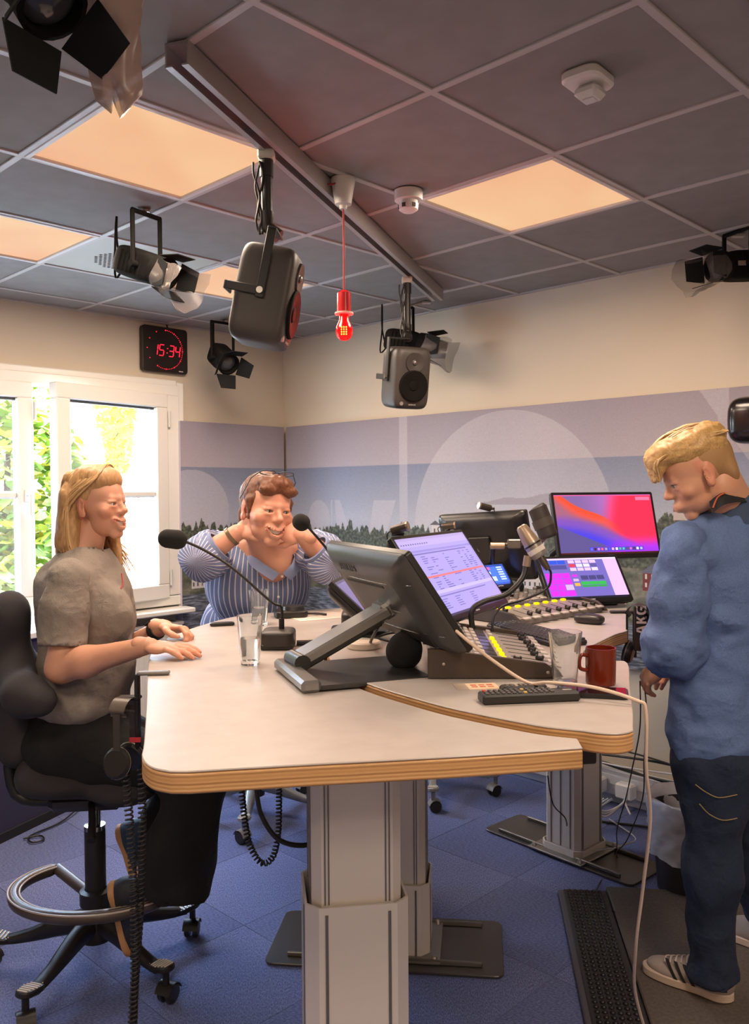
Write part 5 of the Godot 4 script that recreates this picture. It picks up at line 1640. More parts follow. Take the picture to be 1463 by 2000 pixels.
	var q := func(s: float) -> Vector3: return ma.lerp(mbt, s)
	part(MB.new().tube([q.call(0), q.call(0.04), q.call(0.3), q.call(0.45)], [0.012, 0.018, 0.024, 0.026], 16), "grille", mat("a8947f", 0.4, 0.6), t)
	part(MB.new().tube([q.call(0.45), q.call(0.47), q.call(0.8), q.call(0.86)], [0.027, 0.0275, 0.0275, 0.02], 18), "barrel", mat("a39d96", 0.3, 0.6), t)
	part(MB.new().tube([q.call(0.62), q.call(0.74)], 0.0282, 18), "label_band", mat("d6cec4", 0.5), t)
	part(MB.new().tube([q.call(0.5), q.call(0.54)], 0.029, 18), "shock_ring", black, t)
	part(MB.new().tube([q.call(0.86), q.call(1.02), q.call(1.2)], [0.012, 0.012, 0.008], 12), "plug", mat("5b544d", 0.35, 0.6), t)
	part(MB.new().tube(spline([q.call(1.18), at_depth(1076, 1120, 2.65) - o, at_depth(1068, 1150, 2.66) - o, at_depth(1020, 1172, 2.67) - o, at_depth(980, 1185, 2.63) - o, at_depth(963, 1210, 2.61) - o, at_depth(962, 1240, 2.6) - o], 5), 0.0038, 6), "cable", black, t)
	t = thing("boom_microphone", "dark round broadcast microphone on a boom arm beside the wallpaper monitor", "microphone", v3(0.6, H2, 3.5))
	o = t.position
	part(MB.new().tube([at_depth(1048, 990, 3.2) - o, at_depth(1050, 993, 3.2) - o, at_depth(1071, 1046, 3.18) - o, at_depth(1072, 1049, 3.18) - o], [0.03, 0.036, 0.036, 0.03], 18), "head", mat("2e2927", 0.55), t)
	part(MB.new().tube([at_depth(1057, 1014, 3.192) - o, at_depth(1064, 1030, 3.187) - o], 0.038, 18), "grille_band", mat("453f3b", 0.6), t)
	part(MB.new().tube(spline([at_depth(1066, 1046, 3.19) - o, at_depth(1054, 1058, 3.22) - o, at_depth(1010, 1062, 3.26) - o, at_depth(962, 1066, 3.3) - o], 4), 0.009, 8), "boom", mat("6b635d", 0.35, 0.6), t)
	part(MB.new().tube(spline([at_depth(962, 1066, 3.3) - o, at_depth(965, 1120, 3.4) - o, Vector3(0, 0.1, 0), Vector3(0, 0.0, 0)], 4), 0.011, 8), "boom_post", black, t)
	part(MB.new().box(at_depth(1004, 1062, 3.25) - o, Vector3(0.05, 0.035, 0.03), 0.004), "boom_joint", mat("77706a", 0.35, 0.6), t)
	part(MB.new().tube([at_depth(958, 1066, 3.27) - o, at_depth(985, 1066, 3.27) - o], 0.013, 12), "spring_housing", mat("b09a80", 0.35, 0.6), t)
	# --- desks, keyboard, mouse ---
	mixer("front mixing desk with yellow lit buttons beside the white cable", v3(0.142, H2 + 0.002, 2.14), v3(0.998, 0, -0.03), 0.31, 0.47, 8)
	mixer("rear mixing desk with a row of black faders before the touch screen", v3(0.3, H2 + 0.002, 3.18), v3(0.66, 0, -0.75), 0.31, 0.5, 9)
	t = thing("keyboard", "black computer keyboard between the two mixing desks", "keyboard", v3(0.515, H2, 2.74), -1.18)
	part(MB.new().box(Vector3(0, 0.009, 0), Vector3(0.4, 0.016, 0.125), 0.004), "case", mat("221f20", 0.5), t)
	var km := MB.new()
	for r in 6:
		for c in 17: km.box(Vector3(-0.184 + c * 0.023, 0.0195, -0.05 + r * 0.02), Vector3(0.0195, 0.006, 0.0165), 0.0015)
	meta(part(km, "keys", mat("2d292b", 0.45), t), "", "", "", "stuff")
	t = thing("computer_mouse", "dark computer mouse on the crescent table", "mouse", v3(0.76, H2, 3.0), 0.9)
	part(softbox(Vector3(0, 0.016, 0), Vector3(0.031, 0.019, 0.055), 0.75), "shell", mat("2b2626", 0.35), t)
	part(MB.new().use(Basis(Vector3.BACK, PI / 2), Vector3(0, 0.034, -0.02)).lathe([Vector2(0, -0.003), Vector2(0.007, -0.003), Vector2(0.007, 0.003), Vector2(0, 0.003)], 12), "wheel", mat("55504e", 0.5), t)
	# --- things on the tables ---
	tumbler("half full water glass beside the gooseneck microphone base", v3(-0.356, TOP, 2.4), 0.14, 0.026, 0.038, 0.075)
	tumbler("half full water glass in front of the woman in stripes", v3(-0.425, TOP, 3.1), 0.13, 0.027, 0.039, 0.065)
	tumbler("empty tall glass beside the red mug", v3(0.463, H2, 2.06), 0.13, 0.028, 0.041, 0.0)
	t = thing("coffee_mug", "faceted dark red glazed mug at the table edge", "mug", v3(0.55, H2, 2.06))
	var red := mat("65200f", 0.16)
	part(MB.new().lathe([Vector2(0, 0), Vector2(0.034, 0), Vector2(0.037, 0.006), Vector2(0.038, 0.084), Vector2(0.0375, 0.09), Vector2(0.0345, 0.09), Vector2(0.034, 0.012), Vector2(0, 0.011)], 10), "cup", red, t)
	part(MB.new().lathe([Vector2(0, 0.062), Vector2(0.0335, 0.062)], 10), "coffee", mat("1f0f09", 0.1), t)
	part(MB.new().tube(spline([Vector3(-0.034, 0.072, 0.008), Vector3(-0.05, 0.074, 0.012), Vector3(-0.056, 0.06, 0.014), Vector3(-0.053, 0.042, 0.013), Vector3(-0.035, 0.036, 0.009)], 5), 0.0048, 8), "handle", red, t)
	t = thing("remote_control", "long black remote control with many buttons", "remote control", v3(0.345, H2, 1.9), 0.14)
	part(MB.new().box(Vector3(0, 0.011, 0), Vector3(0.225, 0.022, 0.05), 0.004), "case", mat("1d1b1b", 0.4), t)
	for r in 3:
		for c in 13:
			if c == 7 and r == 1: continue
			part(MB.new().box(Vector3(-0.1 + c * 0.0125, 0.0235, -0.014 + r * 0.014), Vector3(0.008, 0.004, 0.008), 0.001), "button", mat("c8342c", 0.5) if c == 0 and r == 0 else (mat("b59c58", 0.5) if c == 7 else mat("4a4545", 0.5)), t)
	part(MB.new().box(Vector3(0.09, 0.0225, 0), Vector3(0.02, 0.001, 0.006)), "maker_mark", mat("a9a4a0", 0.5), t)
	t = thing("remote_control", "short dark remote control behind the long one", "remote control", v3(0.35, H2, 2.0), 0.12)
	part(MB.new().prism(round_rect(0.115, 0.036, 0.015, 4), 0, 0.013, 0.004, true), "case", mat("2b2828", 0.35), t)
	for c in 7:
		for r in 2: part(MB.new().box(Vector3(-0.04 + c * 0.011, 0.0137, -0.006 + r * 0.012), Vector3(0.006, 0.003, 0.006)), "button", mat("b9b0a6", 0.5) if c == 2 else mat("6b6562", 0.5), t)
	t = thing("mobile_phone", "black mobile phone lying beside the red mug", "phone", v3(0.502, H2, 1.955), -0.25)
	part(MB.new().prism(round_rect(0.16, 0.078, 0.012, 4), 0, 0.011, 0.002, true), "case", mat("1a1717", 0.3), t)
	part(MB.new().box(Vector3(0, 0.0112, 0), Vector3(0.15, 0.0006, 0.07)), "screen", mat("16121a", 0.06), t)
	t = thing("paper_note", "small paper note with red writing before the front desk", "note", v3(0.256, H2, 2.045), 0.1)
	part(MB.new().box(Vector3(0, 0.0006, 0), Vector3(0.08, 0.001, 0.062)), "sheet", mat("d9bf9f", 0.8), t)
	for k in 6: part(MB.new().box(Vector3(-0.018 + (k % 3) * 0.02, 0.0013, -0.01 + (k / 3) * 0.018), Vector3(0.014, 0.0006, 0.009 - 0.002 * (k % 2))), "writing", mat("c0563c", 0.8), t)
	part(MB.new().box(Vector3(-0.05, 0.0008, 0), Vector3(0.03, 0.0008, 0.064)), "clear_tab", mat("b9a898", 0.3), t)
	t = thing("paper_sheet", "white typed paper sheet on the far side of the table", "paper", v3(-0.2, TOP, 3.34), 0.5)
	part(MB.new().box(Vector3(0, 0.001, 0), Vector3(0.3, 0.0015, 0.21)), "sheet", mat("d6c6bc", 0.8), t)
	for k in 7: part(MB.new().box(Vector3(0, 0.0022, -0.08 + k * 0.025), Vector3(0.22 - 0.03 * (k % 3), 0.0004, 0.003)), "typed_line", mat("a5958f", 0.8), t)
	t = thing("white_puck", "round white puck on a foot under the slanted monitor", "puck", v3(-0.035, TOP, 2.56))
	part(MB.new().lathe([Vector2(0, 0), Vector2(0.036, 0), Vector2(0.038, 0.012), Vector2(0, 0.012)], 28), "foot", mat("b9ada3", 0.5), t)
	part(MB.new().lathe([Vector2(0, 0.012), Vector2(0.048, 0.013), Vector2(0.052, 0.018), Vector2(0.052, 0.032), Vector2(0.048, 0.036), Vector2(0, 0.036)], 32), "disc", mat("d3c5b6", 0.5), t)
	t = thing("headphone_amplifier", "flat black headphone box with round knob before the woman in stripes", "amplifier", v3(-0.33, TOP, 3.3), 0.2)
	part(softbox(Vector3(0, 0.014, 0), Vector3(0.065, 0.016, 0.05), 0.4), "case", black, t)
	part(MB.new().use(Basis.IDENTITY, Vector3(0.01, 0.028, 0)).lathe([Vector2(0.045, 0), Vector2(0.042, 0.016), Vector2(0, 0.018)], 20), "knob", mat("252324", 0.35), t)
	part(MB.new().tube([Vector3(0.06, 0.012, 0), Vector3(0.11, 0.01, 0.01), Vector3(0.14, 0.006, 0.012)], 0.005, 6), "plug", black, t)
	t = thing("key_fob", "small black key fob lying at the table edge near the striped shirt", "key fob", v3(-0.56, TOP, 3.09), 0.3)
	part(softbox(Vector3(0, 0.007, 0), Vector3(0.045, 0.0075, 0.014), 0.5), "case", black, t)
	t = thing("cable_connector", "black cable plug lying behind the gooseneck base", "plug", v3(-0.2, TOP, 2.68), 0.1)
	part(MB.new().tube([Vector3(-0.05, 0.01, 0), Vector3(0.03, 0.01, 0), Vector3(0.06, 0.008, 0.005)], [0.009, 0.009, 0.005], 8), "barrel", black, t)
	# hooks and headphones
	t = thing("headphone_hook", "clamp hook on the table edge by the smiling woman's hand", "hook", v3(-0.615, TOP, 2.26))
	part(MB.new().use(Basis(Vector3.UP, 0.1)).box(Vector3(0.02, 0.006, 0), Vector3(0.085, 0.01, 0.022), 0.003), "clamp_top", mat("6e6a66", 0.4), t)
	part(MB.new().box(Vector3(-0.024, -0.1, 0), Vector3(0.012, 0.21, 0.022), 0.003), "clamp_stem", black, t)
	part(MB.new().box(Vector3(-0.045, -0.06, 0), Vector3(0.06, 0.01, 0.03), 0.003), "hook_arm", black, t)
	var hp := headphones("grey and black headphones hanging below the table edge by the woman's knee", v3(-0.668, TOP - 0.055, 2.24), Basis(Vector3.UP, 1.25), true)
	part(MB.new().box(Vector3(0.03, -0.11, 0.01), Vector3(0.03, 0.012, 0.004)), "red_mark", mat("c02c3a", 0.5), hp)
	var cc := thing("coiled_cord", "two black coiled headphone cords hanging before the black chair", "cable", v3(-0.62, 0.003, 2.2))
	for k in 2:
		var pts := []
		for i in 13:
			var s := i / 12.0
			pts.append(v3(-0.655 + 0.02 * k + 0.02 * sin(s * 3 + k) - 0.012 * k * s, lerpf(0.86, 0.012, s), 2.2 + 0.015 * k - 0.02 * s) - cc.position)
		part(coil(pts, 0.0095, 0.0125, 0.003), "cord", mat("2a2627", 0.5), cc)
	t = thing("headphone_hook", "clamp hook on the crescent table edge beside the man", "hook", v3(0.965, H2, 3.24))
	part(MB.new().box(Vector3(-0.02, 0.006, 0), Vector3(0.09, 0.01, 0.02), 0.003), "clamp_top", mat("3b3432", 0.4), t)
	part(MB.new().box(Vector3(0.03, -0.08, 0), Vector3(0.012, 0.18, 0.02), 0.003), "clamp_stem", black, t)
	part(MB.new().box(Vector3(0.06, 0.0, 0), Vector3(0.08, 0.01, 0.03), 0.003), "hook_arm", black, t)
	hp = headphones("black headphones with large white letters hanging beside the man's elbow", at_depth(1246, 1180, 2.85), Basis(Vector3.UP, -0.5), false)
	var al := lettering("AKG", 0.05, mat("d8c3b8", 0.5), hp, "lettering", 0.001)
	al.transform = Transform3D(Basis(Vector3.UP, -0.2) * Basis(Vector3.BACK, PI / 2), Vector3(0.004, -0.05, 0.0225))
	part(MB.new().box(Vector3(0.006, -0.08, 0.016), Vector3(0.05, 0.15, 0.008), 0.003), "head_pad", mat("2a2322", 0.5), hp)
	# --- cables ---
	var wh := mat("cdb7a4", 0.5)
	cable("long white cable running from the grey monitor over the table edge to the floor", [at_depth(862, 1205, 2.1), at_depth(900, 1240, 2.05), at_depth(960, 1288, 2.06), at_depth(1030, 1333, 2.02), v3(0.4, H2 + 0.03, 1.95), v3(0.49, H2 + 0.03, 1.9), v3(0.572, H2 + 0.012, 1.85), v3(0.59, H2 - 0.01, 1.84), at_depth(1262, 1500, 1.85), at_depth(1270, 1600, 1.9), at_depth(1255, 1740, 1.98), at_depth(1242, 1850, 2.05), at_depth(1243, 1950, 2.2), v3(0.78, 0.008, 2.32), v3(0.85, 0.007, 2.2)], 0.0042, wh, "white_cable", 8)
	cable("thin black wire hanging from the lettered headphones to the floor", [at_depth(1250, 1330, 2.85), at_depth(1250, 1420, 2.85), at_depth(1235, 1500, 2.87), at_depth(1222, 1560, 2.95), at_depth(1205, 1620, 3.1), on_level(1202, 1665, 0.02), on_level(1160, 1750, 0.01), on_level(1170, 1765, 0.02), on_level(1240, 1790, 0.02), on_level(1330, 1760, 0.02)], 0.0022, black, "headphone_wire")
	cable("thin black wire looping beside the bin", [at_depth(1258, 1330, 2.85), at_depth(1265, 1420, 2.85), at_depth(1258, 1480, 2.88), at_depth(1255, 1560, 2.95), at_depth(1225, 1640, 3.2), on_level(1205, 1672, 0.02), on_level(1245, 1735, 0.008), on_level(1320, 1770, 0.02), on_level(1345, 1790, 0.02)], 0.0022, black, "headphone_wire")
	var lp := thing("coiled_cord", "black coiled cord loop hanging under the table front", "cable", v3(-0.36, TOP - 0.06, 2.2))
	var pl := []
	for p in [[472, 1540], [478, 1600], [488, 1650], [510, 1685], [532, 1675], [543, 1630], [545, 1570], [545, 1535]]: pl.append(at_depth(p[0], p[1], 2.2) - lp.position)
	part(coil(spline(pl, 4), 0.007, 0.01, 0.0028), "cord", mat("242122", 0.5), lp)
	cable("thick black cable curving behind the front table leg", [at_depth(500, 1530, 2.0), at_depth(510, 1590, 2.0), at_depth(545, 1640, 2.0), at_depth(600, 1650, 2.02), at_depth(640, 1620, 2.05)], 0.006, black, "power_cable")
	# wires along the wall trunking
	for k in 5:
		var pts := []
		for i in 9:
			var s := i / 8.0
			pts.append(room(AX - 0.085 - 0.012 * (k % 3), lerpf(2.55, 1.2, s), 0.2 + 0.02 * k + 0.02 * sin(s * 7 + k * 1.3)))
		cable(["lowest black cable in the bundle along the white trunking", "second lowest black cable in the bundle along the trunking", "grey cable between the black ones along the trunking", "thick black cable above the grey one along the trunking", "topmost black cable in the bundle along the trunking"][k], pts, 0.006 if k % 2 else 0.0045, black if k != 2 else mat("c9c9cd", 0.5), "wall_cable", 6, "cables along the wall trunking")
	for k in 3:
		var ps := []
		for p in [[1180 + 8 * k, 1560], [1150, 1575 + 6 * k], [1125, 1560 + 4 * k], [1128, 1520], [1150, 1500 - 3 * k], [1165, 1520], [1145, 1560], [1180, 1585 + 5 * k], [1215, 1570], [1225, 1550 + 4 * k]]: ps.append(at_depth(p[0], p[1], 3.95 - 0.02 * k))
		cable(["innermost white cable coil below the trunking", "middle white cable coil below the trunking", "widest white cable coil below the trunking"][k], ps, 0.005, mat("cfd0d4", 0.5), "white_wall_cable", 6, "white cables below the trunking")
	for k in 2:
		var ad := thing("power_adapter", ["white plug adapter on the trunking beside the table leg", "white plug adapter on the trunking nearer the bin"][k], "adapter", room(AX - 0.1, 2.18 - 0.16 * k, 0.06), YAW, "white adapters on the trunking")
		part(MB.new().box(Vector3(0, 0.045, 0), Vector3(0.06, 0.075, 0.09), 0.008), "case", mat("d8dadd", 0.4), ad)
		part(MB.new().tube([Vector3(-0.02, 0.01, 0), Vector3(-0.03, -0.02, 0.02), Vector3(-0.05, -0.045, 0.05)], 0.005, 6), "lead", mat("cfd0d4", 0.5), ad)
	cable("black cable lying on the floor beside the far table foot", [on_level(1120, 1590, 0.01), on_level(1180, 1605, 0.01), on_level(1240, 1612, 0.01), on_level(1300, 1620, 0.01)], 0.006, black, "floor_cable")
	cable("black cable with a loop on the floor by the violet counter", [on_level(160, 1570, 0.03), on_level(120, 1605, 0.01), on_level(60, 1632, 0.01), on_level(62, 1645, 0.01), on_level(85, 1640, 0.01), on_level(78, 1632, 0.01), on_level(45, 1638, 0.01)], 0.004, black, "floor_cable")
	cable("grey usb cable lying across the far table foot", [on_level(1075, 1630, 0.03), on_level(1095, 1640, 0.03), on_level(1130, 1662, 0.03), on_level(1190, 1658, 0.035), on_level(1225, 1648, 0.035), on_level(1240, 1635, 0.03), on_level(1190, 1600, 0.02)], 0.003, mat("b9b9be", 0.5), "usb_cable")
	cable("thin dark cable dropping beside the far table leg", [at_depth(1070, 1515, 3.5), at_depth(1080, 1570, 3.5), at_depth(1105, 1600, 3.5), on_level(1103, 1628, 0.03), on_level(1078, 1632, 0.03)], 0.003, black, "usb_cable")
	# heap of cables behind the rear desk
	for k in 6:
		var ps := []
		for i in 6: ps.append(v3(0.42 + i * 0.07 + 0.03 * sin(k * 2 + i), H2 + 0.012 + 0.03 * absf(sin(k + i * 1.7)), 3.62 + 0.03 * cos(k * 3 + i * 1.3)))
		cable("black cable in the heap behind the rear mixing desk", ps, 0.005, black, "desk_cable", 6, "cables heaped behind the rear desk")
	for k in 3:
		var ps := []
		for i in 5: ps.append(v3(-0.1 + i * 0.045, TOP + 0.02 + 0.012 * sin(k * 2 + i), 2.66 + 0.03 * k + 0.02 * cos(i + k)))
		cable("black cable lying under the slanted monitor", ps, 0.004, black, "desk_cable", 6, "cables under the slanted monitor")
	# --- floor things ---
	t = thing("waste_bin", "black waste bin lined with a clear plastic bag by the wall", "bin", v3(1.235, 0, 3.33))
	part(MB.new().lathe([Vector2(0, 0.0), Vector2(0.115, 0.0), Vector2(0.14, 0.33), Vector2(0.136, 0.33), Vector2(0.11, 0.008), Vector2(0, 0.008)], 26), "bucket", mat("26242a", 0.5), t)
	var bag := []
	for i in 12:
		var s := i / 11.0
		var ring := []
		for j in 30:
			var a := TAU * j / 30
			var rr := lerpf(0.143, 0.16, s) + 0.006 * sin(a * 7 + i * 2.1) + 0.005 * sin(a * 13 - i * 1.7)
			ring.append(Vector3(cos(a) * rr, 0.14 + s * 0.23 + 0.008 * sin(a * 4), -sin(a) * rr))
		bag.append(ring)
	for i in 5:
		var ring := []
		for j in 30:
			var a := TAU * j / 30
			var rr := 0.15 - 0.006 * i + 0.008 * sin(a * 5 + i)
			ring.append(Vector3(cos(a) * rr, 0.375 - i * 0.03, -sin(a) * rr))
		bag.append(ring)
	var pm := StandardMaterial3D.new()
	pm.albedo_color = Color(0.86, 0.86, 0.9, 0.62)
	pm.transparency = BaseMaterial3D.TRANSPARENCY_ALPHA
	pm.roughness = 0.28
	part(MB.new().grid(bag, false, true), "bag", pm, t)
	t = thing("standing_mat", "brown standing board with a black knobbed rubber strip under the man's shoes", "mat", v3(1.15, 0, 2.75), -0.12)
	part(MB.new().box(Vector3(0.06, 0.012, 0), Vector3(0.74, 0.02, 1.06), 0.004), "board", textured(grain("4b423d", "5f564f", 0.1, 14, 128, 3), Vector3(5, 5, 5), 0.85, 0, true), t)
	part(MB.new().box(Vector3(-0.4, 0.012, 0.0), Vector3(0.17, 0.022, 0.98), 0.006), "strip_base", mat("2e2c30", 0.6), t)
	part(MB.new().box(Vector3(-0.485, 0.01, 0.0), Vector3(0.03, 0.018, 0.98), 0.004), "strip_bevel", mat("4c4b52", 0.5), t)
	var bm := MB.new()
	for i in 6:
		for j in 38: bm.ball(Vector3(-0.46 + i * 0.023, 0.025, -0.47 + j * 0.025), Vector3(0.009, 0.007, 0.009), 8, 4)
	meta(part(bm, "rubber_knobs", mat("1d1b1e", 0.4), t), "", "", "", "stuff")
func basis_of(z: Vector3, up := Vector3.UP) -> Basis:
	return facing(z, up)
func moved(prims: Array, x: Transform3D, s := 1.0) -> Array:         # shapes from a local frame into the world
	var out := []
	for p in prims:
		if p[0] == "c": out.append(["c", x * (p[1] * s), x * (p[2] * s), p[3] * s, p[4] * s])
		else: out.append(["e", x * (p[1] * s), p[2] * s, x.basis * (p[3] if p.size() > 3 else Basis.IDENTITY)])
	return out
func head_shapes(jaw: float, smile: float) -> Array:
	var a := [
		["e", Vector3(0, 0.034, -0.012), Vector3(0.075, 0.086, 0.092)], ["e", Vector3(0, 0.036, 0.026), Vector3(0.064, 0.06, 0.058)],
		["e", Vector3(0, -0.015, 0.028), Vector3(0.063 * jaw, 0.06, 0.056)], ["e", Vector3(0, -0.06, 0.03), Vector3(0.052 * jaw, 0.045, 0.052)],
		["c", Vector3(-0.012, -0.097, 0.066), Vector3(0.012, -0.097, 0.066), 0.0155, 0.0155],
		["c", Vector3(0, 0.014, 0.08), Vector3(0, -0.019, 0.1), 0.0058, 0.0076], ["e", Vector3(0, -0.0225, 0.1015), Vector3(0.0082, 0.0072, 0.0082)],
		["c", Vector3(-0.036, 0.0215, 0.073), Vector3(0, 0.02, 0.0815), 0.0062, 0.005], ["c", Vector3(0.036, 0.0215, 0.073), Vector3(0, 0.02, 0.0815), 0.0062, 0.005],
		["e", Vector3(0, -0.058, 0.072), Vector3(0.027, 0.024, 0.016)]]
	for s in [-1.0, 1.0]:
		var m := lips(s, smile)
		a.append(["c", m[0], m[1], 0.0032, 0.0046]); a.append(["c", m[1], m[2], 0.0046, 0.0046])
		a.append(["c", m[0], m[3], 0.0032, 0.005]); a.append(["c", m[3], m[4], 0.005, 0.0056])
		a.append(["e", Vector3(s * 0.041 * jaw, -0.026 + 0.004 * smile, 0.053 + 0.003 * smile), Vector3(0.024, 0.02 + 0.003 * smile, 0.021)])
		a.append(["e", Vector3(s * 0.01, -0.0275, 0.0895), Vector3(0.0062, 0.0052, 0.008)])
		a.append(["e", Vector3(s * 0.0765, -0.004, -0.012), Vector3(0.005, 0.027, 0.017), Basis(Vector3.UP, s * 0.35) * Basis(Vector3.RIGHT, -0.15)])
		a.append(["e", Vector3(s * 0.076, -0.03, -0.006), Vector3(0.006, 0.01, 0.009)])
		a.append(["e", Vector3(s * 0.0315, 0.0098 - 0.001 * smile, 0.0735), Vector3(0.0155, 0.004, 0.0095)])
		a.append(["e", Vector3(s * 0.0315, -0.0088 + 0.0015 * smile, 0.0725), Vector3(0.0155, 0.004, 0.009)])
	return a
func lips(s: float, smile: float) -> Array:        # corner, upper mid, upper centre, lower mid, lower centre
	return [Vector3(s * (0.022 + 0.0075 * smile), -0.0615 + 0.0095 * smile, 0.0815 - 0.003 * smile), Vector3(s * 0.011, -0.0575 - 0.0005 * smile, 0.0885), Vector3(0, -0.0585 - 0.0005 * smile, 0.0905), Vector3(s * 0.012, -0.066 - 0.008 * smile, 0.087 - 0.0005 * smile), Vector3(0, -0.0675 - 0.011 * smile, 0.089 - 0.0005 * smile)]
func seg_dist(p: Vector3, a: Vector3, b: Vector3) -> float:
	return p.distance_to(Geometry3D.get_closest_point_to_segment(p, a, b))
func add_head(mb: MB, x: Transform3D, s: float, jaw: float, smile: float, skin: Color, lip: Color) -> void:
	var inv := x.affine_inverse()
	var subs := []
	for k in [-1.0, 1.0]: subs.append(["e", Vector3(k * 0.0315, 0.0008, 0.082), Vector3(0.0135, 0.0052 - 0.0012 * smile, 0.011)])
	if smile > 0:
		for k in [-1.0, 1.0]:
			subs.append(["c", Vector3(k * 0.0275, -0.0528, 0.0815), Vector3(k * 0.011, -0.0645, 0.0915), 0.0042, 0.0066])
			subs.append(["c", Vector3(k * 0.011, -0.0645, 0.0915), Vector3(0, -0.0662, 0.0935), 0.0066, 0.0072])
		subs.append(["e", Vector3(0, -0.0645, 0.086), Vector3(0.022, 0.006, 0.013)])
		for k in [-1.0, 1.0]: subs.append(["c", Vector3(k * 0.0185, -0.031, 0.0905), Vector3(k * 0.0375, -0.056, 0.0765), 0.0022, 0.0018])
	for k in [-1.0, 1.0]: subs.append(["e", Vector3(k * 0.0815, -0.004, -0.007), Vector3(0.0035, 0.016, 0.008)])
	var rosy := skin * Color(1.08, 0.74, 0.7)
	var tone := func(p: Vector3) -> Color:
		var q := (inv * p) / s
		var c := skin
		c = c.lerp(rosy, 0.45 * exp(-((q - Vector3(signf(q.x) * 0.044, -0.03, 0.06)).length_squared()) / 0.0006))
		c = c.lerp(rosy, 0.35 * exp(-((q - Vector3(0, -0.026, 0.105)).length_squared()) / 0.0002))
		if absf(q.x) > 0.07 and q.z < 0.015 and q.y < 0.04: c = c.lerp(rosy, 0.45)
		if q.z > 0.06 and q.y < -0.045 and q.y > -0.09:
			var m := lips(signf(q.x), smile)
			var d := minf(minf(seg_dist(q, m[0], m[1]), seg_dist(q, m[1], m[2])), minf(seg_dist(q, m[0], m[3]), seg_dist(q, m[3], m[4])))
			c = c.lerp(lip, 0.5 * clampf((0.0085 - d) / 0.004, 0.0, 1.0))
			if smile > 0 and q.z < 0.082 and absf(q.x) < 0.02 and q.y < -0.06 and q.y > -0.07 and q.z > 0.07: c = c.lerp(Color(0.2, 0.05, 0.04), 0.6)
		return c
	sdf(moved(head_shapes(jaw, smile), x, s), 0.0038 * s, 0.0044 * s, [], moved(subs, x, s), null, tone, null, mb)
func face_parts(t: Node3D, x: Transform3D, s: float, brow: String, iris: String, smile: float, teeth: bool) -> void:
	var y := Transform3D(x.basis * s, x.origin)
	for k in [-1.0, 1.0]:
		var eb := MB.new()
		eb.xf = y
		eb.ball(Vector3(k * 0.0315, 0.0006, 0.0685), Vector3(0.0122, 0.0115, 0.0122), 14, 10)
		var eye := part(eb, "eye", mat("cfc4bc", 0.15), t)
		var ir := MB.new()
		ir.xf = y
		ir.ball(Vector3(k * 0.0315 + 0.001, 0.0004, 0.0765), Vector3(0.0057, 0.0057, 0.0048), 12, 8)
		part(ir, "iris", mat(iris, 0.12), eye)
		var bw := MB.new()
		bw.xf = y
		bw.tube([Vector3(k * 0.012, 0.0225, 0.0835), Vector3(k * 0.024, 0.0275, 0.0805), Vector3(k * 0.038, 0.0265, 0.074), Vector3(k * 0.047, 0.0215, 0.0655)], [0.0016, 0.0028, 0.0024, 0.001], 6)
		part(bw, "eyebrow", mat(brow, 0.8), t)
		var la := MB.new()
		la.xf = y
		la.tube([Vector3(k * 0.0175, 0.0035, 0.0795), Vector3(k * 0.031, 0.0058, 0.0828), Vector3(k * 0.0455, 0.0032, 0.0725)], 0.0011, 5)
		part(la, "eyelash", mat("3a2a22", 0.8), t)
	if teeth:
		var th := MB.new()
		th.xf = y
		var P := []
		for i in 9:
			var u := (i - 4) / 4.0
			P.append([Vector3(u * 0.0215, -0.0705 + 0.0095 * u * u, 0.0872 - 0.0075 * u * u), Vector3(u * 0.0225, -0.0585 + 0.003 * u * u, 0.0882 - 0.008 * u * u)])
		part(th.grid(P), "teeth", mat("ddd2c4", 0.25), t)
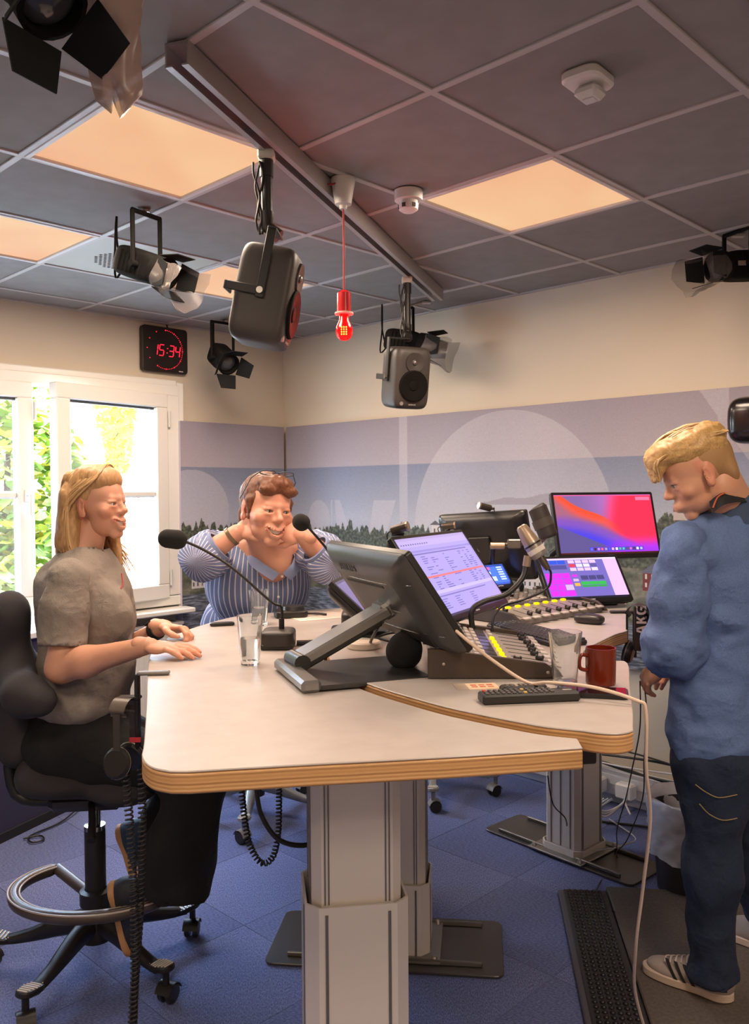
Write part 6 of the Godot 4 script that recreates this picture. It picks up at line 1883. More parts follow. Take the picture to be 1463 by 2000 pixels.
# wrist, direction of the fingers, back of the hand, +1 if the thumb lies at +x of (x = back cross fingers)
func add_hand(mb: MB, wrist: Vector3, dir: Vector3, back: Vector3, thumb: float, curl: Array, s: float, skin: Color, spread := 0.1) -> void:
	var z := dir.normalized()
	var yv := (back - z * back.dot(z)).normalized()
	var b := Basis(yv.cross(z), yv, z)
	var x := Transform3D(b, wrist)
	var a := [["c", Vector3(0, 0, -0.03), Vector3(0, 0, 0.01), 0.026, 0.025], ["e", Vector3(thumb * 0.004, 0, 0.05), Vector3(0.039, 0.0135, 0.045)], ["e", Vector3(thumb * 0.024, -0.006, 0.032), Vector3(0.017, 0.014, 0.028)], ["e", Vector3(thumb * -0.022, -0.004, 0.035), Vector3(0.015, 0.013, 0.03)]]
	var lens := [0.074, 0.082, 0.076, 0.06]
	for f in 4:
		var o := Vector3(thumb * [0.0295, 0.0105, -0.0095, -0.028][f], 0.002, [0.088, 0.092, 0.087, 0.078][f])
		var yaw: float = thumb * spread * [1.0, 0.3, -0.4, -1.2][f]
		var pitch := 0.05
		var r := [0.0088, 0.009, 0.0086, 0.0076][f] as float
		for g in 3:
			pitch += curl[f] * [0.8, 1.0, 0.7][g]
			var d := Basis(Vector3.UP, yaw) * Vector3(0, -sin(pitch), cos(pitch))
			var e: Vector3 = o + d * lens[f] * [0.46, 0.3, 0.24][g]
			a.append(["c", o, e, r * [1.0, 0.95, 0.88][g], r * [0.95, 0.88, 0.78][g]])
			o = e
	var t0 := Vector3(thumb * 0.028, -0.006, 0.022)
	var t1 := t0 + Vector3(thumb * 0.024, -0.008 - 0.01 * curl[4], 0.026)
	var t2 := t1 + Vector3(thumb * (0.014 - 0.02 * curl[4]), -0.006 - 0.012 * curl[4], 0.027)
	var t3v := t2 + Vector3(thumb * (0.004 - 0.02 * curl[4]), -0.003, 0.022)
	a.append(["c", t0, t1, 0.0125, 0.0108]); a.append(["c", t1, t2, 0.0108, 0.0096]); a.append(["c", t2, t3v, 0.0096, 0.0078])
	var knuck := wrist
	sdf(moved(a, x, s), 0.0036, 0.0032, [], [], null, func(p: Vector3) -> Color: return skin.lerp(skin * Color(1.06, 0.78, 0.72), clampf(((p - knuck).dot(z) / s - 0.08) * 9.0, 0, 0.5)), null, mb)
func skin_mat() -> StandardMaterial3D:
	if mats.has("skin"): return mats["skin"]
	var m := StandardMaterial3D.new()
	m.vertex_color_use_as_albedo = true
	m.roughness = 0.48
	m.subsurf_scatter_enabled = true
	m.subsurf_scatter_strength = 0.06
	mats["skin"] = m
	return m
func folds(sd: int, f: float, amp: float, sq := Vector3.ONE) -> Variant:
	var n := FastNoiseLite.new()
	n.seed = sd
	n.frequency = 1.0
	n.fractal_octaves = 2
	return func(p: Vector3) -> float: return amp * n.get_noise_3dv(p * f * sq)
func shoe(parent: Node, heel: Vector3, toe: Vector3, up: Vector3, upper: Material, sole: Material, L: float) -> MeshInstance3D:
	var z := (toe - heel).normalized()
	var yv := (up - z * up.dot(z)).normalized()
	var x := Transform3D(Basis(yv.cross(z), yv, z), heel)
	var s := L / 0.27
	var body := part(sdf(moved([["e", Vector3(0, 0.05, 0.05), Vector3(0.034, 0.05, 0.05)], ["e", Vector3(0, 0.045, 0.11), Vector3(0.036, 0.04, 0.07)], ["e", Vector3(0, 0.03, 0.19), Vector3(0.042, 0.026, 0.07)], ["c", Vector3(0, 0.06, 0.045), Vector3(0, 0.1, 0.04), 0.036, 0.036]], x, s), 0.007, 0.012, [[x * Vector3(0, 0.008, 0), -yv]]), "shoe", upper, parent)
	var o := PackedVector2Array()
	for q in spline2([Vector2(0, 0.0), Vector2(0.036, 0.03), Vector2(0.036, 0.1), Vector2(0.046, 0.18), Vector2(0.036, 0.25), Vector2(0.0, 0.272), Vector2(-0.038, 0.245), Vector2(-0.043, 0.18), Vector2(-0.033, 0.1), Vector2(-0.036, 0.03)], 4, true): o.append(q * s)
	part(MB.new().use(x.basis, x.origin).prism(o, 0, 0.026 * s, 0.004, true), "sole", sole, body)
	return body

func build_people() -> void:
	var lin := func(h: String) -> Color: return Color(h).srgb_to_linear()
	woman_at_table(lin.call("c9947a"), lin.call("b0564c"))
	woman_in_stripes(lin.call("ca947c"), lin.call("ad5a52"))
	man_standing(lin.call("c99478"), lin.call("b06a5c"))

func woman_at_table(skin: Color, lip: Color) -> void:
	var t := thing("person", "smiling person with long blonde hair in grey t-shirt seated at the table", "person", Vector3(-0.94, 0, -2.8))
	var o := t.position
	var P := func(px: float, py: float, d: float) -> Vector3: return at_depth(px, py, d) - o
	var hx := Transform3D(facing(Vector3(0.95, 0.03, 0.25)), P.call(190, 986, 2.80))
	var s := 1.0
	var shR: Vector3 = P.call(130, 1132, 2.65); var elR: Vector3 = P.call(119, 1305, 2.6); var wrR: Vector3 = P.call(288, 1261, 2.5)
	var shL: Vector3 = P.call(165, 1125, 2.94); var elL: Vector3 = P.call(205, 1290, 2.98); var wrL: Vector3 = P.call(318, 1224, 2.84)
	var nk: Vector3 = P.call(158, 1092, 2.8)
	var pel: Vector3 = P.call(150, 1448, 2.8)
	# body: neck, trunk, arms and legs in one surface, then head and hands
	var mb := MB.new()
	var tone := func(_p: Vector3) -> Color: return skin
	var kR: Vector3 = P.call(400, 1492, 2.68); var kL: Vector3 = P.call(395, 1492, 2.92)
	var aR: Vector3 = P.call(262, 1748, 2.7); var aL: Vector3 = P.call(275, 1632, 2.9)
	sdf([["c", hx * Vector3(0, -0.07, -0.02), nk, 0.05, 0.056], ["c", nk + Vector3(0, -0.01, 0), P.call(170, 1180, 2.8), 0.06, 0.1], ["c", P.call(170, 1180, 2.8), pel, 0.1, 0.11],
		["c", nk, shR, 0.045, 0.045], ["c", nk, shL, 0.045, 0.045], ["c", shR, elR, 0.048, 0.041], ["c", elR, elR.lerp(wrR, 0.3), 0.042, 0.043], ["c", elR.lerp(wrR, 0.3), wrR, 0.043, 0.027],
		["c", shL, elL, 0.046, 0.04], ["c", elL, elL.lerp(wrL, 0.3), 0.04, 0.041], ["c", elL.lerp(wrL, 0.3), wrL, 0.04, 0.026],
		["c", pel, kR, 0.075, 0.05], ["c", pel, kL, 0.075, 0.05], ["c", kR, aR, 0.048, 0.033], ["c", kL, aL, 0.048, 0.033]], 0.011, 0.012, [], [], null, tone, null, mb)
	add_head(mb, hx, s, 1.0, 1.0, skin, lip)
	add_hand(mb, wrR, Vector3(0.95, -0.05, 0.22), Vector3(0.1, 1, 0.15), 1.0, [0.15, 0.16, 0.17, 0.19, 0.1], 0.95, skin)
	add_hand(mb, wrL, Vector3(0.9, -0.06, 0.28), Vector3(0.15, 0.9, -0.25), -1.0, [0.75, 0.85, 0.85, 0.85, 0.4], 0.95, skin)
	part(mb, "body", skin_mat(), t)
	face_parts(t, hx, s, "6e4f36", "4a5a5e", 1.0, true)
	# t-shirt
	var gy := cloth("7b726a", "8a8178", 51, 0.9)
	var f1 = folds(61, 9.0, 0.011, Vector3(1, 0.7, 1))
	part(sdf([["e", P.call(172, 1172, 2.8), Vector3(0.125, 0.19, 0.17)], ["e", P.call(215, 1205, 2.72), Vector3(0.075, 0.085, 0.075)], ["e", P.call(215, 1205, 2.88), Vector3(0.075, 0.085, 0.075)], ["e", P.call(178, 1300, 2.8), Vector3(0.14, 0.16, 0.16)],
		["c", shR + Vector3(0.01, -0.012, 0), shL + Vector3(0.01, -0.012, 0), 0.062, 0.062], ["c", nk + Vector3(0, -0.02, 0), P.call(168, 1160, 2.8), 0.075, 0.12], ["c", P.call(125, 1150, 2.8), P.call(140, 1330, 2.8), 0.09, 0.1], ["e", P.call(160, 1370, 2.8), Vector3(0.15, 0.08, 0.17)]],
		0.011, 0.02, [[P.call(150, 1392, 2.8), Vector3(-0.1, -1, 0)]], [["e", nk + Vector3(0.012, 0.035, 0), Vector3(0.075, 0.06, 0.075)]], f1), "shirt", gy, t)
	for k in 2:
		var a: Vector3 = [shR, shL][k]; var b: Vector3 = [elR, elL][k]
		part(sdf([["c", a + Vector3(0.01, 0.0, 0), a.lerp(b, 0.35), 0.066, 0.072], ["c", a.lerp(b, 0.35), a.lerp(b, 0.9), 0.072, 0.075]], 0.01, 0.012, [[a.lerp(b, 0.76), (b - a).normalized()]], [["c", a.lerp(b, 0.55), b, 0.05, 0.055]], folds(64 + k, 12.0, 0.006)), "sleeve", gy, t)
	part(MB.new().tube(spline([P.call(238, 1120, 2.7), P.call(240, 1140, 2.69), P.call(236, 1150, 2.68)], 3), 0.003, 6), "pink_mark", mat("b05a5a", 0.8), t)
	# wide black trousers
	var bl := cloth("0b0a0b", "151315", 52, 0.8)
	part(sdf([["e", pel + Vector3(0.0, 0.0, 0), Vector3(0.155, 0.12, 0.17)], ["c", P.call(165, 1380, 2.8), pel, 0.14, 0.15], ["c", pel + Vector3(0.05, -0.01, 0.08), kR, 0.105, 0.088], ["c", pel + Vector3(0.05, -0.01, -0.08), kL, 0.105, 0.088],
		["c", kR, P.call(360, 1640, 2.68), 0.088, 0.095], ["c", P.call(360, 1640, 2.68), P.call(338, 1790, 2.68), 0.095, 0.12], ["c", P.call(310, 1660, 2.7), P.call(300, 1780, 2.7), 0.05, 0.08],
		["c", kL, P.call(330, 1600, 2.92), 0.088, 0.085], ["c", P.call(330, 1600, 2.92), P.call(290, 1720, 2.92), 0.085, 0.1]], 0.013, 0.02, [[P.call(345, 1742, 2.68), Vector3(-0.12, -1, 0)], [P.call(160, 1345, 2.8), Vector3(0, 1, 0)]], [], folds(66, 7.0, 0.014, Vector3(1, 0.5, 1))), "trousers", bl, t)
	var navy := mat("20242e", 0.6)
	var tan := mat("b98a5c", 0.6)
	shoe(t, P.call(212, 1722, 2.68), P.call(258, 1885, 2.7), Vector3(0.97, 0.25, 0.1), navy, tan, 0.255)
	shoe(t, P.call(226, 1612, 2.9), P.call(268, 1725, 2.9), Vector3(0.95, 0.3, 0.1), mat("2a4058", 0.6), tan, 0.25)
	part(MB.new().use(facing(wrL - elL), wrL.lerp(elL, 0.1)).use(facing(wrL - elL) * Basis(Vector3.RIGHT, PI / 2), wrL.lerp(elL, 0.12)).lathe([Vector2(0.029, -0.012), Vector2(0.032, -0.011), Vector2(0.032, 0.011), Vector2(0.029, 0.012)], 18), "watch_strap", mat("1b1a1b", 0.5), t)
	part(MB.new().use(facing(wrL - elL), wrL.lerp(elL, 0.12)).box(Vector3(-0.01, 0.03, 0), Vector3(0.03, 0.009, 0.034), 0.003), "watch_face", mat("161516", 0.15), t)
	# hair
	var hs := [["e", Vector3(0, 0.042, -0.024), Vector3(0.081, 0.088, 0.094)], ["e", Vector3(0, 0.092, 0.004), Vector3(0.068, 0.04, 0.068)], ["e", Vector3(0, 0.078, 0.02), Vector3(0.07, 0.044, 0.062)], ["c", Vector3(0.06, 0.03, -0.06), Vector3(0.065, -0.12, -0.075), 0.034, 0.036], ["c", Vector3(-0.06, 0.03, -0.065), Vector3(-0.062, -0.12, -0.08), 0.034, 0.036], ["c", Vector3(0, 0.03, -0.08), Vector3(0, -0.13, -0.09), 0.044, 0.038],
		["c", Vector3(-0.062, -0.06, -0.06), Vector3(-0.066, -0.17, -0.05), 0.024, 0.02], ["c", Vector3(-0.066, -0.16, -0.05), Vector3(-0.056, -0.22, 0.0), 0.02, 0.01], ["c", Vector3(0.066, 0.04, 0.01), Vector3(0.075, -0.1, 0.01), 0.018, 0.02], ["c", Vector3(0.075, -0.1, 0.01), Vector3(0.06, -0.2, 0.04), 0.02, 0.01]]
	var hair := textured(grain("8f6a42", "c9a070", 0.05, 71, 256, 4), Vector3(9, 2.2, 9), 0.5, 0, false)
	var hm := sdf(moved(hs, hx), 0.007, 0.007, [], moved([["e", Vector3(0, -0.03, 0.07), Vector3(0.062, 0.094, 0.062)], ["e", Vector3(-0.085, -0.015, -0.008), Vector3(0.034, 0.032, 0.028)]], hx), folds(72, 40.0, 0.004, Vector3(1, 0.25, 1)))
	part(hm, "hair", hair, t)
	var st := MB.new()
	st.tinted = true
	for i in 420:
		var side := -1.0 if i % 2 else 1.0
		var back := rng.randf()                                    # 0 = from the forehead, 1 = from the back of the crown
		var top := Vector3(side * rng.randf_range(0.0, 0.012), 0.132 - 0.02 * back * back, lerpf(0.05, -0.07, back))
		var sw := Vector3(side * lerpf(0.071, 0.05, back * back), lerpf(0.085, 0.1, back), lerpf(0.045, -0.085, back))
		var ea := Vector3(side * lerpf(0.087, 0.03, back * back) + side * rng.randf_range(-0.004, 0.004), rng.randf_range(-0.005, 0.03), lerpf(-0.04 if side < 0 else 0.025, -0.118, back))
		var lo := Vector3(ea.x * rng.randf_range(0.85, 1.05), rng.randf_range(-0.14, -0.1), ea.z - 0.012 + rng.randf_range(-0.012, 0.012))
		var tip := lo + Vector3(rng.randf_range(-0.015, 0.015), rng.randf_range(-0.13, -0.05), rng.randf_range(0.0, 0.07) * (1.0 - back) + rng.randf_range(-0.01, 0.01))
		st.tint = Color("7d5a36").srgb_to_linear().lerp(Color("d9b27e").srgb_to_linear(), rng.randf())
		var pts := []
		for q in [top, sw, ea, (ea + lo) / 2 + Vector3(ea.x * 0.06, 0, -0.004), lo, tip]: pts.append(hx * q)
		st.tube(spline(pts, 3), [0.0012, 0.0022, 0.0028, 0.003, 0.003, 0.003, 0.003, 0.003, 0.003, 0.003, 0.0028, 0.0026, 0.0024, 0.002, 0.0015, 0.0006], 4, false)
	var sm := StandardMaterial3D.new()
	sm.vertex_color_use_as_albedo = true
	sm.roughness = 0.45
	meta(part(st, "hair_strands", sm, t), "", "", "", "stuff")
	part(MB.new().ball(hx * Vector3(-0.079, -0.043, -0.006), Vector3.ONE * 0.004, 8, 6), "earring", mat("a04048", 0.3), t)

func stripes() -> StandardMaterial3D:
	var im := image_fill(64, 8, "66749c")
	for x in 64:
		var k := x % 32
		var c := Color("5f6c96").lerp(Color("72809f"), 0.5 + 0.5 * sin(x * 1.3))
		if k < 7: c = Color("c9c8d2")
		for y in 8: im.set_pixel(x, y, c)
	var m := picture(im, 0.85)
	m.texture_repeat = true
	return m
func woman_in_stripes(skin: Color, lip: Color) -> void:
	var t := thing("person", "laughing person in blue striped shirt holding the collar with both hands", "person", v3(-0.5, 0, 3.75))
	var o := t.position
	var P := func(px: float, py: float, d: float) -> Vector3: return at_depth(px, py, d) - o
	var s := 1.22
	var hx := Transform3D(facing(Vector3(0.58, -0.08, 0.8), Vector3(0.12, 1, 0)), P.call(519, 996, 3.4))
	var nk: Vector3 = P.call(528, 1072, 3.52)
	var ch: Vector3 = P.call(505, 1140, 3.63)
	var pel: Vector3 = P.call(495, 1330, 3.95)
	var shR: Vector3 = P.call(432, 1068, 3.6); var elR: Vector3 = P.call(396, 1090, 3.36); var wrR: Vector3 = P.call(463, 1040, 3.36)
	var shL: Vector3 = P.call(602, 1070, 3.62); var elL: Vector3 = P.call(640, 1095, 3.42); var wrL: Vector3 = P.call(590, 1046, 3.36)
	var mb := MB.new()
	var tone := func(_p: Vector3) -> Color: return skin
	var kR: Vector3 = v3(-0.22, 0.62, 3.35) - o; var kL: Vector3 = v3(-0.02, 0.62, 3.4) - o
	var fR: Vector3 = v3(-0.16, 0.07, 3.3) - o; var fL: Vector3 = v3(-0.02, 0.07, 3.35) - o
	sdf([["c", hx * (Vector3(0, -0.07, -0.02) * s), nk, 0.068, 0.075], ["c", nk, ch, 0.08, 0.13], ["e", P.call(535, 1100, 3.5), Vector3(0.07, 0.075, 0.06)], ["c", ch, pel, 0.13, 0.13], ["c", nk, shR, 0.05, 0.05], ["c", nk, shL, 0.05, 0.05],
		["c", shR, elR, 0.05, 0.05], ["c", elR, wrR, 0.052, 0.034], ["c", shL, elL, 0.05, 0.05], ["c", elL, wrL, 0.05, 0.033],
		["c", pel, kR, 0.08, 0.055], ["c", pel, kL, 0.08, 0.055], ["c", kR, fR, 0.05, 0.035], ["c", kL, fL, 0.05, 0.035]], 0.012, 0.012, [], [], null, tone, null, mb)
	add_head(mb, hx, s, 1.14, 1.0, skin, lip)
	add_hand(mb, wrR, Vector3(0.75, 0.42, -0.15), Vector3(-0.3, 0.5, 0.8), -1.0, [0.55, 0.6, 0.65, 0.65, 0.3], 1.12, skin)
	add_hand(mb, wrL, Vector3(-0.85, 0.3, -0.1), Vector3(0.2, 0.3, 0.9), 1.0, [0.45, 0.5, 0.55, 0.6, 0.3], 1.08, skin)
	part(mb, "body", skin_mat(), t)
	face_parts(t, hx, s, "6b4630", "4a4238", 1.0, true)
	var sm := stripes()
	var fwd := Vector3(0.35, 0, 0.94)
	var lat := Vector3.UP.cross(fwd)
	var tuv := func(p: Vector3) -> Vector2: return Vector2(atan2((p - ch).dot(lat), (p - ch).dot(fwd) + 0.05) * 5.0, p.y)
	var fb := Basis(lat, Vector3.UP, fwd)
	part(sdf([["e", ch, Vector3(0.225, 0.2, 0.145), fb], ["e", ch + Vector3(0, -0.01, 0) + fwd * 0.05 + lat * 0.085, Vector3(0.1, 0.1, 0.09), fb], ["e", ch + Vector3(0, -0.01, 0) + fwd * 0.05 - lat * 0.085, Vector3(0.1, 0.1, 0.09), fb],
		["e", P.call(497, 1225, 3.8), Vector3(0.235, 0.2, 0.16), fb], ["e", pel, Vector3(0.24, 0.14, 0.17), fb], ["c", shR, shL, 0.07, 0.07], ["c", nk + Vector3(0, -0.0, 0) - fwd * 0.02, ch, 0.085, 0.16]],
		0.012, 0.022, [], [["c", P.call(531, 1056, 3.4), P.call(550, 1112, 3.44), 0.046, 0.01], ["e", nk + Vector3(0, 0.05, 0) + fwd * 0.03, Vector3(0.085, 0.065, 0.09)]], folds(81, 7.0, 0.014, Vector3(1, 0.5, 1)), null, tuv), "shirt", sm, t)
	for k in 2:
		var a: Vector3 = [shR, shL][k]; var e: Vector3 = [elR, elL][k]; var w: Vector3 = [wrR, wrL][k]
		var ax := (e - a).normalized()
		var sx := ax.cross(Vector3.UP).normalized()
		var suv := func(p: Vector3) -> Vector2: return Vector2(atan2((p - a).dot(sx), (p - a).dot(ax.cross(sx))) * 2.6, (p - a).dot(ax))
		part(sdf([["c", a, a.lerp(e, 0.6), 0.078, 0.088], ["c", a.lerp(e, 0.6), e, 0.088, 0.082], ["c", e, e.lerp(w, 0.35), 0.082, 0.066]], 0.011, 0.015, [[e.lerp(w, 0.42), (w - e).normalized()]], [["c", e.lerp(w, 0.25), w, 0.052, 0.056]], folds(83 + k, 10.0, 0.013), null, suv), "sleeve", sm, t)
		var cf := MB.new().use(facing(w - e) * Basis(Vector3.RIGHT, PI / 2), e.lerp(w, 0.42))
		cf.lathe([Vector2(0.058, -0.014), Vector2(0.066, -0.012), Vector2(0.066, 0.012), Vector2(0.058, 0.014)], 20)
		part(cf, "cuff", mat("7c88ab", 0.85), t)
	# collar, buttons
	var col := MB.new()
	for k in [-1.0, 1.0]:
		var CP := []
		for i in 7:
			var u := i / 6.0
			var base: Vector3 = (nk - fwd * 0.075 + Vector3(0, 0.03, 0)).lerp(P.call(552 - (6 if k < 0 else 0), 1120, 3.43), u) + lat * k * 0.08 * sin(PI * pow(u, 0.7)) + fwd * 0.045 * sin(PI * u)
			CP.append([base, base + lat * k * 0.03 + Vector3(0, -0.028, 0) + fwd * 0.012])
		col.grid(CP)
	part(col, "collar", mat("7c88ab", 0.85), t)
	for k in 3: part(MB.new().ball(P.call([551, 544, 553][k], [1082 + 44, 1111 + 55, 1150 + 45][k], 3.43), Vector3(0.006, 0.006, 0.004), 8, 5), "button", mat("c9c4c4", 0.3), t)
	part(sdf([["e", pel + Vector3(0, -0.06, 0), Vector3(0.2, 0.1, 0.18)], ["c", pel, kR, 0.1, 0.08], ["c", pel, kL, 0.1, 0.08], ["c", kR, fR, 0.075, 0.06], ["c", kL, fL, 0.075, 0.06]], 0.018, 0.02), "trousers", mat("1f2230", 0.85), t)
	for k in 2:
		var a: Vector3 = [fR, fL][k]
		shoe(t, Vector3(a.x, -o.y + 0.001, a.z) + fwd * -0.06, Vector3(a.x, 0.001, a.z) + fwd * 0.18, Vector3.UP, mat("2a2626", 0.5), mat("5a544e", 0.6), 0.25)
	# hair and glasses pushed up on it
	var hs := [["e", Vector3(0, 0.042, -0.018), Vector3(0.08, 0.084, 0.094)], ["e", Vector3(0, 0.09, 0.045), Vector3(0.06, 0.03, 0.045)], ["e", Vector3(0.03, 0.068, 0.07), Vector3(0.04, 0.022, 0.022)], ["e", Vector3(-0.035, 0.07, 0.068), Vector3(0.035, 0.022, 0.022)], ["c", Vector3(0.072, 0.03, 0.02), Vector3(0.07, -0.025, 0.02), 0.015, 0.009], ["c", Vector3(-0.072, 0.03, 0.02), Vector3(-0.07, -0.025, 0.02), 0.015, 0.009], ["e", Vector3(0, -0.03, -0.075), Vector3(0.06, 0.06, 0.03)]]
	part(sdf(moved(hs, hx, s), 0.008, 0.005, [], moved([["e", Vector3(0, -0.04, 0.08), Vector3(0.064, 0.098, 0.06)], ["e", Vector3(0.08, -0.012, -0.008), Vector3(0.02, 0.036, 0.026)], ["e", Vector3(-0.08, -0.012, -0.008), Vector3(0.02, 0.036, 0.026)]], hx, s), folds(91, 60.0, 0.006, Vector3(1, 0.4, 1))), "hair", textured(grain("4e2e1c", "7d4d2e", 0.06, 92, 256, 4), Vector3(12, 5, 12), 0.5), t)
	var gl := MB.new()
	gl.xf = Transform3D(hx.basis * s, hx.origin)
	for k in [-1.0, 1.0]:
		var ring := []
		for i in 17: ring.append(Vector3(k * 0.034 + cos(TAU * i / 16) * 0.027, 0.124 + sin(TAU * i / 16) * 0.008, 0.046 + sin(TAU * i / 16) * 0.018))
		gl.tube(ring, 0.0018, 5)
		gl.tube([Vector3(k * 0.061, 0.124, 0.046), Vector3(k * 0.083, 0.1, 0.03), Vector3(k * 0.088, 0.03, -0.02)], 0.0018, 5)
	gl.tube([Vector3(-0.008, 0.126, 0.05), Vector3(0.008, 0.126, 0.05)], 0.0018, 5)
	part(gl, "glasses", mat("3a4a58", 0.3), t)
	var ln := MB.new()
	ln.xf = gl.xf
	for k in [-1.0, 1.0]:
		var f := []
		for i in 16: f.append(Vector3(k * 0.034 + cos(TAU * i / 16) * 0.026, 0.124 + sin(TAU * i / 16) * 0.0075, 0.046 + sin(TAU * i / 16) * 0.0175))
		ln.face(f)
	part(ln, "lenses", glass("c9c4b8", 0.25, 0.05), t)
	part(MB.new().use(facing(wrR - elR) * Basis(Vector3.RIGHT, PI / 2), wrR.lerp(elR, 0.16)).lathe([Vector2(0.037, -0.008), Vector2(0.041, -0.007), Vector2(0.041, 0.007), Vector2(0.037, 0.008)], 18), "bracelet", mat("7a6a55", 0.35, 0.6), t)

func man_standing(skin: Color, lip: Color) -> void:
	var t := thing("person", "standing person with fair swept hair in blue shirt and jeans looking down", "person", v3(1.08, 0.022, 2.6))
	var o := t.position
	var P := func(px: float, py: float, d: float) -> Vector3: return at_depth(px, py, d) - o
	var s := 1.08
	var hx := Transform3D(facing(Vector3(-0.86, -0.44, -0.12), Vector3(-0.3, 1, 0)), P.call(1362, 925, 2.58))
	var nk: Vector3 = P.call(1428, 1008, 2.64)
	var ch: Vector3 = P.call(1412, 1150, 2.64)
	var hip: Vector3 = P.call(1412, 1470, 2.64)
	var shL: Vector3 = P.call(1336, 1072, 2.5); var elL: Vector3 = P.call(1316, 1262, 2.53); var wrL: Vector3 = P.call(1290, 1298, 2.76)
	var shR: Vector3 = P.call(1490, 1065, 2.82); var elR: Vector3 = P.call(1470, 1262, 2.95); var wrR: Vector3 = P.call(1350, 1290, 2.98)
	var hL: Vector3 = P.call(1398, 1490, 2.57); var kL: Vector3 = P.call(1392, 1712, 2.57); var aL: Vector3 = P.call(1392, 1918, 2.58)
	var hR: Vector3 = P.call(1450, 1490, 2.72); var kR: Vector3 = P.call(1470, 1690, 2.78); var aR: Vector3 = v3(1.32, 0.11, 2.86) - o
	var mb := MB.new()
	var tone := func(_p: Vector3) -> Color: return skin
	sdf([["c", hx * (Vector3(0, -0.06, -0.03) * s), nk, 0.062, 0.066], ["c", hx * (Vector3(0, -0.03, -0.06) * s), nk + Vector3(0.02, 0.0, 0), 0.045, 0.06], ["c", nk, ch, 0.08, 0.12], ["c", ch, hip, 0.12, 0.12], ["c", nk, shL + Vector3(0.03, -0.04, 0), 0.045, 0.035], ["c", nk, shR + Vector3(-0.03, -0.04, 0), 0.045, 0.035],
		["c", shL + Vector3(0.01, -0.03, 0), elL, 0.04, 0.044], ["c", elL, wrL, 0.044, 0.03], ["c", shR, elR, 0.05, 0.044], ["c", elR, wrR, 0.044, 0.03],
		["c", hL, kL, 0.08, 0.055], ["c", kL, aL, 0.055, 0.036], ["c", hR, kR, 0.08, 0.055], ["c", kR, aR, 0.055, 0.036]], 0.012, 0.012, [], [], null, tone, null, mb)
	add_head(mb, hx, s, 1.06, 0.0, skin, lip)
	add_hand(mb, wrL, Vector3(-0.2, -0.5, -0.5), Vector3(-0.7, 0.4, 0.3), -1.0, [0.35, 0.4, 0.45, 0.5, 0.3], 1.05, skin)
	add_hand(mb, wrR, Vector3(-0.8, -0.2, 0.2), Vector3(0, 0.9, 0.2), 1.0, [0.4, 0.45, 0.5, 0.5, 0.3], 1.05, skin)
	part(mb, "body", skin_mat(), t)
	face_parts(t, hx, s, "8a6a4a", "4a5258", 0.0, false)
	var blue := cloth("4c628c", "627aa8", 101, 0.9)
	var fwd := Vector3(-0.62, 0, -0.78)
	var lat := Vector3.UP.cross(fwd)
	var fb := Basis(lat, Vector3.UP, fwd)
	part(sdf([["e", ch + Vector3(0, 0.0, 0), Vector3(0.215, 0.27, 0.14), fb], ["e", P.call(1416, 1330, 2.64), Vector3(0.195, 0.28, 0.14), fb], ["e", hip + Vector3(0, 0.06, 0), Vector3(0.195, 0.16, 0.145), fb], ["c", shL + Vector3(0.02, -0.015, 0), shR + Vector3(-0.02, -0.015, 0), 0.068, 0.068], ["c", nk - fwd * 0.02 + Vector3(0, -0.03, 0), ch, 0.085, 0.15]],
		0.012, 0.022, [[P.call(1400, 1492, 2.64), Vector3(-0.15, -1, 0)]], [["e", nk + Vector3(-0.03, 0.055, 0) + fwd * 0.02, Vector3(0.09, 0.055, 0.09)]], folds(103, 6.0, 0.016, Vector3(1, 1.4, 1))), "shirt", blue, t)
	for k in 2:
		var a: Vector3 = [shL, shR][k]; var e: Vector3 = [elL, elR][k]; var w: Vector3 = [wrL, wrR][k]
		part(sdf([["c", a, a.lerp(e, 0.5), 0.074, 0.08], ["c", a.lerp(e, 0.5), e, 0.08, 0.084], ["c", e, e.lerp(w, 0.5), 0.084, 0.07]], 0.011, 0.015, [[e.lerp(w, 0.55), (w - e).normalized()]], [["c", e.lerp(w, 0.35), w, 0.05, 0.056]], folds(105 + k, 9.0, 0.016)), "sleeve", blue, t)
	var cl := []
	for i in 15:
		var an := -2.5 + 5.0 * i / 14.0
		var d := (-fwd * cos(an) + lat * sin(an)) * Vector3(0.098, 1, 0.098)
		var b: Vector3 = nk + Vector3(-0.005, 0.0, 0) + d + Vector3(0, -0.02 * (1 - cos(an)) - 0.005, 0)
		cl.append([b + Vector3(0, 0.072, 0) - d * 0.1, b + Vector3(0, 0.062, 0) + d * 0.02, b - Vector3(0, 0.012, 0) + d * 0.2])
	part(MB.new().grid(cl), "collar", mat("33445f", 0.8), t)
	var strap := []
	for q in [P.call(1388, 992, 2.5), P.call(1410, 976, 2.5), P.call(1440, 970, 2.53), P.call(1475, 972, 2.58)]: strap.append(q)
	var sp := []
	for q in spline(strap, 5): sp.append([q + Vector3(0, 0.018, -0.012), q + Vector3(0, -0.016, 0.012)])
	part(MB.new().grid(sp), "camera_strap", mat("191a1e", 0.7), t)
	var st2 := []
	for q in spline([strap[0] + Vector3(0.004, 0.0, 0.008), strap[0].lerp(strap[1], 0.6) + Vector3(0, 0.016, 0.0), strap[1] + Vector3(0.01, 0.02, -0.004)], 4): st2.append(q)
	part(MB.new().tube(st2, 0.003, 5), "strap_stitching", mat("b0543a", 0.7), t)
	# jeans
	var den := cloth("141d31", "22304a", 107, 0.8)
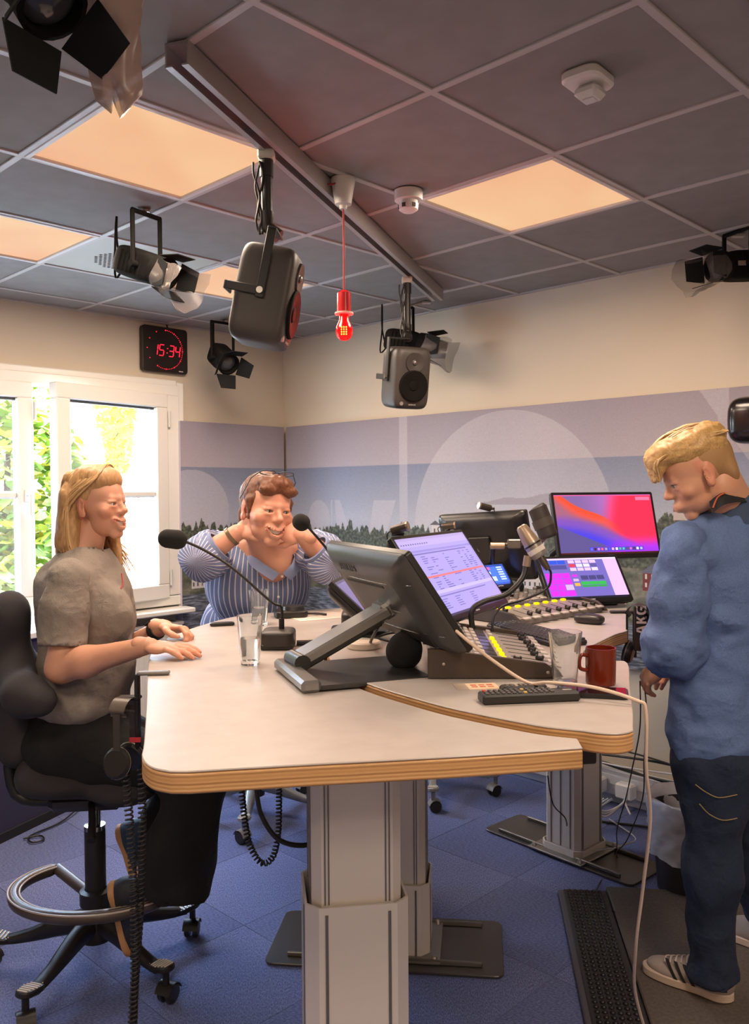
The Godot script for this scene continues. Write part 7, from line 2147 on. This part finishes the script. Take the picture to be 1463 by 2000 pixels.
	var je := part(sdf([["e", hip + Vector3(0, -0.02, 0), Vector3(0.185, 0.13, 0.145), fb], ["c", hL + Vector3(0, 0.02, 0), kL, 0.102, 0.078], ["c", kL, aL + Vector3(0, 0.0, 0), 0.078, 0.062], ["c", aL, aL + Vector3(0, -0.1, 0), 0.062, 0.064], ["c", hR, kR, 0.1, 0.078], ["c", kR, aR, 0.078, 0.062]], 0.013, 0.02, [[aL + Vector3(0, 0.012, 0), Vector3(0.15, -1, 0)]], [], folds(109, 8.0, 0.014, Vector3(1, 0.8, 1))), "jeans", den, t)
	for k in 2:
		var ps := []
		for q in ([[1358, 1532], [1380, 1548], [1405, 1558], [1440, 1552]] if k == 0 else [[1366, 1570], [1385, 1590], [1412, 1602], [1440, 1598]]):
			ps.append(P.call(q[0], q[1], 2.468))
		part(MB.new().tube(spline(ps, 4), 0.0018, 5), "pocket_stitching", mat("8d7c58", 0.8), je)
	# sneakers
	var heel := v3(1.085, 0.002 + 0.022, 2.545) - o
	var toe := v3(0.872, 0.002 + 0.022, 2.735) - o
	var up := Vector3.UP
	var sh := shoe(t, heel, toe, up, mat("9c8f88", 0.75), mat("c2ae9f", 0.6), 0.285)
	var z := (toe - heel).normalized()
	var sb := Basis(up.cross(z), up, z)
	for k in 3:
		var c := heel + z * (0.1 + k * 0.028)
		var P3 := []
		for i in 6:
			var u := i / 5.0
			var w := -0.0455 + 0.014 * u * u
			P3.append([c + sb.x * -w + up * (0.028 + 0.05 * u) + z * (0.035 * u), c + sb.x * -w + up * (0.028 + 0.05 * u) + z * (0.035 * u + 0.012)])
		part(MB.new().grid(P3), "stripe", mat("1b191a", 0.7), sh)
	for k in 5: part(MB.new().tube(spline([heel + z * (0.135 + k * 0.018) + up * (0.082 - k * 0.006) - sb.x * 0.026, heel + z * (0.14 + k * 0.018) + up * (0.094 - k * 0.007), heel + z * (0.135 + k * 0.018) + up * (0.082 - k * 0.006) + sb.x * 0.026], 4), 0.003, 6), "lace", mat("b9aea8", 0.7), sh)
	shoe(t, v3(1.36, 0.024, 2.78) - o, v3(1.2, 0.024, 3.0) - o, up, mat("9c8f88", 0.75), mat("c2ae9f", 0.6), 0.285)
	# hair: short sides, long swept top
	part(sdf(moved([["e", Vector3(0, 0.036, -0.026), Vector3(0.077, 0.08, 0.088)], ["e", Vector3(0, -0.02, -0.075), Vector3(0.058, 0.055, 0.028)]], hx, s), 0.008, 0.008, [], moved([["e", Vector3(0, -0.035, 0.07), Vector3(0.07, 0.1, 0.075)], ["e", Vector3(0.08, -0.03, -0.005), Vector3(0.03, 0.045, 0.035)], ["e", Vector3(-0.08, -0.03, -0.005), Vector3(0.03, 0.045, 0.035)]], hx, s)), "short_hair", textured(grain("94704a", "b08a5e", 0.2, 111, 128, 3), Vector3(14, 14, 14), 0.7), t)
	part(sdf(moved([["e", Vector3(0, 0.088, -0.02), Vector3(0.08, 0.042, 0.095)], ["e", Vector3(0, 0.095, 0.05), Vector3(0.07, 0.034, 0.05)], ["e", Vector3(0, 0.062, -0.06), Vector3(0.072, 0.05, 0.05)], ["e", Vector3(0, 0.07, 0.0), Vector3(0.083, 0.035, 0.06)], ["c", Vector3(-0.04, 0.08, 0.085), Vector3(-0.035, 0.05, 0.105), 0.022, 0.01], ["c", Vector3(0.03, 0.08, 0.085), Vector3(0.03, 0.04, 0.108), 0.024, 0.009], ["c", Vector3(0, 0.085, 0.09), Vector3(0.0, 0.035, 0.112), 0.022, 0.008]], hx, s), 0.007, 0.011, [], [], folds(113, 42.0, 0.005, Vector3(1, 1, 0.4))), "hair", textured(grain("a37a44", "d9b67c", 0.05, 114, 256, 4), Vector3(14, 14, 4), 0.5), t)
	var stt := MB.new()
	stt.tinted = true
	for i in 170:
		var u := rng.randf_range(-1, 1)
		var bk := Vector3(u * 0.07, 0.075 + rng.randf_range(-0.02, 0.03) * (1 - absf(u)), -0.11)
		var md := Vector3(u * 0.078, 0.133 - 0.045 * u * u + rng.randf_range(-0.003, 0.005), rng.randf_range(-0.04, 0.02))
		var fr := Vector3(u * 0.065, 0.115 - 0.03 * u * u, 0.088)
		var tp := fr + Vector3(rng.randf_range(-0.012, 0.012), rng.randf_range(-0.07, -0.03), 0.022)
		stt.tint = Color("8a6234").srgb_to_linear().lerp(Color("e3c48e").srgb_to_linear(), rng.randf())
		var pts := []
		for q in [bk, md, fr, tp]: pts.append(hx * (q * s))
		stt.tube(spline(pts, 4), [0.0012, 0.002, 0.0026, 0.003, 0.003, 0.003, 0.003, 0.003, 0.0028, 0.0026, 0.0022, 0.0016, 0.0006], 4, false)
	var sm := StandardMaterial3D.new()
	sm.vertex_color_use_as_albedo = true
	sm.roughness = 0.45
	meta(part(stt, "hair_strands", sm, t), "", "", "", "stuff")
func build_all() -> void:
	build_tables()
	build_chairs()
	build_ceiling_gear()
	build_gear()
	build_people()
